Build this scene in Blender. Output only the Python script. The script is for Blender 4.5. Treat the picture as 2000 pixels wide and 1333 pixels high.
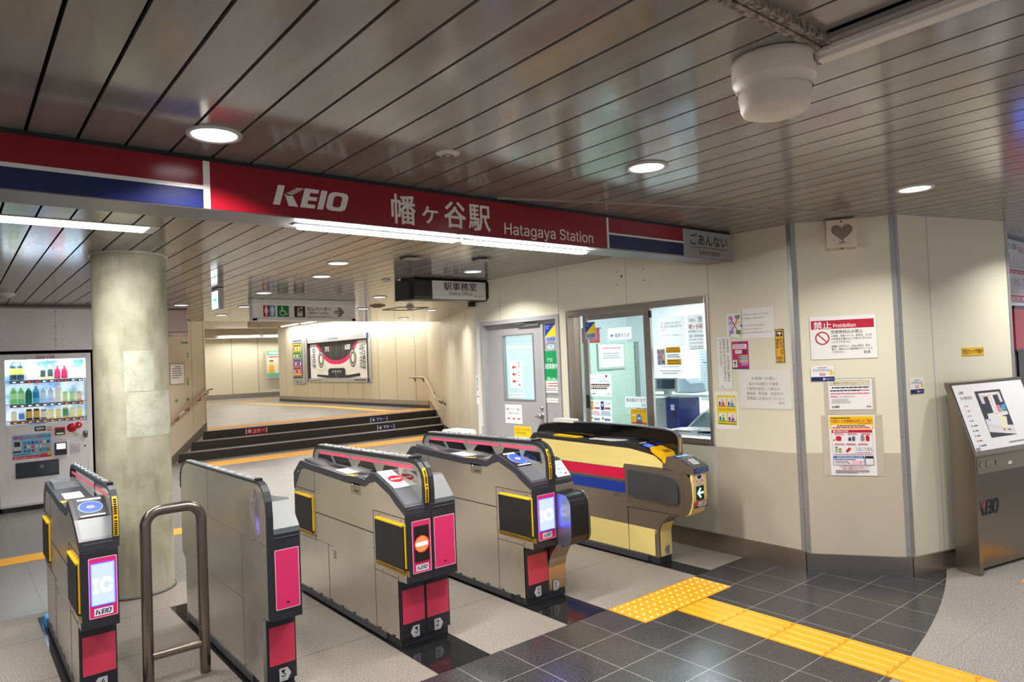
import bpy, bmesh, math, random
from mathutils import Vector, Matrix

for o in list(bpy.data.objects):
    bpy.data.objects.remove(o, do_unlink=True)
SC = bpy.context.scene
COL = SC.collection
random.seed(7)
PI = math.pi

# ------------------------------------------------------------------ camera
CAMZ = 1.57
yaw, pit, rol = map(math.radians, (39.31198, 1.36563, -2.35086))
f = Vector((math.sin(yaw), math.cos(yaw), 0)); r = Vector((math.cos(yaw), -math.sin(yaw), 0)); u = Vector((0, 0, 1))
f, u = f * math.cos(pit) + u * math.sin(pit), u * math.cos(pit) - f * math.sin(pit)
r, u = r * math.cos(rol) + u * math.sin(rol), u * math.cos(rol) - r * math.sin(rol)
cam = bpy.data.cameras.new('camera')
cam.sensor_width = 36.0
cam.lens = 36.0 * 1345.78 / 2000.0
cam.clip_start = 0.02
camo = bpy.data.objects.new('camera', cam)
COL.objects.link(camo)
camo.matrix_world = Matrix(((r.x, u.x, -f.x, 0), (r.y, u.y, -f.y, 0), (r.z, u.z, -f.z, CAMZ), (0, 0, 0, 1)))
SC.camera = camo

# ------------------------------------------------------------------ world, view
w = bpy.data.worlds.new('station_ambient'); SC.world = w; w.use_nodes = True
bg = w.node_tree.nodes['Background']
bg.inputs[0].default_value = (0.92, 0.95, 1.0, 1); bg.inputs[1].default_value = 0.62
vs = SC.view_settings
SC.display_settings.display_device = 'sRGB'
vs.view_transform = 'Standard'; vs.look = 'None'; vs.gamma = 1.0; vs.use_curve_mapping = False
vs.exposure = 0.27
SC.cycles.use_denoising = True
SC.cycles.max_bounces = 8
SC.cycles.transparent_max_bounces = 12
SC.cycles.sample_clamp_indirect = 6.0
SC.cycles.caustics_reflective = False
SC.cycles.caustics_refractive = False

E_DOWN = 13.5     # W per downlight
E_TUBE = 30.0
E_OFFICE = 75.0
E_HALL = 260.0

# ------------------------------------------------------------------ lamps
def area(name, loc, size, energy, col=(1, 0.97, 0.93), size_y=None, rot=(0, 0, 0), shape=None, spread=None, label=None, cat='lamp', grp=None):
    l = bpy.data.lights.new(name, 'AREA')
    l.energy = energy; l.color = col; l.size = size
    if size_y: l.shape = 'RECTANGLE'; l.size_y = size_y
    else: l.shape = shape or 'DISK'
    if spread: l.spread = spread
    o = bpy.data.objects.new(name, l); COL.objects.link(o)
    o.location = loc; o.rotation_euler = rot
    return o
H = 2.43

# ------------------------------------------------------------------ materials
def lin(h):
    h = h.lstrip('#'); c = [int(h[i:i + 2], 16) / 255 for i in (0, 2, 4)]
    return tuple((x / 12.92 if x <= 0.04045 else ((x + 0.055) / 1.055) ** 2.4) for x in c) + (1,)
MATS = {}
def P(hexc, rough=0.5, metal=0.0, var=0.05, scale=6.0, emit=0.0, spec=0.5, stretch=None, coat=0.0, bump=0.0, bscale=60.0, trans=0.0):
    key = (hexc, rough, metal, var, scale, emit, spec, stretch, coat, bump, bscale, trans)
    if key in MATS: return MATS[key]
    m = bpy.data.materials.new('paint_' + hexc.lstrip('#')); m.use_nodes = True
    nt = m.node_tree; b = nt.nodes['Principled BSDF']
    b.inputs['Roughness'].default_value = rough; b.inputs['Metallic'].default_value = metal
    b.inputs['Specular IOR Level'].default_value = spec
    b.inputs['Coat Weight'].default_value = coat; b.inputs['Coat Roughness'].default_value = 0.06
    c = lin(hexc); c0 = c
    if emit >= 0.5: c = tuple(x * 0.08 for x in c[:3]) + (1,)
    tc = nt.nodes.new('ShaderNodeTexCoord'); mp = nt.nodes.new('ShaderNodeMapping')
    nt.links.new(tc.outputs['Object'], mp.inputs[0])
    if stretch: mp.inputs['Scale'].default_value = stretch
    if var > 0:
        nz = nt.nodes.new('ShaderNodeTexNoise'); nz.inputs['Scale'].default_value = scale; nz.inputs['Detail'].default_value = 6
        nt.links.new(mp.outputs[0], nz.inputs['Vector'])
        mx = nt.nodes.new('ShaderNodeMix'); mx.data_type = 'RGBA'
        mx.inputs[6].default_value = tuple(x * (1 - var * 1.6) for x in c[:3]) + (1,)
        mx.inputs[7].default_value = tuple(min(1, x * (1 + var * 1.6)) for x in c[:3]) + (1,)
        nt.links.new(nz.outputs[0], mx.inputs[0]); nt.links.new(mx.outputs[2], b.inputs['Base Color'])
    else:
        b.inputs['Base Color'].default_value = c
    if bump > 0:
        n2 = nt.nodes.new('ShaderNodeTexNoise'); n2.inputs['Scale'].default_value = bscale
        nt.links.new(mp.outputs[0], n2.inputs['Vector'])
        bp = nt.nodes.new('ShaderNodeBump'); bp.inputs['Strength'].default_value = bump; bp.inputs['Distance'].default_value = 0.002
        nt.links.new(n2.outputs[0], bp.inputs['Height']); nt.links.new(bp.outputs[0], b.inputs['Normal'])
    if emit > 0:
        b.inputs['Emission Color'].default_value = c0; b.inputs['Emission Strength'].default_value = emit
    if trans > 0:
        b.inputs['Transmission Weight'].default_value = trans
    MATS[key] = m
    return m

def glass_mat(name, tint='#F8FCFC', gloss=0.10, wires=False):
    m = bpy.data.materials.new(name); m.use_nodes = True; nt = m.node_tree
    nt.nodes.remove(nt.nodes['Principled BSDF']); out = nt.nodes['Material Output']
    tr = nt.nodes.new('ShaderNodeBsdfTransparent'); tr.inputs[0].default_value = lin(tint)
    gl = nt.nodes.new('ShaderNodeBsdfGlossy'); gl.inputs['Roughness'].default_value = 0.02
    mx = nt.nodes.new('ShaderNodeMixShader'); mx.inputs[0].default_value = gloss
    lw = nt.nodes.new('ShaderNodeLayerWeight'); lw.inputs[0].default_value = 0.5
    pw = nt.nodes.new('ShaderNodeMath'); pw.operation = 'POWER'; pw.inputs[1].default_value = 4.0; nt.links.new(lw.outputs['Facing'], pw.inputs[0])
    ma = nt.nodes.new('ShaderNodeMath'); ma.operation = 'MULTIPLY_ADD'; ma.inputs[1].default_value = 0.6; ma.inputs[2].default_value = 0.04; nt.links.new(pw.outputs[0], ma.inputs[0])
    nt.links.new(ma.outputs[0], mx.inputs[0])
    nt.links.new(tr.outputs[0], mx.inputs[1]); nt.links.new(gl.outputs[0], mx.inputs[2])
    last = mx
    if wires:
        tc = nt.nodes.new('ShaderNodeTexCoord'); df = nt.nodes.new('ShaderNodeBsdfDiffuse'); df.inputs[0].default_value = lin('#8F9A98')
        sp = nt.nodes.new('ShaderNodeSeparateXYZ'); nt.links.new(tc.outputs['Object'], sp.inputs[0])
        outs = []
        for sg in (1, -1):
            a = nt.nodes.new('ShaderNodeMath'); a.operation = 'MULTIPLY'; a.inputs[1].default_value = sg * 1.25; nt.links.new(sp.outputs['Y'], a.inputs[0])
            b = nt.nodes.new('ShaderNodeMath'); b.operation = 'ADD'; nt.links.new(a.outputs[0], b.inputs[0]); nt.links.new(sp.outputs['Z'], b.inputs[1])
            c = nt.nodes.new('ShaderNodeMath'); c.operation = 'PINGPONG'; c.inputs[1].default_value = 0.0145; nt.links.new(b.outputs[0], c.inputs[0])
            d = nt.nodes.new('ShaderNodeMath'); d.operation = 'LESS_THAN'; d.inputs[1].default_value = 0.0006; nt.links.new(c.outputs[0], d.inputs[0])
            outs.append(d)
        o2 = nt.nodes.new('ShaderNodeMath'); o2.operation = 'MAXIMUM'; nt.links.new(outs[0].outputs[0], o2.inputs[0]); nt.links.new(outs[1].outputs[0], o2.inputs[1])
        m2 = nt.nodes.new('ShaderNodeMixShader'); nt.links.new(o2.outputs[0], m2.inputs[0]); nt.links.new(mx.outputs[0], m2.inputs[1]); nt.links.new(df.outputs[0], m2.inputs[2])
        last = m2
    nt.links.new(last.outputs[0], out.inputs[0])
    return m

def granite(name, base, dark, light, sx, sy, ox=0, oy=0, joint='#6E6A66', rough=0.45, jw=0.004, scale=260.0, amount=0.5, row_offset=False):
    m = bpy.data.materials.new(name); m.use_nodes = True; nt = m.node_tree; b = nt.nodes['Principled BSDF']
    tc = nt.nodes.new('ShaderNodeTexCoord')
    n1 = nt.nodes.new('ShaderNodeTexNoise'); n1.inputs['Scale'].default_value = scale; n1.inputs['Detail'].default_value = 3; n1.inputs['Roughness'].default_value = 0.7
    nt.links.new(tc.outputs['Object'], n1.inputs['Vector'])
    cr = nt.nodes.new('ShaderNodeValToRGB'); el = cr.color_ramp.elements
    el[0].position = 0.5 - 0.08 * amount - 0.05; el[0].color = lin(dark); el[1].position = 0.5 + 0.13; el[1].color = lin(light)
    e = cr.color_ramp.elements.new(0.5); e.color = lin(base)
    nt.links.new(n1.outputs[0], cr.inputs[0])
    n2 = nt.nodes.new('ShaderNodeTexNoise'); n2.inputs['Scale'].default_value = 1.7; n2.inputs['Detail'].default_value = 5
    nt.links.new(tc.outputs['Object'], n2.inputs['Vector'])
    mr = nt.nodes.new('ShaderNodeMapRange'); mr.inputs[3].default_value = 0.84; mr.inputs[4].default_value = 1.14; nt.links.new(n2.outputs[0], mr.inputs[0])
    mul = nt.nodes.new('ShaderNodeMix'); mul.data_type = 'RGBA'; mul.blend_type = 'MULTIPLY'; mul.inputs[0].default_value = 1
    nt.links.new(cr.outputs[0], mul.inputs[6]); nt.links.new(mr.outputs[0], mul.inputs[7])
    sp = nt.nodes.new('ShaderNodeSeparateXYZ'); nt.links.new(tc.outputs['Object'], sp.inputs[0])
    ds = []
    for ax, s, o in (('X', sx, ox), ('Y', sy, oy)):
        if not s: continue
        a = nt.nodes.new('ShaderNodeMath'); a.operation = 'SUBTRACT'; a.inputs[1].default_value = o; nt.links.new(sp.outputs[ax], a.inputs[0])
        c = nt.nodes.new('ShaderNodeMath'); c.operation = 'PINGPONG'; c.inputs[1].default_value = s / 2; nt.links.new(a.outputs[0], c.inputs[0])
        d = nt.nodes.new('ShaderNodeMath'); d.operation = 'LESS_THAN'; d.inputs[1].default_value = jw / 2; nt.links.new(c.outputs[0], d.inputs[0])
        ds.append(d)
    fac = ds[0] if ds else None
    if len(ds) == 2:
        fac = nt.nodes.new('ShaderNodeMath'); fac.operation = 'MAXIMUM'; nt.links.new(ds[0].outputs[0], fac.inputs[0]); nt.links.new(ds[1].outputs[0], fac.inputs[1])
    if fac:
        jm = nt.nodes.new('ShaderNodeMix'); jm.data_type = 'RGBA'; jm.inputs[7].default_value = lin(joint)
        nt.links.new(fac.outputs[0], jm.inputs[0]); nt.links.new(mul.outputs[2], jm.inputs[6]); nt.links.new(jm.outputs[2], b.inputs['Base Color'])
    else:
        nt.links.new(mul.outputs[2], b.inputs['Base Color'])
    r2 = nt.nodes.new('ShaderNodeMapRange'); r2.inputs[3].default_value = rough * 0.75; r2.inputs[4].default_value = min(1, rough * 1.35); nt.links.new(n2.outputs[0], r2.inputs[0])
    nt.links.new(r2.outputs[0], b.inputs['Roughness'])
    return m

def steel_mat(name, col='#B9B1A6', rough=0.3, stretch=(1.2, 1.2, 14), streak=0.05):
    m = bpy.data.materials.new(name); m.use_nodes = True; nt = m.node_tree; b = nt.nodes['Principled BSDF']
    b.inputs['Metallic'].default_value = 0.96
    tc = nt.nodes.new('ShaderNodeTexCoord'); mp = nt.nodes.new('ShaderNodeMapping'); mp.inputs['Scale'].default_value = stretch
    nt.links.new(tc.outputs['Object'], mp.inputs[0])
    n = nt.nodes.new('ShaderNodeTexNoise'); n.inputs['Scale'].default_value = 1.0; n.inputs['Detail'].default_value = 1.5; nt.links.new(mp.outputs[0], n.inputs['Vector'])
    n2 = nt.nodes.new('ShaderNodeTexNoise'); n2.inputs['Scale'].default_value = 1.6; n2.inputs['Detail'].default_value = 1; nt.links.new(tc.outputs['Object'], n2.inputs['Vector'])
    c = lin(col)
    mx = nt.nodes.new('ShaderNodeMix'); mx.data_type = 'RGBA'
    mx.inputs[6].default_value = tuple(x * (1 - streak) for x in c[:3]) + (1,); mx.inputs[7].default_value = tuple(min(1, x * (1 + streak)) for x in c[:3]) + (1,)
    ad = nt.nodes.new('ShaderNodeMath'); ad.operation = 'ADD'; nt.links.new(n.outputs[0], ad.inputs[0]); nt.links.new(n2.outputs[0], ad.inputs[1])
    hf = nt.nodes.new('ShaderNodeMath'); hf.operation = 'MULTIPLY'; hf.inputs[1].default_value = 0.5; nt.links.new(ad.outputs[0], hf.inputs[0])
    nt.links.new(hf.outputs[0], mx.inputs[0]); nt.links.new(mx.outputs[2], b.inputs['Base Color'])
    mr = nt.nodes.new('ShaderNodeMapRange'); mr.inputs[3].default_value = rough * 0.93; mr.inputs[4].default_value = rough * 1.1; nt.links.new(n2.outputs[0], mr.inputs[0])
    nt.links.new(mr.outputs[0], b.inputs['Roughness'])
    return m

STEEL = steel_mat('brushed_steel', '#EAE4DA', 0.27)
STEELD = steel_mat('worn_steel', '#B0A598', 0.36)
STEELG = steel_mat('grey_steel', '#DCD9D4', 0.27)
ALU = P('#B9BBBD', 0.35, 0.9, 0.03)
ALUW = P('#C9CBCC', 0.4, 0.3, 0.03)
FRAME = steel_mat('window_frame_steel', '#CDC6BC', 0.3, (3, 12, 3), 0.05)
BLACK = P('#17171B', 0.35, 0, 0.03)
DARK = P('#26272D', 0.42, 0, 0.04)
CHAR = P('#34353C', 0.4, 0, 0.04)
COVERG = P('#595C60', 0.4, 0.1, 0.03)
GLOSSB = P('#0B0B0E', 0.08, 0, 0.0, coat=0.5)
PINK = P('#E2306F', 0.35, 0, 0.03)
PINKR = P('#E0405F', 0.3, 0, 0.03)
PINKB = P('#F5B3CB', 0.4, 0, 0.0)
YEL = P('#F2C400', 0.4, 0, 0.03)
WHITE = P('#F2F2F0', 0.45, 0, 0.02)
PAPER = P('#F4F3F1', 0.6, 0, 0.02)
RUBBER = P('#1B1B1D', 0.6, 0, 0.1, 30)
LEDT = P('#FFFAF2', 0.5, 0, 0, emit=215.0)
LED = P('#FFFFFF', 0.5, 0, 0, emit=9.0)
PTH = bpy.data.materials.new('thin_paper'); PTH.use_nodes = True
_n = PTH.node_tree; _t = _n.nodes.new('ShaderNodeBsdfTranslucent'); _t.inputs[0].default_value = lin('#F4F4F2'); _m = _n.nodes.new('ShaderNodeMixShader'); _m.inputs[0].default_value = 0.45
_k = _n.nodes.new('ShaderNodeTexNoise'); _k.inputs['Scale'].default_value = 40; _q = _n.nodes.new('ShaderNodeValToRGB'); _q.color_ramp.elements[0].color = lin('#ECECEA'); _q.color_ramp.elements[1].color = lin('#F6F6F4'); _n.links.new(_k.outputs[0], _q.inputs[0]); _n.links.new(_q.outputs[0], _n.nodes['Principled BSDF'].inputs['Base Color'])
_n.links.new(_n.nodes['Principled BSDF'].outputs[0], _m.inputs[1]); _n.links.new(_t.outputs[0], _m.inputs[2]); _n.links.new(_m.outputs[0], _n.nodes['Material Output'].inputs[0])
GLASS = glass_mat('clear_glass')
GLASSW = glass_mat('wired_glass', '#EEF7F5', wires=True)

# ------------------------------------------------------------------ mesh builder
class MB:
    def __init__(s): s.v = []; s.f = []; s.m = []; s.sm = []; s.mats = []
    def mi(s, m):
        if m not in s.mats: s.mats.append(m)
        return s.mats.index(m)
    def face(s, pts, m, smooth=False):
        i = len(s.v); s.v += [tuple(p) for p in pts]; s.f.append(tuple(range(i, i + len(pts)))); s.m.append(s.mi(m)); s.sm.append(smooth)
    def box(s, x0, x1, y0, y1, z0, z1, m, T=None):
        if x0 > x1: x0, x1 = x1, x0
        if y0 > y1: y0, y1 = y1, y0
        if z0 > z1: z0, z1 = z1, z0
        i = len(s.v)
        ps = [Vector((x, y, z)) for z in (z0, z1) for y in (y0, y1) for x in (x0, x1)]
        if T: ps = [T @ p for p in ps]
        s.v += [tuple(p) for p in ps]
        for q in ((0, 2, 3, 1), (4, 5, 7, 6), (0, 1, 5, 4), (2, 6, 7, 3), (0, 4, 6, 2), (1, 3, 7, 5)):
            s.f.append(tuple(i + k for k in q)); s.m.append(s.mi(m)); s.sm.append(False)
        return s
    def prism(s, prof, a0, a1, m, axis='x', capm=None, smooth=False):
        # prof: list of 2-D points; axis x -> (y,z), y -> (x,z), z -> (x,y)
        def pt(p, a):
            return (a, p[0], p[1]) if axis == 'x' else ((p[0], a, p[1]) if axis == 'y' else (p[0], p[1], a))
        n = len(prof)
        s.face([pt(p, a0) for p in prof][::-1], capm or m); s.face([pt(p, a1) for p in prof], capm or m)
        i = len(s.v)
        s.v += [pt(p, a0) for p in prof] + [pt(p, a1) for p in prof]
        for k in range(n):
            k2 = (k + 1) % n
            s.f.append((i + k, i + k2, i + n + k2, i + n + k)); s.m.append(s.mi(m)); s.sm.append(smooth)
        return s
    def lathe(s, prof, m, seg=32, c=(0, 0, 0), mats=None, axis='z'):
        i = len(s.v); n = len(prof)
        for k in range(seg):
            a = 2 * PI * k / seg
            for (r_, z_) in prof:
                p = (r_ * math.cos(a), r_ * math.sin(a), z_)
                if axis == 'y': p = (p[0], p[2], p[1])
                if axis == 'x': p = (p[2], p[0], p[1])
                s.v.append((c[0] + p[0], c[1] + p[1], c[2] + p[2]))
        for k in range(seg):
            k2 = (k + 1) % seg
            for j in range(n - 1):
                if prof[j][0] < 1e-7 and prof[j + 1][0] < 1e-7: continue
                s.f.append((i + k * n + j, i + k2 * n + j, i + k2 * n + j + 1, i + k * n + j + 1))
                s.m.append(s.mi(mats[j] if mats else m)); s.sm.append(True)
        return s
    def tube(s, path, r_, m, seg=14, caps=True):
        path = [Vector(p) for p in path]; n = len(path); i = len(s.v)
        t0 = (path[1] - path[0]).normalized(); up = Vector((0, 0, 1)) if abs(t0.z) < 0.9 else Vector((1, 0, 0))
        a = t0.cross(up).normalized(); rings = []
        for k in range(n):
            t = (path[min(k + 1, n - 1)] - path[max(k - 1, 0)]).normalized()
            a = (a - t * a.dot(t)).normalized(); b = t.cross(a)
            ring = []
            for q in range(seg):
                an = 2 * PI * q / seg
                p = path[k] + (a * math.cos(an) + b * math.sin(an)) * r_
                ring.append(tuple(p)); s.v.append(tuple(p))
            rings.append(ring)
        for k in range(n - 1):
            for q in range(seg):
                q2 = (q + 1) % seg
                s.f.append((i + k * seg + q, i + k * seg + q2, i + (k + 1) * seg + q2, i + (k + 1) * seg + q)); s.m.append(s.mi(m)); s.sm.append(True)
        if caps:
            s.face(rings[0], m); s.face(rings[-1][::-1], m)
        return s
    def build(s, name, parent=None, bevel=0, mw=None, loc=None):
        me = bpy.data.meshes.new(name)
        me.from_pydata(s.v, [], s.f)
        for m in s.mats: me.materials.append(m)
        me.polygons.foreach_set('material_index', s.m); me.polygons.foreach_set('use_smooth', s.sm)
        bm = bmesh.new(); bm.from_mesh(me); bmesh.ops.recalc_face_normals(bm, faces=bm.faces); bm.to_mesh(me); bm.free()
        me.update()
        o = bpy.data.objects.new(name, me); COL.objects.link(o)
        if parent: o.parent = parent
        if mw: o.matrix_world = mw
        if loc: o.location = loc
        if bevel:
            bv = o.modifiers.new('bevel', 'BEVEL'); bv.width = bevel; bv.segments = 2; bv.limit_method = 'ANGLE'; bv.angle_limit = 0.6
        return o

def tag(o, label, cat, group=None):
    o['label'] = label; o['category'] = cat
    if group: o['group'] = group
    return o
def struct(o): o['kind'] = 'structure'; return o
def empty(name, label, cat, loc=(0, 0, 0), group=None, rotz=0):
    o = bpy.data.objects.new(name, None); COL.objects.link(o); o.location = loc; o.rotation_euler = (0, 0, rotz); o.empty_display_size = 0.1
    return tag(o, label, cat, group)
def box(name, x0, x1, y0, y1, z0, z1, m, parent=None, bevel=0):
    return MB().box(x0, x1, y0, y1, z0, z1, m).build(name, parent, bevel)
def rrect(x0, y0, x1, y1, r_, n=5):
    out = []
    for cx, cy, a0 in ((x1 - r_, y1 - r_, 0), (x0 + r_, y1 - r_, 90), (x0 + r_, y0 + r_, 180), (x1 - r_, y0 + r_, 270)):
        for k in range(n + 1):
            a = math.radians(a0 + 90 * k / n); out.append((cx + r_ * math.cos(a), cy + r_ * math.sin(a)))
    return out

# ------------------------------------------------------------------ text to mesh
TXT = {}
try:
    LATIN = bpy.data.fonts.load(bpy.utils.system_resource('DATAFILES') + '/fonts/Inter.woff2')
except Exception:
    LATIN = None
def text_geo(s, bold=0.0, shear=0.0, space=1.0):
    key = (s, bold, shear, space)
    if key in TXT: return TXT[key]
    c = bpy.data.curves.new('lettering', 'FONT'); c.body = s; c.size = 1
    if LATIN and s.isascii(): c.font = LATIN
    c.align_x = 'LEFT'; c.offset = bold; c.shear = shear; c.resolution_u = 3; c.space_character = space
    o = bpy.data.objects.new('lettering', c)
    me = o.to_mesh()
    vs_ = [(v.co.x, v.co.y) for v in me.vertices]; fs = [tuple(p.vertices) for p in me.polygons]
    o.to_mesh_clear(); bpy.data.objects.remove(o); bpy.data.curves.remove(c)
    if vs_:
        x0 = min(v[0] for v in vs_); x1 = max(v[0] for v in vs_); y0 = min(v[1] for v in vs_); y1 = max(v[1] for v in vs_)
        vs_ = [((v[0] - x0) / max(1e-6, x1 - x0), (v[1] - y0) / max(1e-6, y1 - y0)) for v in vs_]
    TXT[key] = (vs_, fs)
    return TXT[key]

def ink(c):
    return P(c, 0.5, 0, 0.0) if isinstance(c, str) else c

class Board:
    """flat artwork in local x (right), y (up); z is the face normal"""
    def __init__(s, step=0.0004): s.mb = MB(); s.z = 0.0; s.step = step * 0.13
    def up(s): s.z += s.step; return s
    def slab(s, x0, y0, x1, y1, th, col, edge=None):
        m = ink(col); s.mb.box(x0, x1, y0, y1, 0, th, ink(edge) if edge else m); s.z = th
        if edge: s.rect(x0, y0, x1, y1, col)
        return s
    def poly(s, pts, col, lift=True):
        if lift: s.up()
        s.mb.face([(p[0], p[1], s.z) for p in pts], ink(col)); return s
    def rect(s, x0, y0, x1, y1, col): return s.poly([(x0, y0), (x1, y0), (x1, y1), (x0, y1)], col)
    def rr(s, x0, y0, x1, y1, r_, col): return s.poly(rrect(x0, y0, x1, y1, r_), col)
    def disc(s, cx, cy, rx, col, ry=None, n=24):
        ry = ry or rx
        return s.poly([(cx + rx * math.cos(2 * PI * k / n), cy + ry * math.sin(2 * PI * k / n)) for k in range(n)], col)
    def ring(s, cx, cy, r0, r1, col, a0=0, a1=360, n=28, k=1.0):
        s.up(); m = ink(col)
        for q in range(n):
            a, b = math.radians(a0 + (a1 - a0) * q / n), math.radians(a0 + (a1 - a0) * (q + 1) / n)
            s.mb.face([(cx + r_ * math.cos(t), cy + r_ * k * math.sin(t), s.z) for r_, t in ((r0, a), (r1, a), (r1, b), (r0, b))], m)
        return s
    def line(s, x0, y0, x1, y1, w_, col, lift=True):
        d = Vector((x1 - x0, y1 - y0)).normalized() * (w_ / 2); n = Vector((-d.y, d.x))
        return s.poly([(x0 + n.x, y0 + n.y), (x0 - n.x, y0 - n.y), (x1 - n.x, y1 - n.y), (x1 + n.x, y1 + n.y)], col, lift)
    def text(s, t, x0, y0, x1, y1, col, bold=0.0, shear=0.0):
        cjk = not t.isascii()
        vs_, fs = text_geo(t, 0 if cjk else bold, shear); s.up(); m = s.mb.mi(ink(col))
        e = bold * (y1 - y0) * 1.1 if cjk else 0
        for dx, dy in (((-e, -e), (e, e), (-e, e), (e, -e)) if e else ((0, 0),)):
            i = len(s.mb.v); s.z += s.step * (.25 if e else 0)
            s.mb.v += [(x0 + dx + v[0] * (x1 - x0), y0 + dy + v[1] * (y1 - y0), s.z) for v in vs_]
            for q in fs: s.mb.f.append(tuple(i + k for k in q)); s.mb.m.append(m); s.mb.sm.append(False)
        return s
    def vtext(s, t, x, y1, sz, col, pitch=None, bold=0.0, y0=None):
        n = len(t)
        pitch = pitch or (((y1 - y0) / n) if y0 is not None else sz * 1.08)
        for k, ch in enumerate(t):
            yy = y1 - k * pitch
            if ch in ' 　': continue
            hx, hy = (0.5, 0.94)
            if ch in 'ー・。、': 
                if ch == 'ー': s.rect(x - sz * 0.06, yy - pitch * 0.9, x + sz * 0.06, yy - pitch * 0.1, col)
                else: s.disc(x + sz * (0.0 if ch == '・' else 0.25), yy - pitch * (0.5 if ch == '・' else 0.25), sz * 0.08, col, n=8)
                continue
            s.text(ch, x - sz * hx, yy - pitch * hy, x + sz * hx, yy - pitch * 0.04, col, bold)
        return s
    def lines(s, x0, y0, x1, y1, n, col, fill=0.5, seed=1, last=1.0):
        """unreadably small print: broken rules"""
        rn = random.Random(seed); p = (y1 - y0) / n
        for k in range(n):
            yb = y1 - (k + 1) * p + p * (1 - fill) / 2; x = x0; xe = x0 + (x1 - x0) * (last if k == n - 1 else rn.uniform(0.88, 1))
            s.up(); first = True
            while x < xe:
                wd = (x1 - x0) * rn.uniform(0.05, 0.16)
                s.poly([(x, yb), (min(xe, x + wd), yb), (min(xe, x + wd), yb + p * fill), (x, yb + p * fill)], col, False)
                x += wd + (x1 - x0) * 0.012
        return s
    def keio(s, x0, y0, x1, y1, col, col2=None, sl=0.22):
        col2 = col2 or col; W_, H_ = x1 - x0, y1 - y0; tot = 3.0
        def q(pts, c, first=False):
            s.poly([(x0 + (px + sl * py) / (tot + sl) * W_, y0 + py * H_) for px, py in pts], c, first)
        q([(0, 0), (0.27, 0), (0.27, 1), (0, 1)], col, True)
        q([(0.36, 0.55), (0.62, 0.62), (1.0, 0), (0.62, 0)], col)
        for k in range(5):
            a = 0.52 + 0.096 * k
            q([(0.31 + 0.10 * k, a), (0.62 + 0.10 * k, a), (0.66 + 0.10 * k, a + 0.06), (0.34 + 0.10 * k, a + 0.06)], col2)
        for a, b in ((0, 0.2), (0.4, 0.6), (0.8, 1.0)): q([(1.34, a), (1.68, a), (1.68, b), (1.34, b)], col)
        q([(1.08, 0), (1.34, 0), (1.34, 1), (1.08, 1)], col)
        q([(1.78, 0), (2.04, 0), (2.04, 1), (1.78, 1)], col)
        ou = rrect(2.12, 0, 3.0, 1, 0.26, 4); inn = rrect(2.38, 0.2, 2.74, 0.8, 0.12, 4); n = len(ou)
        for k in range(n): q([ou[k], ou[(k + 1) % n], inn[(k + 1) % n], inn[k]], col)
        return s
    def arrow(s, cx, cy, L, w_, ang, col, head=0.5):
        c, sn = math.cos(math.radians(ang)), math.sin(math.radians(ang))
        def T(x, y): return (cx + x * c - y * sn, cy + x * sn + y * c)
        s.up()
        s.poly([T(-L / 2, -w_ / 2), T(L * 0.1, -w_ / 2), T(L * 0.1, w_ / 2), T(-L / 2, w_ / 2)], col, False)
        s.poly([T(0, -L * head / 1.4), T(L / 2, 0), T(0, L * head / 1.4)], col, False)
        return s
    def finish(s, name, o, u_, n_=None, parent=None, v_=None):
        u_ = Vector(u_).to_3d().normalized(); v_ = Vector(v_ or (0, 0, 1)).normalized(); n_ = u_.cross(v_).normalized()
        mw = Matrix(((u_.x, v_.x, n_.x, o[0]), (u_.y, v_.y, n_.y, o[1]), (u_.z, v_.z, n_.z, o[2]), (0, 0, 0, 1)))
        me_o = s.mb.build(name, None)
        if parent:
            me_o.parent = parent; me_o.matrix_local = mw
        else: me_o.matrix_world = mw
        return me_o

# ================================================================== SETTING
# ---- floor
G_LANE = granite('granite_lane', '#877E76', '#463F39', '#B3ABA1', 0, 0.70, 0, 3.67, '#544C45', 0.5, 0.007, 190)
G_HALL = granite('granite_hall', '#827F7C', '#5C5854', '#9D9A97', 0.302, 0.60, 0.475, 5.61, '#67635F', 0.30, 0.007, 160)
G_BLACK = granite('granite_black', '#333336', '#1D1D20', '#525256', 0.294, 0.305, 2.275, 2.685, '#7C7A78', 0.22, 0.005, 150, 0.6)
G_GREY = granite('granite_grey', '#8A8580', '#5C5753', '#ABA6A1', 0.60, 0.40, 4.3, 1.35, '#77726E', 0.42, 0.004, 140, 0.8)
G_LAND = granite('granite_landing', '#817D77', '#706C66', '#918C86', 0.4, 0.4, 0, 0, '#958F89', 0.32, 0.004, 120)
G_RISER = granite('granite_riser', '#242321', '#141413', '#3A3835', 0, 0, rough=0.5, scale=120, amount=0.8)
G_TREAD = granite('granite_tread', '#8F8580', '#6E6560', '#A69C96', 0, 0, rough=0.55, scale=160)
PADM = granite('granite_polished', '#1D1D1F', '#141415', '#2A2A2C', 0, 0, rough=0.07, scale=100)

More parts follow.
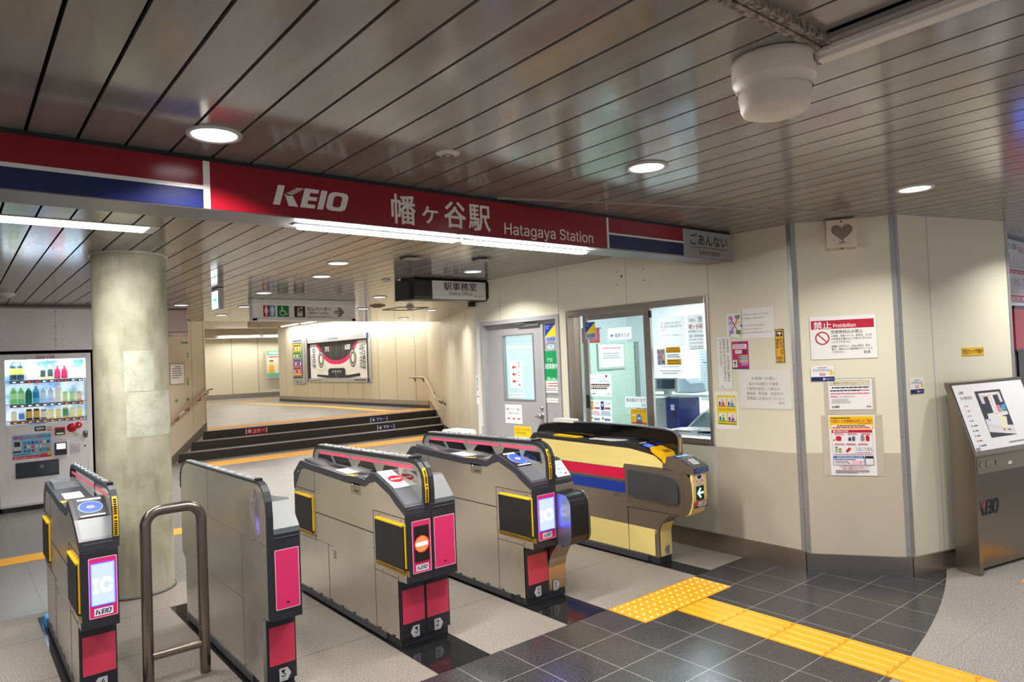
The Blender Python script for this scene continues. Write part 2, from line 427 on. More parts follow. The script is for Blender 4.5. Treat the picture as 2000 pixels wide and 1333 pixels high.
def poly_floor(name, pts, z, m, th=0.05):
    mb = MB(); mb.prism(pts, z - th, z, m, axis='z'); return struct(mb.build(name))
arc = []
cx, cy, R_ = 2.63, 9.56, 8.16
for k in range(49):
    a = math.radians(-135 + k * (135 - 70.9) / 48)
    arc.append((cx + R_ * math.cos(a), cy + R_ * math.sin(a)))
arc = [p for p in arc if p[1] < 2.968]
poly_floor('floor', [(-6, 2.97), (4.66, 2.97), (4.66, 5.61), (-6, 5.61)], 0, G_LANE)
poly_floor('floor', [(-6, 5.61), (4.66, 5.61), (4.66, 6.3), (7, 6.6), (9.6, 12.8), (9.6, 14.6), (-6, 14.6)], 0, G_HALL)
poly_floor('floor', arc + [(5.32, 2.97), (arc[0][0], 2.97)], 0, G_BLACK)
poly_floor('floor', [(-6, -7), (11, -7), (11, 2.97), (5.32, 2.97)] + arc[::-1] + [(-6, 2.97)], 0, G_GREY)
poly_floor('floor', [(4.66, 2.97), (9, 2.97), (9, 6.3), (4.66, 6.3)], 0.0, P('#B9B9B4', 0.5))
def pad(x0, x1, y0, y1, label):
    o = box('floor_pad', x0, x1, y0, y1, 0.0, 0.003, PADM); struct(o); o.name = 'floor'
pad(2.765, 3.095, 2.972, 4.88, ''); pad(4.0, 4.16, 2.972, 4.75, ''); pad(1.872, 2.195, 2.972, 4.82, ''); pad(1.115, 1.31, 2.972, 5.06, ''); pad(0.42, 0.64, 3.4, 5.5, '')

# ---- ceiling slats
SLAT = bpy.data.materials.new('ceiling_slat'); SLAT.use_nodes = True
_nt = SLAT.node_tree; _b = _nt.nodes['Principled BSDF']
_tc = _nt.nodes.new('ShaderNodeTexCoord'); _mp = _nt.nodes.new('ShaderNodeMapping'); _mp.inputs['Scale'].default_value = (9, 1.6, 1)
_nz = _nt.nodes.new('ShaderNodeTexNoise'); _nz.inputs['Scale'].default_value = 1.3; _nz.inputs['Detail'].default_value = 7
_nt.links.new(_tc.outputs['Object'], _mp.inputs[0]); _nt.links.new(_mp.outputs[0], _nz.inputs['Vector'])
_cr = _nt.nodes.new('ShaderNodeValToRGB'); _cr.color_ramp.elements[0].position = 0.3; _cr.color_ramp.elements[0].color = lin('#837D78'); _cr.color_ramp.elements[1].position = 0.75; _cr.color_ramp.elements[1].color = lin('#98928E')
_nt.links.new(_nz.outputs[0], _cr.inputs[0]); _nt.links.new(_cr.outputs[0], _b.inputs['Base Color'])
_b.inputs['Roughness'].default_value = 0.13; _b.inputs['Specular IOR Level'].default_value = 0.55
mb = MB()
pit_ = 0.155
for k in range(-40, 62):
    xa = 0.221 + pit_ * k + 0.0055; xb = xa + pit_ - 0.011
    for ya, yb in ((-7, 6.485), (6.497, 8.77), (8.782, 12.8)):
        if xa > 1.455 and xb < 1.96 and ya < 0:      # the service panel beside the broken joint sits a little higher
            mb.box(xa, xb, 0.955, yb, H, H + 0.015, SLAT); mb.box(xa, xb, ya, 0.915, H + 0.02, H + 0.035, SLAT); continue
        mb.box(xa, xb, ya, yb, H, H + 0.015, SLAT)
mb.box(-6.1, 9.9, -7, 12.8, H + 0.04, H + 0.05, P('#0C0B0B', 0.9))
struct(mb.build('ceiling'))
MOULD = granite('flaking_filler', '#8C8078', '#4A423D', '#B5AAA1', 0, 0, rough=0.8, scale=55, amount=1.4)
mb = MB(); mb.box(1.44, 1.97, 0.905, 0.927, H - 0.004, H + 0.03, MOULD); mb.box(1.44, 1.97, 0.932, 0.955, H - 0.006, H + 0.03, MOULD)
struct(mb.build('trim_1'))
# white surface conduit running towards the viewer
mb = MB(); mb.box(1.965, 2.045, -3, 0.965, H - 0.016, H, P('#E2DCD6', 0.35)); mb.box(1.982, 2.028, -3, 0.966, H - 0.026, H - 0.014, P('#E2DCD6', 0.35))
tag(mb.build('ceiling_conduit', bevel=0.002), 'white flat cable conduit on the ceiling beside the beige dome', 'conduit')
# joint trim from the sign beam to the bevelled wall corner
d = Vector((4.92 - 2.3, 1.932 - 2.883)); n = Vector((-d.y, d.x)).normalized()
mb = MB(); mb.prism([(2.3 + n.x * .009, 2.883 + n.y * .009), (4.92 + n.x * .009, 1.932 + n.y * .009), (4.92 - n.x * .007, 1.932 - n.y * .007), (2.3 - n.x * .007, 2.883 - n.y * .007)], H - 0.006, H + 0.002, P('#9A9590', 0.3), axis='z')
mb.prism([(2.3 + n.x * .019, 2.883 + n.y * .019), (4.92 + n.x * .019, 1.932 + n.y * .019), (4.92 + n.x * .009, 1.932 + n.y * .009), (2.3 + n.x * .009, 2.883 + n.y * .009)], H - 0.002, H + 0.002, BLACK, axis='z')
struct(mb.build('trim_2'))

# ---- walls
CREAM = P('#E8E3CD', 0.42, 0, 0.03, 2.0)
CREAM_LO = P('#C3B9A8', 0.5, 0, 0.05, 3.0)
SEAM = P('#C9CCCE', 0.4, 0.2, 0.0)
def slabwall(name, a, b, z0, z1, m, th=0.06, seams=(), seamw=0.008, seamm=None, out=None, lo=None):
    """vertical wall from a to b; its visible face lies on the line a-b, thickness goes to the left of a->b"""
    a = Vector(a); b = Vector(b); d = (b - a).normalized(); n = Vector((-d.y, d.x)); mb = MB()
    zz = [(z0, z1, m)] if not lo else [(z0, lo[0], lo[1]), (lo[0], z1, m)]
    for za, zb, mm in zz:
        mb.prism([tuple(a), tuple(b), tuple(b + n * th), tuple(a + n * th)], za, zb, mm, axis='z')
    for sd in seams:
        p = a + d * sd
        mb.prism([tuple(p - d * seamw / 2 - n * .002), tuple(p + d * seamw / 2 - n * .002), tuple(p + d * seamw / 2 + n * .01), tuple(p - d * seamw / 2 + n * .01)], z0, z1, seamm or SEAM, axis='z')
    return struct(mb.build(name))
def skirt(name, a, b, z0, z1, m, th=0.012):
    a = Vector(a); b = Vector(b); d = (b - a).normalized(); n = Vector((d.y, -d.x)); mb = MB()
    mb.prism([tuple(a), tuple(b), tuple(b + n * th), tuple(a + n * th)], z0, z1, m, axis='z'); return struct(mb.build(name))

# office wall on X = 4.60
mb = MB(); XW = 4.60; XB = 4.72
LO = 0.815
for ya, yb, za, zb in ((2.481, 3.178, LO, H), (3.178, 4.775, 1.99, H), (4.775, 4.885, LO, H), (4.885, 6.166, 1.975, H), (6.166, 6.24, LO, H)):
    mb.box(XW, XB, ya, yb, za, zb, CREAM)
for ya, yb in ((2.481, 3.178), (4.775, 4.885), (6.166, 6.24)): mb.box(XW, XB, ya, yb, 0, LO, CREAM_LO)
mb.box(XW, XB, 3.178, 4.775, 0, 0.826, P('#C9C8B6', 0.5, 0, 0.04, 2))
for y_, za, zb in ((3.175, 1.99, H), (3.176, 0.14, 0.83), (4.013, 1.99, H), (4.883, 1.975, H), (5.795, 1.975, H)):
    mb.box(XW - 0.002, XW + 0.01, y_ - 0.004, y_ + 0.004, za, zb, SEAM)
for y_, z_, r_ in ((4.06, 2.245, 0.012), (4.115, 2.29, 0.006), (4.115, 2.175, 0.006), (3.81, 2.275, 0.006), (3.81, 2.18, 0.006)):
    mb.lathe([(0, -0.004), (r_, -0.003), (r_, 0.01)], P('#7A6B55', 0.6), 10, (XW, y_, z_), axis='x')
struct(mb.build('wall_right'))
mb = MB(); mb.box(XW - 0.004, XW + 0.03, 6.215, 6.262, 0, H, P('#E7E8EA', 0.4)); struct(mb.build('trim_3'))
skirt('baseboard_right', (XW, 4.885), (XW, 2.481), 0, 0.14, STEELD)
# bevelled corner
A2 = (4.601, 2.481); B2 = (4.961, 1.937); C2 = (6.09, 1.597)
slabwall('wall_corner', A2, B2, 0, H, CREAM, lo=(LO + .005, CREAM_LO))
slabwall('wall_front', B2, C2, 0, H, CREAM, seams=(0.318,))
skirt('baseboard_corner', A2, B2, 0, 0.125, steel_mat('skirt_steel', '#A7A29E', 0.28), 0.014)
skirt('baseboard_front', B2, C2, 0, 0.125, STEELD, 0.014)
def post(nm, c, dirs, wd=0.022):
    mb = MB(); c = Vector(c)
    for d_ in dirs:
        d_ = Vector(d_).normalized(); n_ = Vector((d_.y, -d_.x))
        if n_.dot(-c) < 0: n_ = -n_
        mb.prism([tuple(c), tuple(c + d_ * wd), tuple(c + d_ * wd + n_ * .004), tuple(c + n_ * .004)], 0.13, H, P('#A3A2A3', 0.38, 0.5, 0.03), axis='z')
        z_ = 0.17
        while z_ < H:
            p = c + d_ * wd * .55 + n_ * .004; mb.lathe([(0, 0.002), (0.0035, 0.001), (0.0035, -0.001)], BLACK, 8, (p.x, p.y, z_)); z_ += 0.252
    return struct(mb.build(nm))
post('trim_4', A2, ((0, 1), (0.36, -0.544)), 0.03)
post('trim_5', B2, ((-0.36, 0.544), (1.129, -0.34)), 0.03)
post('trim_6', C2, ((-1.129, 0.34),), 0.03)
# recess behind the corner with the fare table
slabwall('wall_front', C2, (6.35, 1.87), 0, H, CREAM)
slabwall('wall_front', (6.35, 1.87), (10.9, 1.87), 0, H, P('#C9C8C8', 0.4))
struct(box('wall_front', 6.35, 10.9, 1.80, 1.868, 2.415, H, BLACK))

# ---- stairs, landing
def block(name, pts, z0, z1, mt, mr):
    mb = MB(); mb.prism(pts, z0, z1, mr, axis='z', capm=mt); return struct(mb.build(name))
SZ = (0.15, 0.297, 0.443); SY = (12.77, 13.08, 13.39)
block('stair_step', [(2.9, 12.77), (8.5, 12.77), (8.9, 13.5), (3.6, 13.5)], 0, SZ[0], G_TREAD, G_RISER)
block('stair_step', [(3.25, 13.08), (8.7, 13.08), (9.0, 13.6), (3.7, 13.6)], 0, SZ[1], G_TREAD, G_RISER)
struct(MB().prism([(3.55, 13.39), (9.0, 13.39), (9.0, 13.5), (3.55, 13.5)], 0, SZ[2], G_RISER, axis='z', capm=G_TREAD).build('stair_step'))
struct(MB().prism([(3.6, 13.5), (9.1, 13.5), (9.1, 22.6), (11, 22.6), (11, 28), (2, 28), (2, 14.5)], 0.2, SZ[2], G_LAND, axis='z').build('floor'))
WALLB = P('#D8CFB6', 0.38, 0, 0.05, 1.2)
DARKSEAM = P('#A79F8B', 0.5, 0, 0)
# left stair wall (45 degrees) and its skirt
LW0, LW1 = (2.3, 12.02), (3.67, 13.49)
ld = (Vector(LW1) - Vector(LW0)).normalized()
slabwall('wall_left', LW0, LW1, 0, 3.05, P('#CFC6B2', 0.45, 0, 0.05, 1.5), seams=(1.56,), seamm=DARKSEAM)
slabwall('wall_left', LW1, (3.0, 14.6), 0.3, 3.05, WALLB)
slabwall('wall_left', (3.0, 14.6), (3.0, 28), 0.3, 3.05, WALLB)
mb = MB(); pts = [(0.0, 0.0), (2.012, 0.443), (2.012, 0.62), (1.6, 0.42), (0.72, 0.0)]
def onL(s_, off=0): p = Vector(LW0) + ld * s_; q = p + Vector((ld.y, -ld.x)) * off; return (q.x, q.y)
prof = [(0.6, 0.0), (0.9, 0.0), (2.012, 0.44), (2.012, 0.60), (0.85, 0.14), (0.6, 0.14)]
mb.face([(*onL(s_, 0.012), z_) for s_, z_ in prof], P('#6B6259', 0.5))
mb.face([(*onL(s_, 0.0), z_) for s_, z_ in prof], P('#6B6259', 0.5))
for k in range(len(prof)):
    a_, b_ = prof[k], prof[(k + 1) % len(prof)]
    mb.face([(*onL(a_[0], 0), a_[1]), (*onL(b_[0], 0), b_[1]), (*onL(b_[0], .012), b_[1]), (*onL(a_[0], .012), a_[1])], P('#6B6259', 0.5))
struct(mb.build('baseboard_left'))
mb = MB(); mb.prism([(LW1[0] - .01, LW1[1] - .02), (LW1[0] + .012, LW1[1] + .005), (LW1[0] - .01, LW1[1] + .03), (LW1[0] - .03, LW1[1] + .01)], 0.44, 3.05, P('#B9B2A2', 0.4, 0.2), axis='z'); struct(mb.build('trim_7'))
# right stair wall
RWa, RWb, RWc, RWd = (8.81, 13.93), (8.47, 12.87), (5.60, 7.0), (4.70, 6.24)
slabwall('wall_right', RWa, RWb, 0, 3.05, WALLB, seams=(), seamm=DARKSEAM)
slabwall('wall_right', RWb, RWc, 0, 3.05, WALLB, seams=(0.12, 1.75, 3.5, 5.0, 6.2), seamm=DARKSEAM)
slabwall('wall_right', RWc, RWd, 0, H, WALLB)
skirt('baseboard_right', RWb, RWc, 0, 0.16, P('#5A524B', 0.5))
mb = MB(); dR = (Vector(RWb) - Vector(RWa)).normalized(); nR = Vector((dR.y, -dR.x)) * 0.012
for off in (Vector((0, 0)), nR):
    mb.face([(*(Vector(RWa) + dR * s_ + off), z_) for s_, z_ in ((0.1, 0.44), (1.11, 0.0), (1.11, 0.17), (0.1, 0.62))], P('#8A8279', 0.45))
struct(mb.build('baseboard_right'))
# poster wall, back wall
PWa, PWb = (8.44, 22.5), (8.81, 13.93)
slabwall('wall_back', PWa, PWb, 0.3, 3.05, WALLB, seams=[22.5 - y_ for y_ in (21.95, 20.39, 19.57, 18.73, 17.86, 17.02, 16.2, 15.32, 14.47)], seamw=0.02, seamm=DARKSEAM)
skirt('baseboard_back', PWa, PWb, 0.52, 0.62, P('#A49D93', 0.35, 0.5), 0.03)
skirt('baseboard_back', PWa, PWb, 0.44, 0.52, P('#4A443E', 0.5), 0.012)
slabwall('wall_back', (10.9, 22.7), PWa, 0.3, 3.05, WALLB)
BWa, BWb = (3.0, 27.9), (11.0, 26.25)
slabwall('wall_back', BWa, BWb, 0.3, 2.72, WALLB, seams=(1.9, 5.38, 6.32, 7.4), seamw=0.03, seamm=DARKSEAM)
slabwall('wall_back', (3.0, 27.4), (11.0, 25.75), 2.72, 3.05, P('#BDB39C', 0.5))
skirt('baseboard_back', BWa, BWb, 0.44, 0.62, P('#8C857B', 0.4, 0.4), 0.03)
# higher ceiling over the landing, with the step down to the slats
struct(box('ceiling', 2.0, 11.2, 12.8, 28.2, 3.05, 3.1, P('#D9D0BF', 0.5, 0, 0.04)))
struct(box('ceiling', -6, 11.2, 12.8, 12.86, H, 3.1, P('#CFC5B0', 0.5)))
mb = MB(); mb.prism([(6.7, 19.6), (8.5, 16.9), (8.5, 22.3), (7.4, 22.3)], 2.86, 3.05, P('#8F8371', 0.6), axis='z'); struct(mb.build('ceiling'))

# ---- white panel wall round the vending machine
VMW = P('#E4E2E8', 0.22, 0, 0.03, 3)
mb = MB()
mb.box(-5, 0.40, 10.0, 10.05, 0, H, VMW); mb.box(0.40, 1.47, 10.0, 10.05, 1.885, H, VMW); mb.box(1.47, 1.93, 10.0, 10.05, 0, H, VMW)
mb.box(1.012, 1.016, 9.998, 10.002, 1.885, 2.39, P('#9A989C', 0.5)); mb.box(-5, 1.93, 9.985, 10.0, 2.39, 2.41, P('#9C918A', 0.5)); mb.box(-5, 1.93, 9.99, 10.0, 2.41, H, BLACK)
for x_ in (0.475, 0.545 + .46, 1.024, 1.10):
    for z_ in (2.36, 2.18, 2.02, 1.94): mb.lathe([(0, -0.003), (0.005, -0.002), (0.005, 0.002)], P('#5C5A60', 0.5), 8, (x_, 10.0, z_), axis='y')
struct(mb.build('wall_left'))
mb = MB(); mb.box(0.38, 1.49, 10.75, 10.8, 0, 1.9, BLACK); mb.box(0.38, 0.40, 10.0, 10.8, 0, 1.9, BLACK); mb.box(1.47, 1.49, 10.0, 10.8, 0, 1.9, BLACK); mb.box(0.38, 1.49, 10.05, 10.8, 1.885, 1.9, BLACK)
struct(mb.build('wall_left'))
slabwall('wall_left', (1.93, 10.0), (1.93, 11.9), 0, H, VMW)
slabwall('wall_left', (1.93, 11.9), (2.3, 12.02), 0, H, VMW)
slabwall('wall_left', (-5, 2.0), (-5, 10.0), 0, H, VMW)

# ---- round column
CONC = bpy.data.materials.new('stained_plaster'); CONC.use_nodes = True
nt = CONC.node_tree; b = nt.nodes['Principled BSDF']; b.inputs['Roughness'].default_value = 0.5
tc = nt.nodes.new('ShaderNodeTexCoord')
def noise(sc_, det, mapscale=None, rgh=0.6):
    n_ = nt.nodes.new('ShaderNodeTexNoise'); n_.inputs['Scale'].default_value = sc_; n_.inputs['Detail'].default_value = det; n_.inputs['Roughness'].default_value = rgh
    if mapscale:
        m_ = nt.nodes.new('ShaderNodeMapping'); m_.inputs['Scale'].default_value = mapscale; nt.links.new(tc.outputs['Object'], m_.inputs[0]); nt.links.new(m_.outputs[0], n_.inputs['Vector'])
    else: nt.links.new(tc.outputs['Object'], n_.inputs['Vector'])
    return n_
na = noise(3.2, 8); nb = noise(2.0, 7, (5, 5, 0.9)); nc = noise(14, 6, None, 0.75)
def ramp(src, p0, c0, p1, c1):
    c_ = nt.nodes.new('ShaderNodeValToRGB'); e_ = c_.color_ramp.elements; e_[0].position = p0; e_[0].color = lin(c0); e_[1].position = p1; e_[1].color = lin(c1); nt.links.new(src.outputs[0], c_.inputs[0]); return c_
ra = ramp(na, 0.32, '#8F8B75', 0.68, '#BAB7A3'); rb = ramp(nb, 0.30, '#8E8875', 0.52, '#FFFFFF'); rc = ramp(nc, 0.27, '#6E6858', 0.36, '#FFFFFF')
def mul(a_, b_, f_):
    m_ = nt.nodes.new('ShaderNodeMix'); m_.data_type = 'RGBA'; m_.blend_type = 'MULTIPLY'; m_.inputs[0].default_value = f_; nt.links.new(a_, m_.inputs[6]); nt.links.new(b_, m_.inputs[7]); return m_.outputs[2]
nt.links.new(mul(mul(ra.outputs[0], rb.outputs[0], 0.42), rc.outputs[0], 0.45), b.inputs['Base Color'])
bp = nt.nodes.new('ShaderNodeBump'); bp.inputs['Strength'].default_value = 0.12; bp.inputs['Distance'].default_value = 0.01; nt.links.new(nc.outputs[0], bp.inputs['Height']); nt.links.new(bp.outputs[0], b.inputs['Normal'])
CX, CY, CR = 1.037, 5.665, 0.243
colm = empty('column', 'thick round grey-green plastered column with stains and pale patches', 'column', (CX, CY, 0))
MB().lathe([(CR, 0), (CR, H)], CONC, 72).build('shaft', colm)
mb = MB(); mb.lathe([(CR, H - 0.012), (CR + 0.014, H - 0.012), (CR + 0.014, H)], P('#B6B2AC', 0.35, 0.3), 72); mb.build('collar', colm)
mb = MB(); mb.lathe([(CR, 0.0), (CR + 0.012, 0.0), (CR + 0.01, 0.012), (CR, 0.014)], P('#55524C', 0.6), 72); mb.build('floor_joint', colm)
def cpatch(a0, a1, z0, z1, m, nm='plaster_patch'):
    mb = MB(); n_ = 14
    for k in range(n_):
        a, b_ = math.radians(a0 + (a1 - a0) * k / n_), math.radians(a0 + (a1 - a0) * (k + 1) / n_)
        mb.face([((CR + .0015) * math.cos(t), (CR + .0015) * math.sin(t), z) for t, z in ((a, z0), (b_, z0), (b_, z1), (a, z1))], m, True)
    return mb.build(nm, colm)
PATCH = granite('patch_plaster', '#B9BBA9', '#A9AA98', '#C1C3B3', 0, 0, rough=0.55, scale=9, amount=1.0)
cpatch(-112, -66, 1.44, 1.724, PATCH); cpatch(-110, -24, 1.12, 1.437, PATCH)

# ================================================================== TICKET GATES
GL = 1.545           # length of a gate, local y from its front (0) to its back
BODY = [(0.10, 0.05), (0.10, 0.355), (0.085, 0.372), (0.004, 0.374), (0.004, 0.74), (0.10, 0.79), (0.17, 0.835), (0.33, 0.892), (0.40, 0.875), (0.46, 0.842),
        (0.72, 0.838), (1.08, 0.853), (1.36, 0.862), (1.42, 0.85), (1.50, 0.75), (1.54, 0.70), (1.54, 0.42), (1.50, 0.395), (1.47, 0.385), (1.47, 0.05)]
TOPU = [(0.0, 0.735), (0.0, 0.785), (0.15, 0.865), (0.345, 0.935), (0.385, 0.93), (0.455, 0.883), (0.55, 0.889), (0.72, 0.880), (1.08, 0.896), (1.22, 0.900), (1.40, 0.912), (1.43, 0.905), (1.545, 0.815), (1.545, 0.76)]
TOPL = [(0.004, 0.735), (0.10, 0.785), (0.17, 0.830), (0.33, 0.887), (0.40, 0.870), (0.46, 0.842), (0.72, 0.838), (1.08, 0.853), (1.36, 0.862), (1.42, 0.845), (1.50, 0.745), (1.54, 0.70)]

def extr(prof, x0, x1, m, name, parent, capm=None, bevel=0):
    return MB().prism(prof, x0, x1, m, axis='x', capm=capm).build(name, parent, bevel)

def side_marks(mb, x, mat, kind='full'):
    """dark parting lines of the access doors, on the side face x"""
    def ln(y0, z0, y1, z1, w_=0.0035):
        if abs(y1 - y0) > abs(z1 - z0): mb.box(x - 0.0012, x + 0.001, min(y0, y1), max(y0, y1), z0 - w_ / 2, z0 + w_ / 2, mat)
        else: mb.box(x - 0.0012, x + 0.001, y0 - w_ / 2, y0 + w_ / 2, min(z0, z1), max(z0, z1), mat)
    ln(0.37, 0.587, 1.19, 0.587, 0.006)
    ln(0.37, 0.05, 0.37, 0.72, 0.002); ln(0.10, 0.382, 0.37, 0.382, 0.003); ln(0.37, 0.72, 0.0, 0.72, 0.004)
    ln(1.19, 0.39, 1.19, 0.86, 0.002); ln(1.19, 0.72, 1.53, 0.72, 0.005); ln(1.19, 0.40, 1.53, 0.40, 0.003)
    ln(1.19, 0.40, 1.19, 0.587, 0.003); ln(0.92, 0.405, 1.19, 0.405, 0.002); ln(1.0, 0.05, 1.0, 0.405, 0.003)
    for yy, zz in ((0.06, 0.704), (0.30, 0.704), (0.10, 0.395), (0.28, 0.395), (1.24, 0.705), (1.45, 0.705), (0.385, 0.50), (1.25, 0.415), (1.42, 0.415), (1.16, 0.50)):
        mb.lathe([(0, -0.0016), (0.004, -0.001), (0.004, 0.001)], BLACK, 8, (x, yy, zz), axis='x')
    for k in range(3): mb.box(x - 0.001, x + 0.001, 0.885, 0.925, 0.335 + k * 0.017, 0.347 + k * 0.017, P('#7C766D', 0.5))
    for k in range(8):
        yy = 0.16 + k * 0.16; mb.box(x - 0.002, x + 0.001, yy, yy + 0.03, 0.052, 0.06, BLACK)

def flap(parent, y0, y1, z0, z1, x, out=0.014):
    fl = MB(); fl.box(x - out, x - 0.002, y0 + 0.012, y1, z0, z1 - 0.008, RUBBER)
    fo = fl.build('flap', parent, 0.006)
    e = MB(); e.box(x - out - 0.002, x, y0 + 0.02, y1 - 0.01, z1 - 0.012, z1, YEL); e.box(x - out * .6, x + .002, y0 + .004, y0 + 0.012, z0 + 0.01, z1, YEL); e.box(x - out * .7, x, y0 + .02, y1 - .02, z0 - 0.006, z0, YEL)
    e.build('flap_edge', fo, 0.002)
    r_ = MB(); r_.box(x - 0.0012, x + 0.001, y0 - .02, y1 + 0.02, z0 - 0.03, z0, P('#8F6A2E', 0.4)); r_.build('flap_recess', parent)

def plate(parent, x0, num, left, y=0.1, z=0.048, col='#C9C9CC', rightedge=False):
    b_ = Board(0.0005); w_, h_ = 0.058, 0.062
    pts = [(0, h_ / 2), (0.018, h_), (w_, h_), (w_, 0), (0.018, 0)] if left else [(0, 0), (0, h_), (w_ - 0.018, h_), (w_, h_ / 2), (w_ - 0.018, 0)]
    b_.z = 0.001; b_.poly(pts, col)
    cx = (0.018 + w_) / 2 if left else (w_ - 0.018) / 2
    b_.text(num, cx - (0.006 if num == '1' else 0.0115), 0.019, cx + (0.006 if num == '1' else 0.0115), 0.053, '#141416', 0.012)
    b_.text('OMRON', cx - 0.014, 0.006, cx + 0.014, 0.012, '#3A3A3C', 0.01)
    return b_.finish('number_plate', (x0, y - 0.0012, z), (1, 0, 0), parent=parent)

def pink_plate(parent, x0, x1, z0=0.42, z1=0.703, y=0.0, slot=True):
    b_ = Board(0.0006); b_.z = 0.001
    b_.rr(x0, z0, x1, z1, 0.006, PINKB); b_.rr(x0 + .004, z0 + .004, x1 - .004, z1 - .004, 0.005, PINK)
    if slot: b_.rr((x0 + x1) / 2 - .008, z0 + .026, (x0 + x1) / 2 + .008, z0 + .033, 0.003, BLACK)
    return b_.finish('pink_panel', (0, y - .001, 0), (1, 0, 0), parent=parent)

SCR_IC = P('#D3E4FF', 0.4, 0, 0, emit=0.85)
SCR_RIM = P('#1A30FF', 0.4, 0, 0, emit=22.0)
SCR_W = P('#FFFFFF', 0.4, 0, 0, emit=1.6)
SCR_RED = P('#FF2A10', 0.4, 0, 0, emit=3.0)
SCR_OR = P('#FF8A50', 0.4, 0, 0, emit=0.95)
def display(parent, x0, x1, kind, z0=0.42, z1=0.703, y=0.0):
    b_ = Board(0.0006); b_.z = 0.001
    b_.rr(x0, z0, x1, z1, 0.006, PINKB); b_.rr(x0 + .004, z0 + .004, x1 - .004, z1 - .004, 0.005, PINK)
    xm, w_ = (x0 + x1) / 2, (x1 - x0)
    b_.rect(xm - .039, z0 + .011, xm + .039, z0 + .045, '#F4F4F6'); b_.keio(xm - .034, z0 + .017, xm + .034, z0 + .039, '#1B2150', '#D8203C')
    f_ = b_.finish('display', (0, y - .001, 0), (1, 0, 0), parent=parent)
    s = Board(0.0006); s.z = 0.001; sz0, sz1 = z0 + .062, z1 - .03
    xa, xb = x0 + .012, x1 - .014
    if kind == 'IC':
        s.rect(xa - .002, sz0 - .002, xb + .002, sz1 + .002, SCR_RIM); s.rect(xa + .0025, sz0 + .003, xb - .0025, sz1 - .003, SCR_IC)
        zc = (sz0 + sz1) / 2 - .005
        s.text('I', xa + .005, zc - .038, xa + .028, zc + .034, SCR_W, 0.05)
        s.text('C', xa + .031, zc - .038, xb - .003, zc + .036, SCR_W, 0.05)
        for q in (zc - .038, zc + .024): s.rect(xa + .003, q, xa + .030, q + .011, SCR_W)
    else:
        s.rect(xa, sz0, xb, sz1, '#1B0F0F'); zc = (sz0 + sz1) / 2 - .003; xc = (xa + xb) / 2; n = 26
        s.poly([(xc + (.046 if k % 2 else .0435) * math.cos(2 * PI * k / n), zc + (.046 if k % 2 else .0435) * math.sin(2 * PI * k / n)) for k in range(n)], SCR_RED)
        s.disc(xc, zc, .041, SCR_OR); s.rect(xc - .037, zc - .010, xc + .037, zc + .010, SCR_W)
    s.finish('screen', (0, -.0018, 0), (1, 0, 0), parent=f_).matrix_local = Matrix.Translation((0, 0, 0.003))
    return f_

def on_slope(b_, name, p0, p1, x0, parent):
    """board lying on the sloping top, y up the slope from p0 to p1 (y, z)"""
    v = Vector((0, p1[0] - p0[0], p1[1] - p0[1])).normalized()
    return b_.finish(name, (x0, p0[0], p0[1]), (1, 0, 0), parent=parent, v_=tuple(v))

BLUEDISC = P('#4E74E8', 0.35, 0, 0, emit=0.9)
def reader(parent, x0, x1, kind='IC'):
    p0, p1 = (0.155, 0.869), (0.345, 0.9365); L = math.hypot(p1[0] - p0[0], p1[1] - p0[1]); w_ = x1 - x0; b_ = Board(0.0006); b_.z = 0.002
    if kind == 'IC':
        b_.rect(0, 0, w_, L, '#17141C'); b_.rr(w_ * .08, .008, w_ * .92, .021, .004, '#E8E8EA'); b_.rr(w_ * .12, L - .03, w_ * .95, L - .012, .004, '#E8E8EA')
        b_.disc(w_ * .5, L * .50, w_ * .42, '#8FB0FF', w_ * .47, 32); b_.disc(w_ * .5, L * .50, w_ * .385, BLUEDISC, w_ * .44, 32)
        b_.disc(w_ * .5, L * .5, w_ * .13, '#D9DEEF', w_ * .10); b_.disc(w_ * .5, L * .5, w_ * .08, '#D8486A', w_ * .05)
        return on_slope(b_, 'card_reader', p0, p1, x0, parent)
    b_.rect(0, -.01, w_, L, '#EFEDEB'); b_.disc(w_ * .5, L * .45, w_ * .36, '#CF1428', w_ * .33, 28); b_.rect(w_ * .25, L * .42, w_ * .75, L * .48, '#F5F0EE')
    for k, ch in enumerate('出口専用'): b_.text(ch, w_ * (.1 + .21 * k), L * .78, w_ * (.26 + .21 * k), L * .88, '#D0505C')
    b_.lines(w_ * .25, L * .10, w_ * .8, L * .17, 1, '#B9B4B0', .6)
    return on_slope(b_, 'entry_sticker', p0, p1, x0, parent)

FINP = [(0.0, 0.74), (-0.004, 0.86), (0.004, 0.93), (0.025, 0.975), (0.06, 1.004), (0.10, 1.018), (0.15, 1.02), (1.38, 1.003), (1.43, 0.993), (1.465, 0.965), (1.485, 0.92), (1.487, 0.86)]
FINI = [(0.02, 0.80), (0.02, 0.90), (0.03, 0.945), (0.055, 0.975), (0.09, 0.992), (0.14, 0.998), (1.37, 0.983), (1.42, 0.974), (1.45, 0.945), (1.462, 0.90), (1.462, 0.86)]
WINS = [[(0.05, 0.885), (0.235, 0.915), (0.215, 0.955), (0.07, 0.955)], [(0.26, 0.915), (0.47, 0.905), (0.43, 0.957), (0.275, 0.957)], [(0.52, 0.90), (0.80, 0.905), (0.735, 0.957), (0.575, 0.957)], [(0.87, 0.905), (1.10, 0.905), (1.15, 0.957), (0.92, 0.957)], [(1.14, 0.905), (1.40, 0.905), (1.37, 0.953), (1.19, 0.957)]]
STRIPE = [(0.10, 0.46), (0.49, 0.86), (0.89, 1.36)]
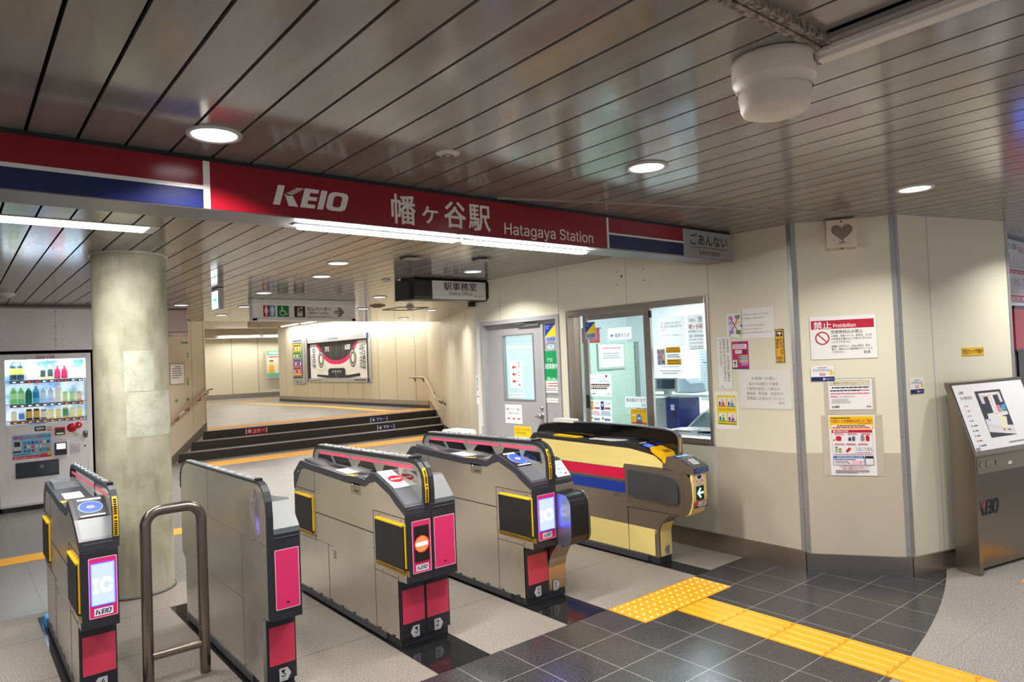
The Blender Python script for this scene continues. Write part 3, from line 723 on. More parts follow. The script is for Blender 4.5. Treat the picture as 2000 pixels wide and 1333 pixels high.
def fin(parent, xc, left_face=True, right_face=True, glass=False, th=0.05, plain_left=False):
    g = 0.004
    if glass:
        # open frame round clear panes
        n = len(FINP); mb = MB(); i0 = 0
        for a, b_ in ((xc - th / 2, xc + th / 2),):
            for k in range(n - 1):
                k1 = k + 1
                q = [FINP[k], FINP[k1], FINI[min(k1, len(FINI) - 1)], FINI[min(k, len(FINI) - 1)]]
                mb.prism(q, a, b_, CHAR, axis='x')
        f_ = mb.build('guide_fin', parent)
        mb = MB(); mb.face([(xc + .004, y, z) for y, z in FINI], GLASS); mb.build('fin_window', f_)
    else:
        mb = MB()
        mb.prism(FINP, xc - th / 2, xc - g, DARK, axis='x'); mb.prism(FINP, xc + g, xc + th / 2, DARK, axis='x')
        mb.prism([(y + .01, z - .012) for y, z in FINP], xc - g, xc + g, BLACK, axis='x')
        f_ = mb.build('guide_fin', parent, 0.004)
    for s_, on in ((-1, left_face), (1, right_face)):
        if not on: continue
        x = xc + s_ * (th / 2 + 0.001)
        if not glass and not plain_left:
            mb = MB(); mb.face([(x, y, z) for y, z in FINI], P('#A8A6A2', 0.32, 0.6, 0.05)); mb.build('fin_plate', f_)
            for wn in WINS:
                mb = MB(); mb.face([(x + s_ * .001, y, z) for y, z in wn], GLOSSB); mb.build('fin_window', f_)
        if not plain_left:
            for a, b_ in STRIPE:
                mb = MB(); za, zb = 0.975 - (a - .1) * .0135, 0.975 - (b_ - .1) * .0135
                mb.face([(x + s_ * .0015, y, z) for y, z in ((a, za - .009), (b_, zb - .009), (b_, zb + .010), (a, za + .010))], P('#F05A78', 0.35, 0, 0.0)); mb.build('pink_stripe', f_)
    mb = MB(); mb.prism([(0.13, 1.021), (1.40, 1.004), (1.40, 1.010), (0.13, 1.028)], xc - th / 2 + .004, xc + th / 2 - .004, P('#8F9498', 0.25, 0.2), axis='x')
    for k in range(9):
        y = 0.2 + k * 0.14
        for s_ in (-1, 1): mb.lathe([(0, .006), (.004, .005), (.005, 0)], CHAR, 8, (xc + s_ * th * .28, y, 1.027 - (y - .13) * .0135))
    mb.box(xc - th / 2 + .002, xc + th / 2 - .002, .115, .155, 1.018, 1.033, BLACK)
    mb.build('fin_cap', f_, 0.002)
    return f_
def warn_strip(f_, xa, xb):
    b_ = MB(); m = YEL
    pts = [(-.0065, .79), (-.0085, .86), (-.0005, .932), (.021, .977)]
    for (y0, z0), (y1, z1) in zip(pts[:-1], pts[1:]): b_.face([(xa, y0, z0), (xb, y0, z0), (xb, y1, z1), (xa, y1, z1)], m)
    rn = random.Random(3); z = .80; w_ = xb - xa
    b_.face([(xa + w_ * .15, -.0095, .875), (xb - w_ * .15, -.0095, .875), ((xa + xb) / 2, -.0085, .888)], BLACK)
    for (z0, z1) in ((.795, .865), (.895, .965)):
        z = z0
        while z < z1:
            y = -.008 - .001 if z < .865 else -.0085 + (z - .86) * .11 - .002
            if z > .932: y = -.0005 + (z - .932) * .48 - .0022
            b_.face([(xa + w_ * .2, y, z), (xb - w_ * .2, y, z), (xb - w_ * .2, y + .0005, z + .007), (xa + w_ * .2, y + .0005, z + .007)], BLACK); z += .0105
    b_.build('warning_strip', f_)

def left_half(g, x0, x1, num, disp, top, lockz=True):
    mb = MB(); mb.prism(BODY, x0, x1, STEEL, axis='x'); side_marks(mb, x0, P('#2A2622', 0.6)); mb.build('body', g)
    extr(TOPU + TOPL[::-1], x0 - 0.002, x1, CHAR, 'top_cover', g, bevel=0.003)
    extr([(0.0, 0.372), (0.0, 0.735), (0.006, 0.735), (0.04, 0.76), (0.012, 0.74), (0.012, 0.372)][:3] + [(0.012, 0.735), (0.012, 0.372)], x0 - .001, x1, DARK, 'front_fascia', g, bevel=0.003)
    # front cover, grey
    mb = MB(); mb.prism([(-0.002, 0.768), (0.006, 0.788), (0.15, 0.867), (0.155, 0.862), (0.012, 0.77)], x0 + .012, x1 - .004, COVERG, axis='x'); mb.build('front_cover', g, 0.004)
    reader(g, x0 + .018, x1 - .012, top)
    # foot
    mb = MB(); mb.prism([(0.092, 0.05), (0.092, 0.372), (0.11, 0.372), (0.11, 0.05)], x0, x1, DARK, axis='x'); mb.build('foot_frame', g)
    b_ = MB(); b_.face([(x0 + .012, .0905, .13), (x1 - .006, .0905, .13), (x1 - .006, .0905, .315), (x0 + .012, .0905, .315)], PINKR)
    b_.build('foot_panel', g)
    plate(g, x0 + .055, num, True, y=0.0905)
    display(g, x0 + .032, x1 - .006, disp)
    flap(g, 0.0, 0.335, 0.445, 0.69, x0); flap(g, 1.215, 1.515, 0.443, 0.687, x0)
    if lockz:
        mb = MB(); mb.box(x0 - .002, x0 + .001, .52, .645, .785, .848, P('#B7B0A4', 0.3, 0.9, 0.03)); mb.box(x0 - .003, x0, .54, .60, .797, .812, P('#6E665C', 0.4, 0.6))
        mb.lathe([(0, -.005), (.008, -.004), (.009, 0)], ALU, 14, (x0 - .001, .622, .833), axis='x'); mb.build('lock', g)
    # details on the flat top
    mb = MB(); mb.prism([(0.75, .8815), (0.93, .890), (0.93, .8915), (0.75, .883)], x0 + .03, x1 - .035, P('#DADCDA', 0.5), axis='x'); mb.build('top_label', g)
    mb = MB(); mb.face([(x0 + .002, .60, .8875), (x0 + .002, .72, .8825), (x0 + .06, .66, .8855)], YEL); mb.face([(x0 + .005, .605, .8890), (x0 + .045, .66, .8872), (x0 + .045, .69, .886)], P('#3A3320', 0.5)); mb.build('arrow_sticker', g)
    mb = MB(); mb.prism([(1.10, .899), (1.24, .918), (1.385, .926), (1.395, .915), (1.10, .892)], x0 + .018, x1 - .01, P('#6E7276', 0.12, 0.2, 0.03), axis='x'); mb.build('rear_window', g, 0.002)
    mb = MB(); mb.prism([(0.40, .925), (0.452, .886), (0.53, .890), (0.535, .893)], x0 + .02, x1 - .03, P('#B9B9BC', 0.15, 0.3, 0.03), axis='x'); mb.build('ticket_sensor', g)
    mb = MB(); mb.lathe([(0, -.002), (.006, -.001), (.006, .002)], ALU, 10, (x0 - .002, 1.46, .83), axis='x'); mb.build('cap_screw', g)

def right_half(g, x0, x1, num, steel_back=True):
    BB = [(0.10, 0.05), (0.10, 0.355), (0.085, 0.372), (0.004, 0.374), (0.004, 0.75), (0.125, 0.86), (0.30, 0.85), (1.1, 0.84), (1.42, 0.85), (1.54, 0.70), (1.54, 0.40), (1.47, 0.385), (1.47, 0.05)]
    extr(BB, x0, x1, STEEL, 'body', g, bevel=0.002)
    extr([(0.0, 0.372), (0.0, 0.785), (0.012, 0.785), (0.012, 0.372)], x0, x1 + .001, DARK, 'front_fascia', g, bevel=0.003)
    mb = MB(); mb.prism([(-0.003, 0.772), (0.004, 0.80), (0.115, 0.910), (0.14, 0.916), (0.33, 0.898), (0.33, 0.85), (0.10, 0.85)], x0 + .002, x1 + .001, P('#505458', 0.42, 0.1, 0.03), axis='x'); mb.build('end_cover', g, 0.005)
    extr([(0.33, .898), (.68, .893), (1.1, .884), (1.4, .92), (1.54, .82), (1.54, .76), (1.1, .84), (.33, .85)], x0, x1, CHAR, 'top_cover', g, bevel=0.003)
    b_ = MB(); b_.box(x0 + .01, x1 + .0015, -.0025, 0, .757, .760, COVERG); b_.build('trim_line', g)
    mb = MB(); mb.prism([(0.092, 0.05), (0.092, 0.372), (0.11, 0.372), (0.11, 0.05)], x0, x1, DARK, axis='x'); mb.build('foot_frame', g)
    b_ = MB(); b_.face([(x0 + .007, .0905, .13), (x1 - .006, .0905, .13), (x1 - .006, .0905, .315), (x0 + .007, .0905, .315)], PINKR); b_.build('foot_panel', g)
    plate(g, x0 + .05, num, False, y=0.0905)
    pink_plate(g, x0 + .012, x1 - .008)

def plinth(g, x0, x1, L=1.46):
    mb = MB(); mb.box(x0 + .006, x1 - .006, 0.108, L, 0, 0.052, P('#2C2E33', 0.5)); mb.box(x0 - .006, x0 + .01, 0.25, L, 0.012, 0.05, P('#3C3F44', 0.4)); mb.build('plinth', g, 0.002)

# ---- gate 3/2 : exit only on the near lane
g = empty('ticket_gate', 'steel ticket gate with a red no-entry sign on its lit display', 'ticket gate', (1.885, 3.262, 0.003), 'ticket gates')
left_half(g, 0, 0.157, '3', 'NO', 'STICKER'); right_half(g, 0.160, 0.318, '2'); plinth(g, 0, 0.318)
fn = fin(g, 0.152, th=0.066); warn_strip(fn, 0.122, 0.146)
# ---- gate 2/1 with the padded drum
g = empty('ticket_gate', 'steel ticket gate with a white IC display next to a padded black drum', 'ticket gate', (2.778, 3.252, 0.003), 'ticket gates')
left_half(g, 0, 0.186, '2', 'IC', 'IC'); plinth(g, 0, 0.345)
fn = fin(g, 0.165, th=0.062); warn_strip(fn, 0.137, 0.160)
RB = [(0.10, 0.05), (0.10, 0.20), (0.085, 0.255), (0.055, 0.31), (0.01, 0.36), (0.0, 0.372), (0.0, 0.70), (0.02, 0.76), (0.125, 0.86), (1.42, 0.85), (1.54, 0.70), (1.54, 0.40), (1.47, 0.385), (1.47, 0.05)]
extr(RB, 0.190, 0.345, steel_mat('bronze_steel', '#B3A18C', 0.28), 'body', g, bevel=0.003)
extr([(0.0, .745), (0.0, .775), (0.115, .888), (0.14, .895), (1.1, .893), (1.4, .92), (1.54, .82), (1.54, .76), (1.1, .84), (.14, .86)], 0.19, 0.345, CHAR, 'top_cover', g, bevel=0.004)
mb = MB(); mb.box(0.19, 0.346, -.006, .03, .70, .745, P('#9C958C', 0.3, 0.8, 0.03)); mb.build('shoulder_plate', g, 0.003)
b_ = Board(0.0006); b_.z = .002; b_.rect(0, 0, .115, .125, '#F0F0EE')
for x_, y_, c_ in ((.02, .095, '#E6D23C'), (.05, .06, '#4FB6E0'), (.045, .03, '#59B6D8'), (.085, .02, '#DB3A3E'), (.08, .06, '#6FC3E6'), (.07, .095, '#9AD0E8')): b_.rect(x_ - .012, y_ - .006, x_ + .012, y_ + .006, c_)
on_slope(b_, 'ticket_guide_card', (0.012, 0.788), (0.115, 0.889), 0.225, g)
mb = MB(); pr = rrect(-.128, 0.368, 0.05, 0.694, 0.075, 8)
mb.prism(pr, 0.192, 0.352, P('#121318', 0.32, 0, 0.04), axis='x', capm=P('#8C8F98', 0.28, 0.75, 0.06), smooth=True); mb.build('padded_drum', g)
mb = MB()
pr2 = rrect(-.132, 0.363, 0.05, 0.699, 0.079, 8)
for xa in (0.346,):
    mb.prism(pr2, xa, xa + .014, P('#8D8278', 0.3, 0.8, 0.03), axis='x', smooth=True)
mb.build('drum_rim', g)
b_ = Board(); b_.z = .001; b_.rect(0, 0, .05, .008, P('#8C8070', .4, .6)); b_.rect(.003, .002, .047, .006, '#3A342C'); b_.finish('maker_plate', (.22, .0, .345), (1, 0, 0), parent=g)
plate(g, 0.225, '1', False, y=0.098)
mb = MB(); mb.prism(rrect(1.02, .90, 1.30, 1.028, .03, 6), 0.20, 0.33, P('#E9E6DF', 0.4), axis='x', smooth=True); mb.build('rear_reader_cap', g)
# ---- gate 3 with the blank steel panel
g = empty('ticket_gate', 'ticket gate with a blank tall steel side panel and plain pink front', 'ticket gate', (1.140, 3.262, 0.003), 'ticket gates')
PAN = [(0.10, 0.05), (0.10, 0.355), (0.085, 0.375), (0.004, 0.378), (0.0, 0.86), (0.008, 0.93), (0.028, 0.97), (0.06, 0.995), (0.10, 1.008), (1.38, 0.993), (1.43, 0.985), (1.50, 0.955), (1.54, 0.90), (1.545, 0.82), (1.545, 0.42), (1.50, 0.395), (1.47, 0.38), (1.47, 0.05)]
mb = MB(); mb.prism(PAN, 0.0, 0.018, STEELG, axis='x')
for q in ((0.0, 1.545, .727, .729), (0.37, 1.0, .4, .402)): mb.box(-.001, .001, q[0], q[1], q[2], q[3], P('#4A4641', 0.5))
for q in ((.95, .73, 1.0), (.37, .05, .727)): mb.box(-.001, .001, q[0], q[0] + .002, q[1], q[2], P('#6A665F', 0.5))
mb.build('side_panel', g)
mb = MB(); mb.lathe([(0, -.016), (.035, -.013), (.06, -.006), (.075, 0.001)], STEELG, 32, (0, 0, 0), axis='x')
rid = mb.build('pressed_ridge', g); rid.location = (0.0, .155, .855); rid.scale = (1, .95, 1.75)
mb = MB(); TR = [(0.0, 0.375), (-0.006, 0.86), (0.002, 0.935), (0.024, 0.98), (0.058, 1.006), (0.10, 1.02), (1.38, 1.004), (1.435, 0.996), (1.508, 0.965), (1.55, 0.905), (1.553, 0.82)]
TI = [(0.004, 0.375), (0.0, 0.86), (0.008, 0.93), (0.028, 0.97), (0.06, 0.995), (0.10, 1.008), (1.38, 0.993), (1.43, 0.985), (1.50, 0.955), (1.54, 0.90), (1.545, 0.82)]
for k in range(len(TR) - 1): mb.prism([TR[k], TR[k + 1], TI[k + 1], TI[k]], -0.003, 0.03, DARK, axis='x')
mb.prism([(0.14, 1.018), (1.40, 1.003), (1.40, 1.010), (0.14, 1.027)], 0.002, 0.028, P('#A4A9AC', 0.2, 0.2), axis='x'); mb.box(.0, .03, .115, .15, 1.012, 1.032, BLACK)
for k in range(9): mb.box(.001, .029, .2 + k * .135, .204 + k * .135, 1.004, 1.030 - k * .0018, P('#6F767C', 0.3))
mb.build('panel_edge', g, 0.002)
right_half(g, 0.02, 0.158, '3'); plinth(g, 0, 0.158)
# ---- gate 4, set further back
g = empty('ticket_gate', 'narrow ticket gate with a clear glass fin, in front of the drink machine', 'ticket gate', (0.458, 3.80, 0.003), 'ticket gates')
left_half(g, 0, 0.157, '4', 'IC', 'IC', lockz=False); plinth(g, 0, 0.157)
fn = fin(g, 0.150, left_face=True, right_face=False, glass=True, th=0.03); warn_strip(fn, 0.139, 0.161)
mb = MB(); mb.prism([(-.006, 1.45), (.03, 1.45), (.03, 1.56), (-.006, 1.56)], .02, .055, P('#2E9BE0', 0.4), axis='z'); mb.prism([(-.0065, 1.45), (-.0125, 1.45), (-.0125, 1.56), (-.0065, 1.56)], .0, .05, P('#2E9BE0', 0.4), axis='z'); mb.build('blue_tape', g)

# ---- gate 1 : cream wide-lane gate
CRM = P('#F3DE8C', 0.42, 0, 0.04, 4, stretch=(1, 1, 5))
g = empty('ticket_gate', 'cream yellow wide ticket gate with red and blue stripes and a green arrow', 'ticket gate', (4.02, 3.0, 0.003), 'ticket gates')
W1 = 0.148
B1 = [(0.30, 0.05), (0.30, 0.235), (0.29, 0.27), (0.265, 0.31), (0.22, 0.352), (0.20, 0.372), (0.06, 0.385), (0.025, 0.41), (0.0, 0.46), (-0.012, 0.52), (-0.01, 0.62), (0.0, 0.66), (0.03, 0.69), (0.09, 0.703), (0.23, 0.712),
      (0.225, 0.75), (0.30, 0.80), (0.40, 0.825), (0.55, 0.838), (1.1, 0.845), (1.62, 0.852), (1.72, 0.80), (1.735, 0.76), (1.735, 0.05)]
B1 = [(y, z) for y, z in B1]
mb0 = MB(); mb0.prism(B1, 0, W1, STEELD, axis='x')
def sidep(name, pts, m, off=0.002):
    mb = MB(); mb.prism(pts, -off, 0.0005, m, axis='x'); return mb.build(name, g)
sidep('upper_panel', [(0.235, 0.715), (0.232, 0.75), (0.30, 0.795), (0.40, 0.822), (0.55, 0.835), (1.1, 0.842), (1.62, 0.848), (1.73, 0.77), (1.73, 0.68), (0.62, 0.68), (0.605, 0.715)], CRM)
sidep('red_stripe', [(0.605, 0.595), (1.735, 0.595), (1.735, 0.676), (0.605, 0.676)], P('#D81245', 0.35, 0, 0.03))
sidep('blue_stripe', [(0.605, 0.488), (1.735, 0.488), (1.735, 0.570), (0.605, 0.570)], P('#16379A', 0.35, 0, 0.03))
sidep('lower_panel', [(0.59, 0.058), (1.735, 0.058), (1.735, 0.252), (0.59, 0.252)], CRM)
sidep('lower_panel', [(0.332, 0.058), (0.586, 0.058), (0.586, 0.252), (0.318, 0.252), (0.332, 0.20)], CRM)
mb = mb0
for q in ((0.588, 0.05, 0.39), ): mb.box(-.003, .001, q[0] - .0015, q[0] + .0015, q[1], q[2], BLACK)
mb.box(-.0025, .001, .1, .60, .385, .388, BLACK); mb.box(-.0025, .001, .60, 1.73, .578, .581, BLACK); mb.box(-.003, .001, .33, .333, .06, .25, BLACK)
for yy, zz in ((.50, .695), (.27, .70), (.12, .425), (.28, .41), (.52, .40), (.615, .47)): mb.lathe([(0, -.003), (.004, -.002), (.004, .001)], BLACK, 8, (0, yy, zz), axis='x')
for k in range(4): mb.box(-.0015, .001, .66, .72, .455 + k * .007, .458 + k * .007, P('#5E564D', .5))
mb.build('body', g)
fr = [(0.0, 0.39), (0.60, 0.39), (0.60, 0.712), (0.0, 0.712)]
mb = MB(); mb.prism(rrect(0.06, 0.40, 0.592, 0.705, 0.035, 5), -0.003, 0.001, P('#A29A90', 0.3, 0.85, 0.03), axis='x'); mb.build('arm_frame', g)
pd = [(0.10, .47), (0.13, .462), (0.55, .478), (0.565, .485), (0.562, .67), (0.54, .675), (0.20, .664), (0.13, .645), (0.102, .61), (0.092, .54)]
mb = MB(); mb.prism(pd, -0.022, -0.002, P('#3A3B3D', 0.55, 0, 0.08, 20, bump=0.3, bscale=14), axis='x'); mb.build('padded_flap', g, 0.006)
extr([(0.225, .745), (0.215, .775), (0.32, .83), (0.45, .87), (0.60, .888), (0.75, .872), (0.85, .862), (1.1, .868), (1.40, .875), (1.60, .897), (1.66, .89), (1.74, .815), (1.74, .77), (1.72, .80), (1.62, .852), (.55, .838), (.30, .80)], -0.002, W1, P('#2B2B2A', 0.4), 'top_cover', g, bevel=0.003)
b_ = Board(.0006); b_.z = .002; b_.rect(0, 0, .11, .15, '#15151A'); b_.rect(.012, .008, .1, .022, '#DDDDDF'); b_.disc(.055, .073, .05, '#2B46B8', .045); b_.disc(.055, .073, .044, BLUEDISC, .039); b_.disc(.055, .073, .014, '#D9DEEF', .01); b_.disc(.055, .073, .008, '#D8486A', .006); b_.rect(.02, .128, .1, .142, '#DDDDDF')
on_slope(b_, 'card_reader', (.335, .838), (.47, .8755), .005, g)
mb = MB(); mb.prism([(.205, .752), (.198, .79), (.22, .826), (.33, .862), (.345, .858), (.33, .825), (.24, .775), (.225, .752)], -.004, .135, P('#F0B90C', 0.38, 0, 0.03), axis='x'); mb.prism([(.205, .80), (.222, .8285), (.262, .842), (.262, .838), (.226, .822), (.21, .798)], .03, .10, P('#8A6A08', .4), axis='x'); mb.build('yellow_ticket_block', g, 0.004)
mb = MB(); mb.prism([(.62, .872), (.64, .886), (1.0, .878), (1.0, .872)], .03, .1, P('#D9DBDA', .4), axis='x'); mb.build('top_label', g)
mb = MB(); mb.prism([(1.12, .873), (1.13, .884), (1.42, .888), (1.42, .876)], .02, .085, YEL, axis='x'); mb.build('yellow_label', g)
HD = [(0.175, 0.80), (0.172, 0.90), (0.185, 0.945), (0.22, 0.968), (0.30, 0.98), (0.60, 0.992), (1.0, 0.995), (1.35, 0.985), (1.62, 0.962), (1.70, 0.94), (1.735, 0.89), (1.735, 0.85)]
mb = MB(); mb.prism(HD, 0.118, 0.150, GLOSSB, axis='x'); hood = mb.build('hood_screen', g)
mb = MB()
HO = [(y + (-.007 if y < .19 else (.006 if y > 1.7 else 0)), z + (.009 if .19 < y < 1.71 else .003)) for y, z in HD]
for k in range(len(HD) - 1): mb.prism([HD[k], HD[k + 1], HO[k + 1], HO[k]], 0.112, 0.156, P('#7C7E86', 0.3, 0.5, 0.03), axis='x')
mb.build('hood_trim', hood)
mb = MB(); mb.face([(0.12, .1665, .82), (.136, .1665, .82), (.136, .1645, .925), (.12, .1645, .925)], YEL); mb.build('warning_strip', hood)
mb = MB(); mb.prism(rrect(1.25, .985, 1.50, 1.016, .014, 5), .10, .165, P('#E9E6DF', 0.4), axis='x', smooth=True); mb.build('hood_cap', hood)
# head: sloping ticket panel, blue band, cream front
mb = MB(); mb.prism([(-.012, .69), (-.035, .70), (-.030, .738), (.09, .797), (.19, .803), (.225, .765), (.23, .70)], 0.0, 0.172, P('#A9A29A', 0.28, 0.85, 0.04), axis='x'); mb.build('head', g, 0.003)
b_ = Board(.0006); b_.z = .002; b_.rect(0, 0, .165, .118, '#2A2624'); b_.rect(.055, .03, .12, .095, '#C9CBD0'); b_.rect(.065, .038, .11, .088, '#9DA3AC')
for x_, y_, a_ in ((.03, .06, 180), (.14, .06, 0), (.088, .106, 90), (.088, .016, 270)): b_.arrow(x_, y_, .018, .006, a_, '#D6452E', .6)
on_slope(b_, 'ticket_guide_card', (-.026, .7405), (.088, .797), .004, g)
b_ = Board(.0006); b_.z = .002; b_.rect(0, 0, .165, .07, '#2B5D93'); b_.rect(.02, .02, .07, .05, '#9FC4E4'); b_.lines(.08, .02, .15, .05, 3, '#CFE2F2')
on_slope(b_, 'touch_card', (.092, .7985), (.185, .8035), .004, g)
b_ = Board(.0006); b_.z = .001; b_.rect(.002, .697, .170, .737, '#123F82')
b_.ring(.05, .717, .012, .014, '#A7D0F0', 120, 240, 8); b_.ring(.05, .717, .007, .009, '#A7D0F0', 120, 240, 8); b_.text('タッチする', .058, .716, .155, .732, '#BBDCF5'); b_.text('Touch here', .075, .703, .145, .712, '#BBDCF5')
o_ = b_.finish('touch_band', (0, -.036, 0), (1, 0, 0), parent=g)
mb = MB(); fp = [(-.012, .45), (-.0245, .52), (-.0225, .62), (-.014, .695)]
fp = [(.05, .386), (.012, .412), (-.008, .455), (-.02, .52), (-.022, .62), (-.02, .695), (.0, .695), (.0, .46), (.06, .39)]
mb.prism(fp, 0.004, W1 + .012, CRM, axis='x'); mb.build('front_panel', g, 0.003)
b_ = Board(.0006); b_.z = .001
b_.rect(.03, .615, .125, .685, '#F2EFE9'); b_.disc(.078, .668, .026, '#2A2312', .014); b_.text('触って注意', .04, .63, .118, .648, '#C73A34', .02); b_.rect(.05, .619, .105, .624, '#9A9A9A')
b_.rect(.035, .505, .125, .605, '#08130F'); GR = P('#7DFFD9', .4, 0, 0, emit=4.0)
b_.up(); b_.poly([(.045, .556), (.082, .594), (.092, .583), (.07, .562), (.118, .562), (.118, .548), (.07, .548), (.092, .528), (.082, .517)], GR)
b_.rect(.004, .474, .160, .496, '#B91F3C'); b_.rect(.004, .455, .160, .470, '#1B2566')
b_.rect(.05, .462, .145, .492, '#EDEBE8'); b_.keio(.056, .466, .139, .488, '#1B2150', '#D8203C')
b_.finish('arrow_display', (0, -.0225, 0), (1, 0, 0), parent=g)
mb = MB()
FC = [(0.30, 0.055), (0.30, 0.235), (0.29, 0.27), (0.268, 0.306)]
for (y0, z0), (y1, z1) in zip(FC[:-1], FC[1:]): mb.face([(.012, y0 - .003, z0), (W1 - .004, y0 - .003, z0), (W1 - .004, y1 - .003, z1), (.012, y1 - .003, z1)], CRM, True)
mb.build('foot_front', g)
plate(g, .055, '1', True, y=.2965, z=.065, col='#8E8E92')
mb = MB(); mb.box(.004, W1 - .004, .306, 1.73, 0, .055, P('#2C2E33', 0.5)); mb.box(-.012, .01, .40, 1.73, 0.008, .05, P('#3C3F44', 0.4)); mb.build('plinth', g, 0.002)

# ---- rail of bent tube between the gates
rail = empty('guard_rail', 'brown-toned steel tube arch rail standing on the floor between two gates', 'rail', (0.873, 3.86, 0))
RT = steel_mat('dark_tube_steel', '#8A7F75', 0.27, (3, 3, 3), 0.06)
R0 = 0.026; path = [(-.130, 0, 0), (-.127, 0, .79)]
for k in range(9):
    a = PI - PI / 2 * k / 8; path.append((-.127 + .075 + .075 * math.cos(a), 0, .797 + .075 * math.sin(a)))
for k in range(9):
    a = PI / 2 - PI / 2 * k / 8; path.append((.137 - .075 + .075 * math.cos(a), 0, .797 + .075 * math.sin(a)))
path += [(.137, 0, .79), (.137, 0, 0)]
MB().tube(path, R0, RT, 20).build('arch', rail)
MB().tube([(-.11, 0, .152), (.118, 0, .152)], .021, RT, 18).build('cross_bar', rail)

# ================================================================== OVERHEAD SIGNS AND LAMPS
RED = P('#8A0A1C', 0.22, 0, 0.02); NAVY = P('#101A50', 0.22, 0, 0.02); OFFW = '#E9E6E0'
SX0, SX1, SY0, SY1, SZ0, SZ1 = -1.3, 4.495, 2.883, 3.10, 2.213, 2.408
sg = empty('station_sign', 'long red and blue station name sign hanging under the slatted ceiling', 'sign', (0, SY0, SZ0))
D_ = SY1 - SY0
mb = MB(); mb.box(SX0, SX1, 0.002, D_, 0, SZ1 - SZ0, P('#77757A', 0.4, 0.3, 0.03)); mb.build('case', sg, 0.002)
mb = MB(); mb.box(SX0, SX1, 0.012, D_, SZ1 - SZ0, H - SZ0 - .001, BLACK); mb.build('mounting_gap', sg)
b_ = Board(.0006); b_.z = .0005; hh = SZ1 - SZ0
wv = .011
def pane(x0, x1, z0, z1, m): b_.poly([(x0, z0), (x1, z0), (x1, z1), (x0, z1)], m, False)
pane(SX0, SX1, 0.004, hh, OFFW); b_.up()
pane(SX0, .800, .095, hh, RED); pane(SX0, .800, .004, .079, NAVY)
pane(.826, 3.150, .004, hh, RED)
pane(3.168, 3.915, .104, hh, RED); pane(3.168, 3.915, .006, .092, NAVY)
pane(3.918, SX1, .004, hh, P('#9FA2A6', .3, .2, .03))
b_.keio(1.079, .050, 1.434, .136, '#EDE8E2')
for ch, xa, xb, za, zb in (('幡', 1.651, 1.782, .024, .164), ('ヶ', 1.822, 1.914, .040, .124), ('谷', 1.953, 2.083, .032, .164), ('駅', 2.104, 2.244, .030, .163)): b_.text(ch, xa, za, xb, zb, '#EDE8E2', .014)
b_.text('Hatagaya Station', 2.339, .008, 3.025, .090, '#EDE8E2', .004)
b_.text('ごあんない', 3.995, .092, 4.435, .172, '#17171A', .008); b_.rect(4.0, .074, 4.435, .078, '#17171A'); b_.text('Information', 4.093, .024, 4.335, .062, '#17171A', .003)
b_.finish('sign_face', (0, 0, 0), (1, 0, 0), parent=sg)
def tube_light(name, label, x0, x1, y0, y1, z, energy, th=.02, grp=None, rimx=.03, emit=LED, drop=.012):
    t = empty(name, label, 'tube light', ((x0 + x1) / 2, (y0 + y1) / 2, z), grp); hx, hy = (x1 - x0) / 2, (y1 - y0) / 2
    mb = MB(); mb.box(-hx - rimx, hx + rimx, -hy, hy, 0, th, P('#D5D6D6', .4)); mb.build('housing', t)
    mb = MB(); mb.box(-hx, hx, -hy * .86, hy * .86, -drop, 0, emit); mb.build('light_strip', t)
    if not energy: return t
    a = area('tube_lamp', ((x0 + x1) / 2, (y0 + y1) / 2, z - .02), max(.05, (x1 - x0) * .96), energy, (1, .97, .92), max(.02, (y1 - y0) * .7)); a.parent = t; a.location = (0, 0, -.018)
    return t
tube_light('sign_light', 'bright tube light under the station sign, left of the other one, below the name', 1.235, 2.085, 2.972, 3.020, 2.2065, 0, th=.006, rimx=.025, emit=LEDT, drop=.014, grp='tube lights under the station sign')
tube_light('sign_light', 'bright tube light under the station sign, nearer the information panel', 2.150, 3.060, 2.972, 3.020, 2.2065, 0, th=.006, rimx=.025, emit=LEDT, drop=.014, grp='tube lights under the station sign')
tube_light('ceiling_tube_light', 'long bright tube light on the ceiling in front of the round column', -.75, .935, 4.46, 4.68, H - .004, 58, th=.003, rimx=.055, drop=.001)

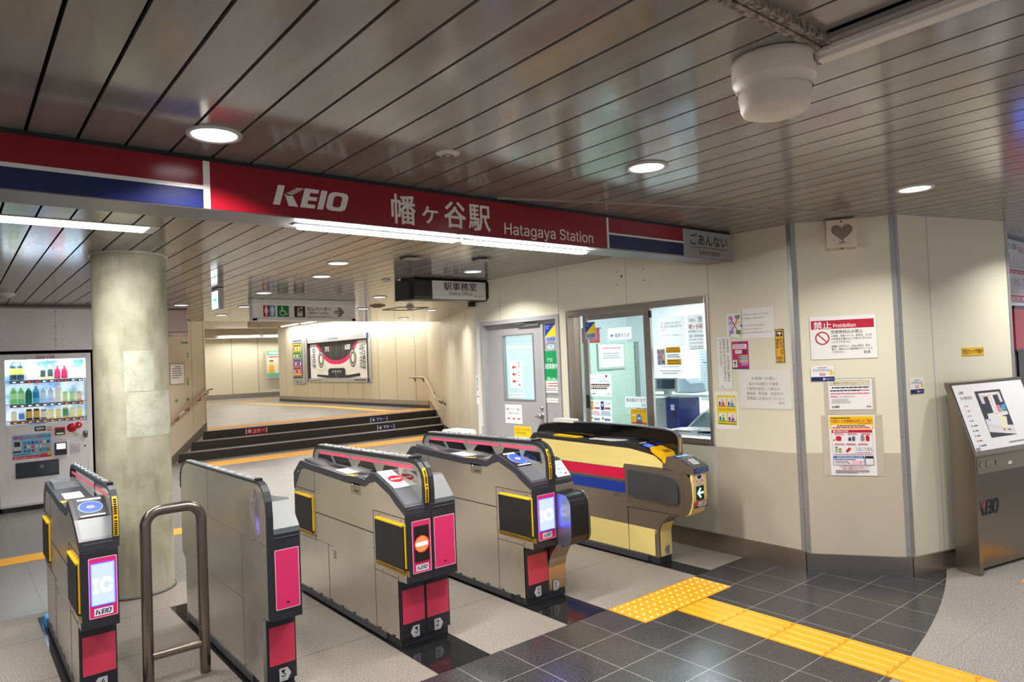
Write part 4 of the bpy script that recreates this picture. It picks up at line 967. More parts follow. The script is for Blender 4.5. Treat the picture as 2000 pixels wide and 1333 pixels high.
RIM = P('#C9C3BD', .3, .2, .02); REFL = P('#F4F7FF', .3, 0, 0, emit=4.0)
def downlight(x, y, label, rad=.098, energy=None, grp='round recessed downlights'):
    d_ = empty('downlight', label, 'ceiling light', (x, y, H), grp)
    mb = MB(); mb.lathe([(rad, 0), (rad, -.006), (rad - .008, -.010), (rad - .02, -.006), (rad - .021, 0)], RIM, 36); mb.build('rim', d_)
    mb = MB(); mb.lathe([(rad - .02, -.0055), (rad * .4, -.003), (0, -.003)], REFL, 36); mb.build('reflector', d_)
    a = area('downlight_lamp', (0, 0, -.0075), (rad - .024) * 1.9, energy or E_DOWN, (1, .97, .93), spread=2.3); a.parent = d_; a.location = (0, 0, -.0085)
for x_, y_, lb in ((0.765, 2.60, 'round downlight at the red and blue left part of the station sign'), (2.525, 2.045, 'round downlight between the small ceiling fitting and the beige dome'), (4.23, 1.53, 'round downlight in the ceiling in front of the heart-shaped speaker wall'),
                   (2.566, 5.41, 'round downlight behind the station sign, largest of those on the far ceiling'), (2.80, 6.28, 'round downlight on the seam of the far ceiling'), (3.995, 5.44, 'round downlight just left of and before the black station office sign'),
                   (2.813, 7.89, 'round downlight on the ceiling directly in front of the elevator sign'), (4.355, 8.0, 'round downlight on the ceiling just right of the elevator sign top'), (5.03, 9.78, 'round downlight on the far ceiling beside the brown round detector'),
                   (6.346, 9.86, 'round downlight on the far ceiling right of the ceiling hatch'), (6.92, 11.77, 'farthest round downlight on the slatted ceiling before the landing wall'), (2.356, 9.64, 'round downlight above the pinkish wall-mounted air unit'), (3.2, 9.73, 'round downlight half hidden behind the left end of the elevator sign'), (3.35, 11.3, 'far round downlight low behind the left edge of the elevator sign')):
    downlight(x_, y_, lb, energy=E_DOWN * (1.35 if y_ > 3 else 1))
for x_, y_ in ((.23, .87), (1.98, -.05), (3.70, -.25), (5.95, 1.0), (7.55, .95), (5.45, -.75), (-1.0, 3.15), (-1.5, 1.4), (.0, -1.2), (2.0, -1.8), (4.0, -2.2)):  # unseen lamps, mostly added to brighten the near concourse and the fare table
    downlight(x_, y_, 'unseen round downlight in the concourse ceiling outside the view')

def ceil_disc(x, y, rad, drop, m, name, label, cat, marks=None):
    t = empty(name, label, cat, (x, y, H))
    MB().lathe([(rad, 0), (rad, -drop * .35), (rad * .86, -drop * .55), (rad * .6, -drop * .6), (rad * .55, -drop), (0, -drop)], m, 32).build('base', t)
    mb = MB(); mb.lathe([(rad * .50, -drop - .0008), (rad * .28, -drop - .0008)], marks or P('#4A4744', .5), 20); mb.build('grille', t)
ceil_disc(1.62, 2.348, .05, .012, P('#DAD2CB', .4), 'ceiling_speaker', 'small round white ceiling fitting with a dark centre above the station sign', 'ceiling fitting')
ceil_disc(3.532, 6.343, .05, .02, P('#CFC8C0', .4), 'smoke_detector', 'small round detector in the far ceiling, beside the station office sign', 'smoke detector')
ceil_disc(.46, 8.61, .08, .05, P('#C9C5C2', .4), 'smoke_detector', 'round smoke detector on the bluish ceiling at the left edge above the drink machine', 'smoke detector')
ceil_disc(5.0, 9.26, .12, .03, P('#8D7455', .5), 'smoke_detector', 'flat brown round detector on the far ceiling right of the elevator sign', 'smoke detector')
ceil_disc(5.6, 9.32, .06, .055, P('#BDB6AE', .4), 'smoke_detector', 'grey detector above the dark ceiling hatch on the far ceiling', 'smoke detector')
ht = empty('ceiling_hatch', 'square hatch with dark edges in the far slatted ceiling', 'ceiling hatch', (5.75, 9.72, H))
mb = MB()
for a, b2 in (((-.26, -.28), (-.26, .28)), ((.26, -.28), (.26, .28))): mb.box(a[0] - .012, a[0] + .012, a[1], b2[1], -.006, 0, DARK)
mb.box(-.26, .26, -.292, -.27, -.006, 0, DARK); mb.box(-.26, .26, .27, .292, -.006, 0, DARK); mb.build('edge', ht)
for x_, y_, lb in ((2.966, 4.875, 'small open flap hanging from the far ceiling, left of two behind the station name'), (3.57, 4.70, 'small open flap hanging from the far ceiling, right of two behind the station name')):
    t = empty('ceiling_flap', lb, 'ceiling flap', (x_, y_, H), 'ceiling flaps')
    mb = MB(); mb.box(-.07, .07, -.05, .05, -.018, -.012, P('#8C857E', .4)); mb.box(-.08, .08, .05, .06, -.018, 0, DARK); mb.box(-.075, -.065, -.05, .05, -.012, 0, DARK); mb.build('lid', t)

# beige dome on the ceiling
dm = empty('ceiling_dome', 'large beige round camera housing hanging from the ceiling at the top right', 'ceiling housing', (1.925, 1.065, H))
BEI = P('#E4D8CA', .38, 0, .03)
MB().lathe([(.108, 0), (.118, -.004), (.120, -.02), (.119, -.068), (.116, -.074), (.1105, -.077), (.108, -.10)], BEI, 56).build('upper_ring', dm)
MB().lathe([(.108, -.074), (.104, -.11), (.099, -.145), (.093, -.158), (.080, -.164), (0, -.165)], BEI, 56).build('lower_cup', dm)
b_ = Board(.0004); b_.z = .001; b_.rect(-.03, -.012, .03, .012, '#CBC1B6'); b_.lines(-.027, -.010, .012, .010, 4, '#4B5560', .5); b_.rect(.016, -.004, .027, .007, '#3B4550')
dv = Vector((-.5, -.866, 0)); lab = b_.finish('type_label', (0, 0, 0), (1, 0, 0), parent=dm)
lab.matrix_local = Matrix.Translation((.1195 * math.cos(math.radians(-72)), .1195 * math.sin(math.radians(-72)), -.032)) @ Matrix.Rotation(math.radians(18), 4, 'Z') @ Matrix(((1, 0, 0, 0), (0, 0, -1, 0), (0, 1, 0, 0), (0, 0, 0, 1)))

# elevator sign
es = empty('elevator_sign', 'white framed hanging sign with toilet, wheelchair and elevator pictograms', 'sign', (2.92, 8.60, 2.155))
EW, EH = 1.385, .272
mb = MB()
mb.box(0, EW, .012, .13, 0, EH, P('#F0EFEE', .4)); mb.box(-.008, EW + .008, -.004, .134, EH - .062, EH, P('#ECEBEA', .4)); mb.box(0, .055, 0, .012, 0, EH - .06, P('#F0EFEE', .4)); mb.box(EW - .055, EW, 0, .012, 0, EH - .06, P('#F0EFEE', .4)); mb.box(0, EW, 0, .012, 0, .032, P('#F0EFEE', .4))
for x_ in (.10, .70, 1.30): mb.lathe([(0, -.006), (.005, -.005), (.005, 0)], DARK, 8, (x_, 0, EH - .03), axis='y')
mb.build('frame', es, .003)
b_ = Board(.001); b_.z = .001; b_.rect(.055, .032, EW - .055, EH - .062, P('#F0EBE8', .3))
k = .072; zc = .122
def at(cx): return cx
b_.rr(.135, .052, .2115, .196, .012, '#B3141C'); b_.rr(.2115, .052, .288, .196, .012, '#2C95C8'); b_.rect(.200, .052, .2115, .196, '#B3141C'); b_.rect(.2115, .052, .223, .196, '#2C95C8')
PW_ = '#EDE6E2'
b_.disc(.173, .178, .010, PW_); b_.poly([(.160, .164), (.186, .164), (.198, .118), (.190, .114), (.181, .142), (.194, .100), (.182, .100), (.180, .062), (.166, .062), (.164, .100), (.152, .100), (.165, .142), (.156, .114), (.148, .118)], PW_)
b_.disc(.250, .178, .010, PW_); b_.poly([(.231, .164), (.269, .164), (.277, .152), (.277, .112), (.269, .112), (.269, .148), (.265, .148), (.265, .062), (.252, .062), (.252, .108), (.248, .108), (.248, .062), (.235, .062), (.235, .148), (.231, .148), (.231, .112), (.223, .112), (.223, .152)], PW_)
b_.rr(.312, .050, .462, .194, .012, '#0F7A35')
b_.disc(.374, .172, .010, PW_); b_.line(.372, .16, .376, .122, .014, PW_); b_.line(.374, .124, .418, .122, .009, PW_); b_.line(.374, .142, .40, .142, .007, PW_); b_.line(.416, .124, .430, .082, .010, PW_); b_.line(.428, .082, .446, .088, .008, PW_); b_.ring(.381, .101, .030, .037, PW_, 100, 350, 22)
b_.rr(.534, .046, .678, .190, .012, '#17171A'); b_.rect(.570, .056, .644, .128, PW_); b_.rect(.576, .062, .638, .122, '#2A2A2C')
for x_ in (.590, .607, .624): b_.disc(x_, .108, .006, PW_, n=10); b_.rect(x_ - .007, .066, x_ + .007, .101, PW_)
for x_, an in ((.588, 270), (.628, 90)): b_.line(x_, .138, x_, .180, .006, PW_); yv = .14 if an == 270 else .178; sgn = 1 if an == 270 else -1; b_.line(x_ - .018, yv + sgn * .018, x_, yv, .007, PW_); b_.line(x_ + .018, yv + sgn * .018, x_, yv, .007, PW_)
b_.text('エレベーター', .705, .130, 1.035, .182, '#1B1B1E', .01); b_.text('(1番線ホーム', .705, .082, .910, .118, '#1B1B1E', .004); b_.text('ゆき)', .922, .082, .985, .112, '#1B1B1E', .004); b_.text('Elevator to Platform No. 1', .708, .044, 1.058, .066, '#4A4644', 0)
for dx in (0, .028):
    b_.line(1.13 + dx, .178, 1.185 + dx, .116, .012, '#1B1B1E'); b_.line(1.185 + dx, .118, 1.13 + dx, .054, .012, '#1B1B1E')
b_.rect(1.08, .124, 1.165, .134, '#1B1B1E'); b_.rect(1.08, .100, 1.165, .110, '#1B1B1E')
b_.finish('sign_face', (0, .011, 0), (1, 0, 0), parent=es)

# station office sign (black ends), seen from below
so = empty('office_sign', 'black boxed hanging sign with a white face reading Station Office', 'sign', (3.66, 6.0, 2.205))
OW = .93
mb = MB(); pr = [(.05, 0), (.0, .03), (-.005, .19), (.02, .225), (.25, .225), (.27, .05), (.24, 0)]
mb.prism(pr, .10, OW - .015, BLACK, axis='x'); mb.build('case', so)
mb = MB(); mb.prism([(.03, -.004), (-.012, .03), (-.015, .195), (.02, .2245), (.26, .2245), (.28, .05), (.25, -.004)], 0, .10, BLACK, axis='x'); mb.prism([(.06, .0), (.05, .18), (.33, .2245), (.34, .0)], -.03, .0, BLACK, axis='x'); mb.build('end_cap', so, .003)
mb = MB(); mb.prism([(.03, -.004), (-.012, .03), (-.015, .195), (.02, .2245), (.26, .2245), (.28, .05), (.25, -.004)], OW - .015, OW + .015, BLACK, axis='x'); mb.build('end_cap', so, .003)
b_ = Board(.001); b_.z = .001; wq = OW - .24; b_.rect(0, 0, wq, .165, P('#C9C8CA', .25, .1, .02)); b_.rect(0, -.028, wq, 0, P('#DCDAD8', .2, .2, .02))
b_.text('駅事務室', .145, .068, .565, .152, '#17171A', .012); b_.text('Station Office', .205, .018, .510, .052, '#17171A', .004); b_.disc(.55, .012, .010, '#2F8A5A'); b_.lines(.57, .008, wq - .015, .015, 1, '#5A5A5A', .5)
b_.finish('sign_face', (.215, -.004, .03), (1, 0, 0), parent=so)
box('bracket', OW - .08, OW - .02, .20, .26, -.05, .0, BLACK, so)

# exit sign
ex = empty('exit_sign', 'small box exit sign with a lit white face and turquoise arrow', 'exit sign', (2.187, 7.475, 2.205))
mb = MB(); mb.box(0, .06, 0, .225, 0, .218, P('#B9B4B2', .4, 0, .02)); mb.box(.02, .04, -.001, 0, .0, .21, P('#A39E9B', .4)); mb.box(-.003, .063, .02, .2, .215, .2245, DARK); mb.box(.018, .036, -.002, 0, .02, .09, P('#8C8A8C', .4)); mb.build('case', ex, .003)
b_ = Board(.0008); b_.z = .001; b_.rect(.006, .004, .219, .19, P('#F6FBFF', .4, 0, 0, emit=2.6)); TQ = P('#3DE8C4', .4, 0, 0, emit=1.2)
b_.rect(.05, .088, .14, .115, TQ); b_.line(.10, .165, .165, .100, .020, TQ); b_.line(.165, .106, .10, .035, .020, TQ)
b_.finish('sign_face', (0, .225, 0), (0, -1, 0), parent=ex)

# air unit on the left
ac = empty('air_unit', 'pinkish boxed air unit hung high between the column and the stair wall', 'air unit', (1.955, 10.46, 2.07), rotz=math.radians(-14))
PKW = P('#CDB7AF', .4, 0, .02)
mb = MB(); mb.box(0, .66, 0, .55, .045, .355, PKW); mb.build('case', ac, .008)
mb = MB(); mb.prism([(.0, .04), (.0, .01), (.06, 0), (.55, 0), (.55, .04)], 0, .66, P('#B9A49C', .45), axis='x'); mb.box(.36, .46, .05, .12, -.004, .0, DARK); mb.build('drain_tray', ac, .004)
mb = MB(); mb.prism(rrect(.06, .05, .50, .21, .02), .66, .668, P('#ECEAEA', .35), axis='x'); mb.build('side_panel', ac, .002)
mb = MB(); mb.tube([(.668, .05, .225), (.69, .12, .21), (.70, .25, .205), (.69, .35, .22), (.668, .40, .24)], .006, BLACK, 8); mb.build('cable', ac)

# ================================================================== VENDING MACHINE
vm = empty('vending_machine', 'white drink vending machine with a lit display of bottles, left of the column', 'vending machine', (0.435, 9.96, 0.0))
VB = P('#F0EFF2', .3, 0, .02)
VW, VH = .935, 1.845
wx0, wx1, wz0, wz1 = .072, .878, 1.008, 1.778
mb = MB()
mb.box(0, VW, .30, .70, .06, VH, VB); mb.box(0, wx0, 0, .30, .06, VH, VB); mb.box(wx1, VW, 0, .30, .06, VH, VB); mb.box(wx0, wx1, 0, .30, wz1, VH, VB); mb.box(wx0, wx1, 0, .30, .06, wz0, VB)
mb.build('body', vm, .004)
mb = MB(); mb.box(.02, VW - .02, .03, .68, 0, .06, BLACK); mb.build('base', vm)
mb = MB(); mb.box(.005, VW - .01, -.004, .002, .06, .085, P('#CFCED2', .35)); mb.build('kick_strip', vm)
BKM = bpy.data.materials.new('backlit_ice'); BKM.use_nodes = True; nt_ = BKM.node_tree; bb_ = nt_.nodes['Principled BSDF']
nz_ = nt_.nodes.new('ShaderNodeTexNoise'); nz_.inputs['Scale'].default_value = 7; nz_.inputs['Detail'].default_value = 8; tc_ = nt_.nodes.new('ShaderNodeTexCoord'); nt_.links.new(tc_.outputs['Object'], nz_.inputs['Vector'])
cr_ = nt_.nodes.new('ShaderNodeValToRGB'); cr_.color_ramp.elements[0].position = .38; cr_.color_ramp.elements[0].color = lin('#6FAEE6'); cr_.color_ramp.elements[1].position = .56; cr_.color_ramp.elements[1].color = lin('#EAF5FF'); nt_.links.new(nz_.outputs[0], cr_.inputs[0])
nt_.links.new(cr_.outputs[0], bb_.inputs['Base Color']); nt_.links.new(cr_.outputs[0], bb_.inputs['Emission Color']); bb_.inputs['Emission Strength'].default_value = 0.5
mb = MB(); mb.face([(wx0, .20, wz0), (wx1, .20, wz0), (wx1, .20, wz1), (wx0, .20, wz1)], BKM); mb.build('backlit_panel', vm)
SHZ = (1.535, 1.253, 1.058)
for z_ in SHZ:
    mb = MB(); mb.box(wx0, wx1, .02, .20, z_ - .004, z_ + .003, P('#DDE6EE', .3)); mb.box(wx0 + .04, wx1 - .03, .015, .03, z_ - .036, z_ - .002, P('#B4B9C2', .35)); mb.build('shelf', vm)
mb = MB(); mb.face([(wx0, .006, wz0), (wx1, .006, wz0), (wx1, .006, wz1), (wx0, .006, wz1)], GLASS); mb.build('glass', vm)
mb = MB(); mb.box(wx0 + .01, wx1 - .01, .03, .06, wz1 - .012, wz1, P('#F4FAFF', .4, 0, 0, emit=7)); mb.build('light_strip', vm)
a_ = area('machine_lamp', (0, 0, 0), .75, 8.0, (.82, .92, 1), .10); a_.parent = vm; a_.location = ((wx0 + wx1) / 2, .07, wz1 - .015); a_.rotation_euler = (math.radians(-18), 0, 0)
b_ = Board(.001); b_.z = .001
b_.text('Coca-Cola', .372, 1.787, .560, 1.832, '#9C2A34', .012, .25)
b_.finish('brand_lettering', (0, -.001, 0), (1, 0, 0), parent=vm); b_ = Board(.001); b_.z = .001
b_.rect(.345, .925, .452, .982, '#1B1B22'); b_.text('販売中', .360, .938, .438, .970, '#F2F2F4', .02)
b_.finish('sales_lamp', (0, -.001, 0), (1, 0, 0), parent=vm); b_ = Board(.001); b_.z = .001
b_.rect(.464, .912, .522, .975, '#EFE6E8'); b_.lines(.468, .94, .518, .970, 2, '#C86A7C', .6); b_.rect(.468, .918, .518, .93, '#D8345A')
b_.finish('price_sticker', (0, -.001, 0), (1, 0, 0), parent=vm); b_ = Board(.001); b_.z = .001
b_.rect(.128, .610, .505, .895, '#7FC0E8'); b_.rect(.128, .610, .505, .645, '#DB3038'); b_.text('限定スタンプ1個', .195, .842, .395, .880, '#D43048', .02); b_.text('もらえる!', .402, .846, .500, .882, '#1D2A48', .015); b_.rect(.14, .85, .185, .875, '#C34B68')
b_.poly([(.130, .70), (.205, .70), (.215, .80), (.200, .83), (.135, .835)], '#D9DDE2'); b_.poly([(.142, .76), (.20, .76), (.20, .815), (.145, .82)], '#20242E'); b_.rect(.130, .69, .21, .712, '#34363E')
rn = random.Random(5)
for q in range(7):
    for p_ in range(3):
        xx, zz = .245 + q * .0385, .795 - p_ * .047
        b_.rr(xx - .013, zz - .016, xx + .013, zz + .016, .006, rn.choice(['#2C7FA0', '#D9545E', '#3A3F55', '#E6E2DC', '#2FA08C', '#7E4A5A', '#F0B45A', '#3F76B8']))
b_.disc(.485, .705, .015, '#E58A2A'); b_.text('今すぐダウンロード', .140, .617, .385, .635, '#FFFFFF', .015); b_.rect(.40, .645, .46, .663, '#E06A6A'); b_.rect(.465, .632, .498, .672, '#F0C84A')
b_.lines(.14, .655, .30, .675, 1, '#3E5F80', .4)
b_.finish('advert_panel', (0, -.001, 0), (1, 0, 0), parent=vm); b_ = Board(.001); b_.z = .001
b_.rect(.700, .62, .800, .735, '#DDDCE2'); b_.text('Coca-Cola', .70, .718, .745, .730, '#8A6A70', 0, .2); b_.lines(.70, .63, .80, .705, 4, '#9A9AA6', .3)
b_.finish('info_label', (0, -.001, 0), (1, 0, 0), parent=vm); b_ = Board(.001); b_.z = .001
b_.text('Suica PASMO', .575, .793, .635, .803, '#B83A48')
b_.finish('card_label', (0, -.001, 0), (1, 0, 0), parent=vm); b_ = Board(.001); b_.z = .001
for x_, z_, c_ in ((.745, .87, '#D9C24A'), (.775, .87, '#D6DCE8'), (.75, .845, '#C9B8D8'), (.785, .845, '#E6D9A8')): b_.rr(x_ - .017, z_ - .010, x_ + .017, z_ + .010, .004, c_)
b_.finish('payment_stickers', (0, -.001, 0), (1, 0, 0), parent=vm)
mb = MB(); mb.box(.545, .648, -.012, 0, .856, .952, P('#C3202E', .35)); mb.box(.556, .637, -.014, -.011, .868, .936, P('#3A3436', .3))
for k in range(5): mb.box(.563 + k * .014, .571 + k * .014, -.015, -.013, .872, .882, P('#7DFFB0', .4, 0, 0, emit=2))
mb.build('price_display', vm, .003)
mb = MB(); mb.lathe([(0, -.012), (.05, -.011), (.054, 0)], P('#D01824', .3), 28, (.722, 0, .933), axis='y'); mb.box(.690, .754, -.016, -.010, .927, .939, P('#5A1A20', .4)); mb.build('coin_slot', vm)
mb = MB(); mb.lathe([(0, -.010), (.034, -.009), (.038, 0)], P('#D01824', .3), 24, (.790, 0, .960), axis='y'); mb.lathe([(0, -.015), (.013, -.014), (.014, -.008)], P('#D8D3CC', .25, .7), 16, (.790, 0, .960), axis='y'); mb.build('return_lever', vm)
mb = MB(); mb.prism(rrect(.836, .80, .882, .885, .02), -.010, 0, P('#5A565C', .3, .6), axis='y'); mb.lathe([(0, -.016), (.012, -.014), (.014, -.008)], ALU, 14, (.859, 0, .862), axis='y'); mb.build('door_lock', vm)
mb = MB(); mb.box(.527, .668, -.006, 0, .575, .812, P('#DCDBDF', .35)); mb.box(.540, .660, -.022, -.004, .618, .765, P('#2A2E3A', .3)); mb.box(.556, .648, -.024, -.021, .688, .755, P('#EAF2FF', .4, 0, 0, emit=1.3)); mb.build('card_reader', vm, .004)
mb = MB(); mb.box(.152, .578, -.006, 0, .396, .570, P('#2B2C32', .35)); mb.prism([(-.03, .41), (-.008, .41), (-.008, .56), (-.016, .56)], .162, .568, P('#3E434A', .12, .1), axis='x'); mb.box(.152, .578, -.022, -.004, .388, .412, P('#3A3B40', .3)); mb.build('pickup_flap', vm, .003)
b_ = Board(.001); b_.z = .001; b_.ring(.405, .505, .014, .02, '#9AA0A6'); b_.ring(.405, .505, .007, .01, '#9AA0A6'); b_.finish('flap_emblem', (0, -.028, 0), (1, 0, 0), parent=vm)
mb = MB(); mb.lathe([(0, -.006), (.010, -.005), (.010, 0)], DARK, 12, (.855, 0, .70), axis='y'); mb.build('lock_button', vm)
# bottles on the three shelves
def bottle(x, z, kind, hgt, rad, body, lab, cap, label):
    if kind == 'tall': pr = [(0, 0), (rad * .92, 0), (rad, .01), (rad, hgt * .30), (rad * 1.0, hgt * .66), (rad * .85, hgt * .78), (rad * .42, hgt * .90), (rad * .40, hgt * .92), (rad * .45, hgt * .925), (rad * .45, hgt), (0, hgt)]; ms = [body, body, body, lab, body, body, body, cap, cap, cap]
    elif kind == 'pet': pr = [(0, 0), (rad * .9, 0), (rad, .008), (rad, hgt * .18), (rad * .96, hgt * .55), (rad * .9, hgt * .70), (rad * .45, hgt * .88), (rad * .42, hgt * .90), (rad * .48, hgt * .91), (rad * .48, hgt), (0, hgt)]; ms = [body, body, body, lab, lab, body, body, cap, cap, cap]
    else: pr = [(0, 0), (rad * .85, 0), (rad, .006), (rad, hgt * .15), (rad, hgt * .82), (rad * .8, hgt * .92), (rad * .8, hgt), (0, hgt)]; ms = [body, body, body, lab, body, cap, cap]
    o = MB().lathe(pr, None, 14, (0, 0, 0), mats=[P(c, .3, 0, 0, emit=0.35) for c in ms]).build('drink_can' if kind == 'can' else 'drink_bottle')  # faint glow in the drink colours stands in for the machine's lamp light
    tag(o, label, 'can' if kind == 'can' else 'bottle', 'drinks behind the machine glass'); o.location = (vm.location.x + x, vm.location.y + .115, z + .0035)
ORD = ['first', 'second', 'third', 'fourth', 'fifth', 'sixth', 'seventh', 'eighth', 'ninth', 'last']
rows = (('top', SHZ[0], [('tall', .205, .032, '#163247', '#C9CF62', '#1E5560', 'dark blue-green bottle with a yellow disc'), ('tall', .205, .032, '#163247', '#C9CF62', '#1E5560', 'dark blue-green bottle with a yellow disc'), ('pet', .165, .028, '#D8C3CC', '#E0CCD6', '#CFC6CC', 'white bottle with pink print'), ('pet', .165, .028, '#D8C3CC', '#E0CCD6', '#CFC6CC', 'white bottle with pink print'),
                            ('pet', .150, .025, '#E6B87A', '#3A4A40', '#F4EFE4', 'pale bottle with a dark green band'), ('pet', .165, .025, '#E6B87A', '#3A4A40', '#F4EFE4', 'pale bottle with a dark green band'), ('pet', .150, .030, '#7A1230', '#D8174C', '#D8174C', 'red-labelled cola bottle'), ('pet', .150, .030, '#7A1230', '#D8174C', '#D8174C', 'red-labelled cola bottle'), ('pet', .14, .029, '#BFDCD4', '#D8E8E0', '#38A86A', 'clear bottle with a green cap'), ('pet', .14, .029, '#BFDCD4', '#D8E8E0', '#38A86A', 'clear bottle with a green cap')]),
        ('middle', SHZ[1], [('tall', .18, .031, '#7CC98A', '#B7E2A0', '#8AD08C', 'light green tea bottle'), ('tall', .18, .031, '#7CC98A', '#B7E2A0', '#8AD08C', 'light green tea bottle'), ('tall', .175, .031, '#0D7A62', '#0A5F58', '#8AC0B0', 'dark green bottle'), ('tall', .19, .030, '#4FB0CC', '#2F7FA8', '#8A78C0', 'blue bottle with a pictured label'), ('tall', .17, .029, '#B8D4EE', '#D6E6F6', '#C9DCEE', 'clear blue water bottle'), ('tall', .17, .029, '#B8CDEA', '#DAE0F4', '#C9C9EA', 'clear bottle with a purple foot'), ('tall', .19, .031, '#EAD9D0', '#F0E7DE', '#E8E2DC', 'pale bottle with a colourful foot'), ('can', .115, .028, '#A8DA8C', '#D8EEB8', '#C8E0A0', 'light green can'), ('can', .115, .028, '#98D078', '#C8E8A8', '#C8E0A0', 'green and white can'), ('can', .11, .028, '#E8A060', '#F6E0C0', '#EAD8B0', 'orange and white can')]),
        ('bottom', SHZ[2], [('can', .105, .027, '#EAD9B0', '#F2E8CE', '#D8D8D8', 'cream can'), ('can', .09, .027, '#E6EAF2', '#5A8AC8', '#D8D8D8', 'white can with a blue label'), ('can', .12, .029, '#1C1A18', '#C8A24A', '#3A3836', 'black coffee can with a gold mark'), ('can', .12, .029, '#1C1A18', '#C8A24A', '#3A3836', 'black coffee can with a gold mark'), ('can', .11, .028, '#8A5A38', '#E8D8C0', '#C8B8A8', 'brown and cream can'), ('can', .105, .028, '#E8D48A', '#F2E6B0', '#D8D8D8', 'pale yellow can'), ('can', .105, .028, '#E8D48A', '#EFDFA0', '#D8D8D8', 'pale yellow can'), ('can', .12, .028, '#E0C060', '#4E8A6A', '#D8D8D8', 'yellow can with a green mark'), ('can', .11, .028, '#F0DC8A', '#F4E8B8', '#D8D8D8', 'light lemon can'), ('can', .12, .028, '#F2DC78', '#F6EAB0', '#D8D8D8', 'light lemon can')]))
for rname, z_, items in rows:
    for k, it in enumerate(items):
        bx = wx0 + .083 + k * .0735
        bottle(bx, z_, it[0], it[1] * 1.06, it[2] * 1.1, it[3], it[4], it[5], '%s, %s on the %s shelf of the drink machine' % (it[6], ORD[k], rname))
        hot = (rname == 'bottom') or (rname == 'middle' and k > 6)
        red = rname == 'top' and k in (2, 3, 6, 7)
        zb = z_ - .018
        b_ = MB(); b_.prism(rrect(bx - .026, zb - .016, bx + .026, zb + .016, .008), .006, .016, P('#2A2A30' if red else ('#3A2A2C' if hot else '#23306A'), .3), axis='y')
        b_.box(bx - .012, bx + .018, .004, .007, zb - .008, zb + .004, P('#FF3A3A' if red else ('#F08848' if hot else '#E9F2FF'), .4, 0, 0, emit=1.5)); b_.build('selection_button', vm)

# ================================================================== DOOR, WINDOW, OFFICE
GREY = P('#A9A8AA', .42, 0, .03, 3); GREYF = P('#B4B4B6', .4, .1, .02)
# door leaf + fixed side panel, set slightly back in the wall
def frame_box(mb, y0, y1, z0, z1, w_, x0, x1, m, bottom=True):
    mb.box(x0, x1, y0, y0 + w_, z0, z1, m); mb.box(x0, x1, y1 - w_, y1, z0, z1, m); mb.box(x0, x1, y0 + w_, y1 - w_, z1 - w_, z1, m)
    if bottom: mb.box(x0, x1, y0 + w_, y1 - w_, z0, z0 + w_, m)
dr = empty('door_1', 'grey steel office door with a wired glass pane and paper notices', 'door', (4.60, 5.19, 0))
struct(dr)
for k_ in ('label', 'category'): del dr[k_]
mb = MB(); frame_box(mb, 4.885 - 5.19, 6.166 - 5.19, 0, 1.975, .045, -.012, .09, GREYF, False); mb.box(.035, .09, -.022, .012, 0, 1.93, GREYF); mb.build('door_frame', dr, .002)
LX = .052
mb = MB(); gy0, gy1, gz0, gz1 = .155, .645, 1.125, 1.80
mb.box(LX, LX + .04, .012, gy0, .01, 1.93, GREY); mb.box(LX, LX + .04, gy1, .93, .01, 1.93, GREY); mb.box(LX, LX + .04, gy0, gy1, .01, gz0, GREY); mb.box(LX, LX + .04, gy0, gy1, gz1, 1.93, GREY)
mb.build('door_leaf', dr)
mb = MB(); frame_box(mb, gy0 - .012, gy1 + .012, gz0 - .012, gz1 + .012, .014, LX - .006, LX + .03, P('#8E8D8C', .4, .2, .02)); mb.build('pane_frame', dr)
mb = MB(); mb.box(LX + .018, LX + .022, gy0, gy1, gz0, gz1, GLASSW); mb.build('pane', dr)
mb = MB(); mb.box(LX, LX + .03, -.26, -.022, .01, 1.93, GREY); mb.box(LX - .002, LX, -.255, -.03, 1.18, 1.184, P('#7E7D7F', .5)); mb.build('side_panel', dr)
mb = MB(); mb.lathe([(0, -.05), (.022, -.048), (.027, -.035), (.022, -.02), (.012, -.012), (.028, -.004), (.03, 0)], ALU, 22, (LX, .055, .965), axis='x'); mb.tube([(LX - .035, .055, .965), (LX - .04, .12, .958)], .009, ALU, 10); mb.lathe([(0, -.012), (.018, -.01), (.02, 0)], ALU, 18, (LX, .055, 1.045), axis='x'); mb.build('door_handle', dr)
mb = MB(); mb.box(LX - .03, LX, .02, .30, 1.885, 1.905, P('#8C8B8C', .35, .4)); mb.tube([(LX - .02, .15, 1.912), (LX - .06, .34, 1.918), (LX - .02, .42, 1.922)], .008, ALU, 8); mb.build('door_closer', dr)

# ticket window
wn_ = empty('window_1', 'x', 'x', (4.60, 3.178, 0)); struct(wn_)
for k_ in ('label', 'category'): del wn_[k_]
WL = 4.775 - 3.178
mb = MB(); frame_box(mb, 0, WL, .826, 1.992, .028, -.018, .12, FRAME); mb.box(-.022, .12, .028, WL - .028, .826, .872, FRAME); mb.box(-.02, .10, .03, WL - .03, 1.935, 1.964, FRAME); mb.build('window_frame', wn_, .002)
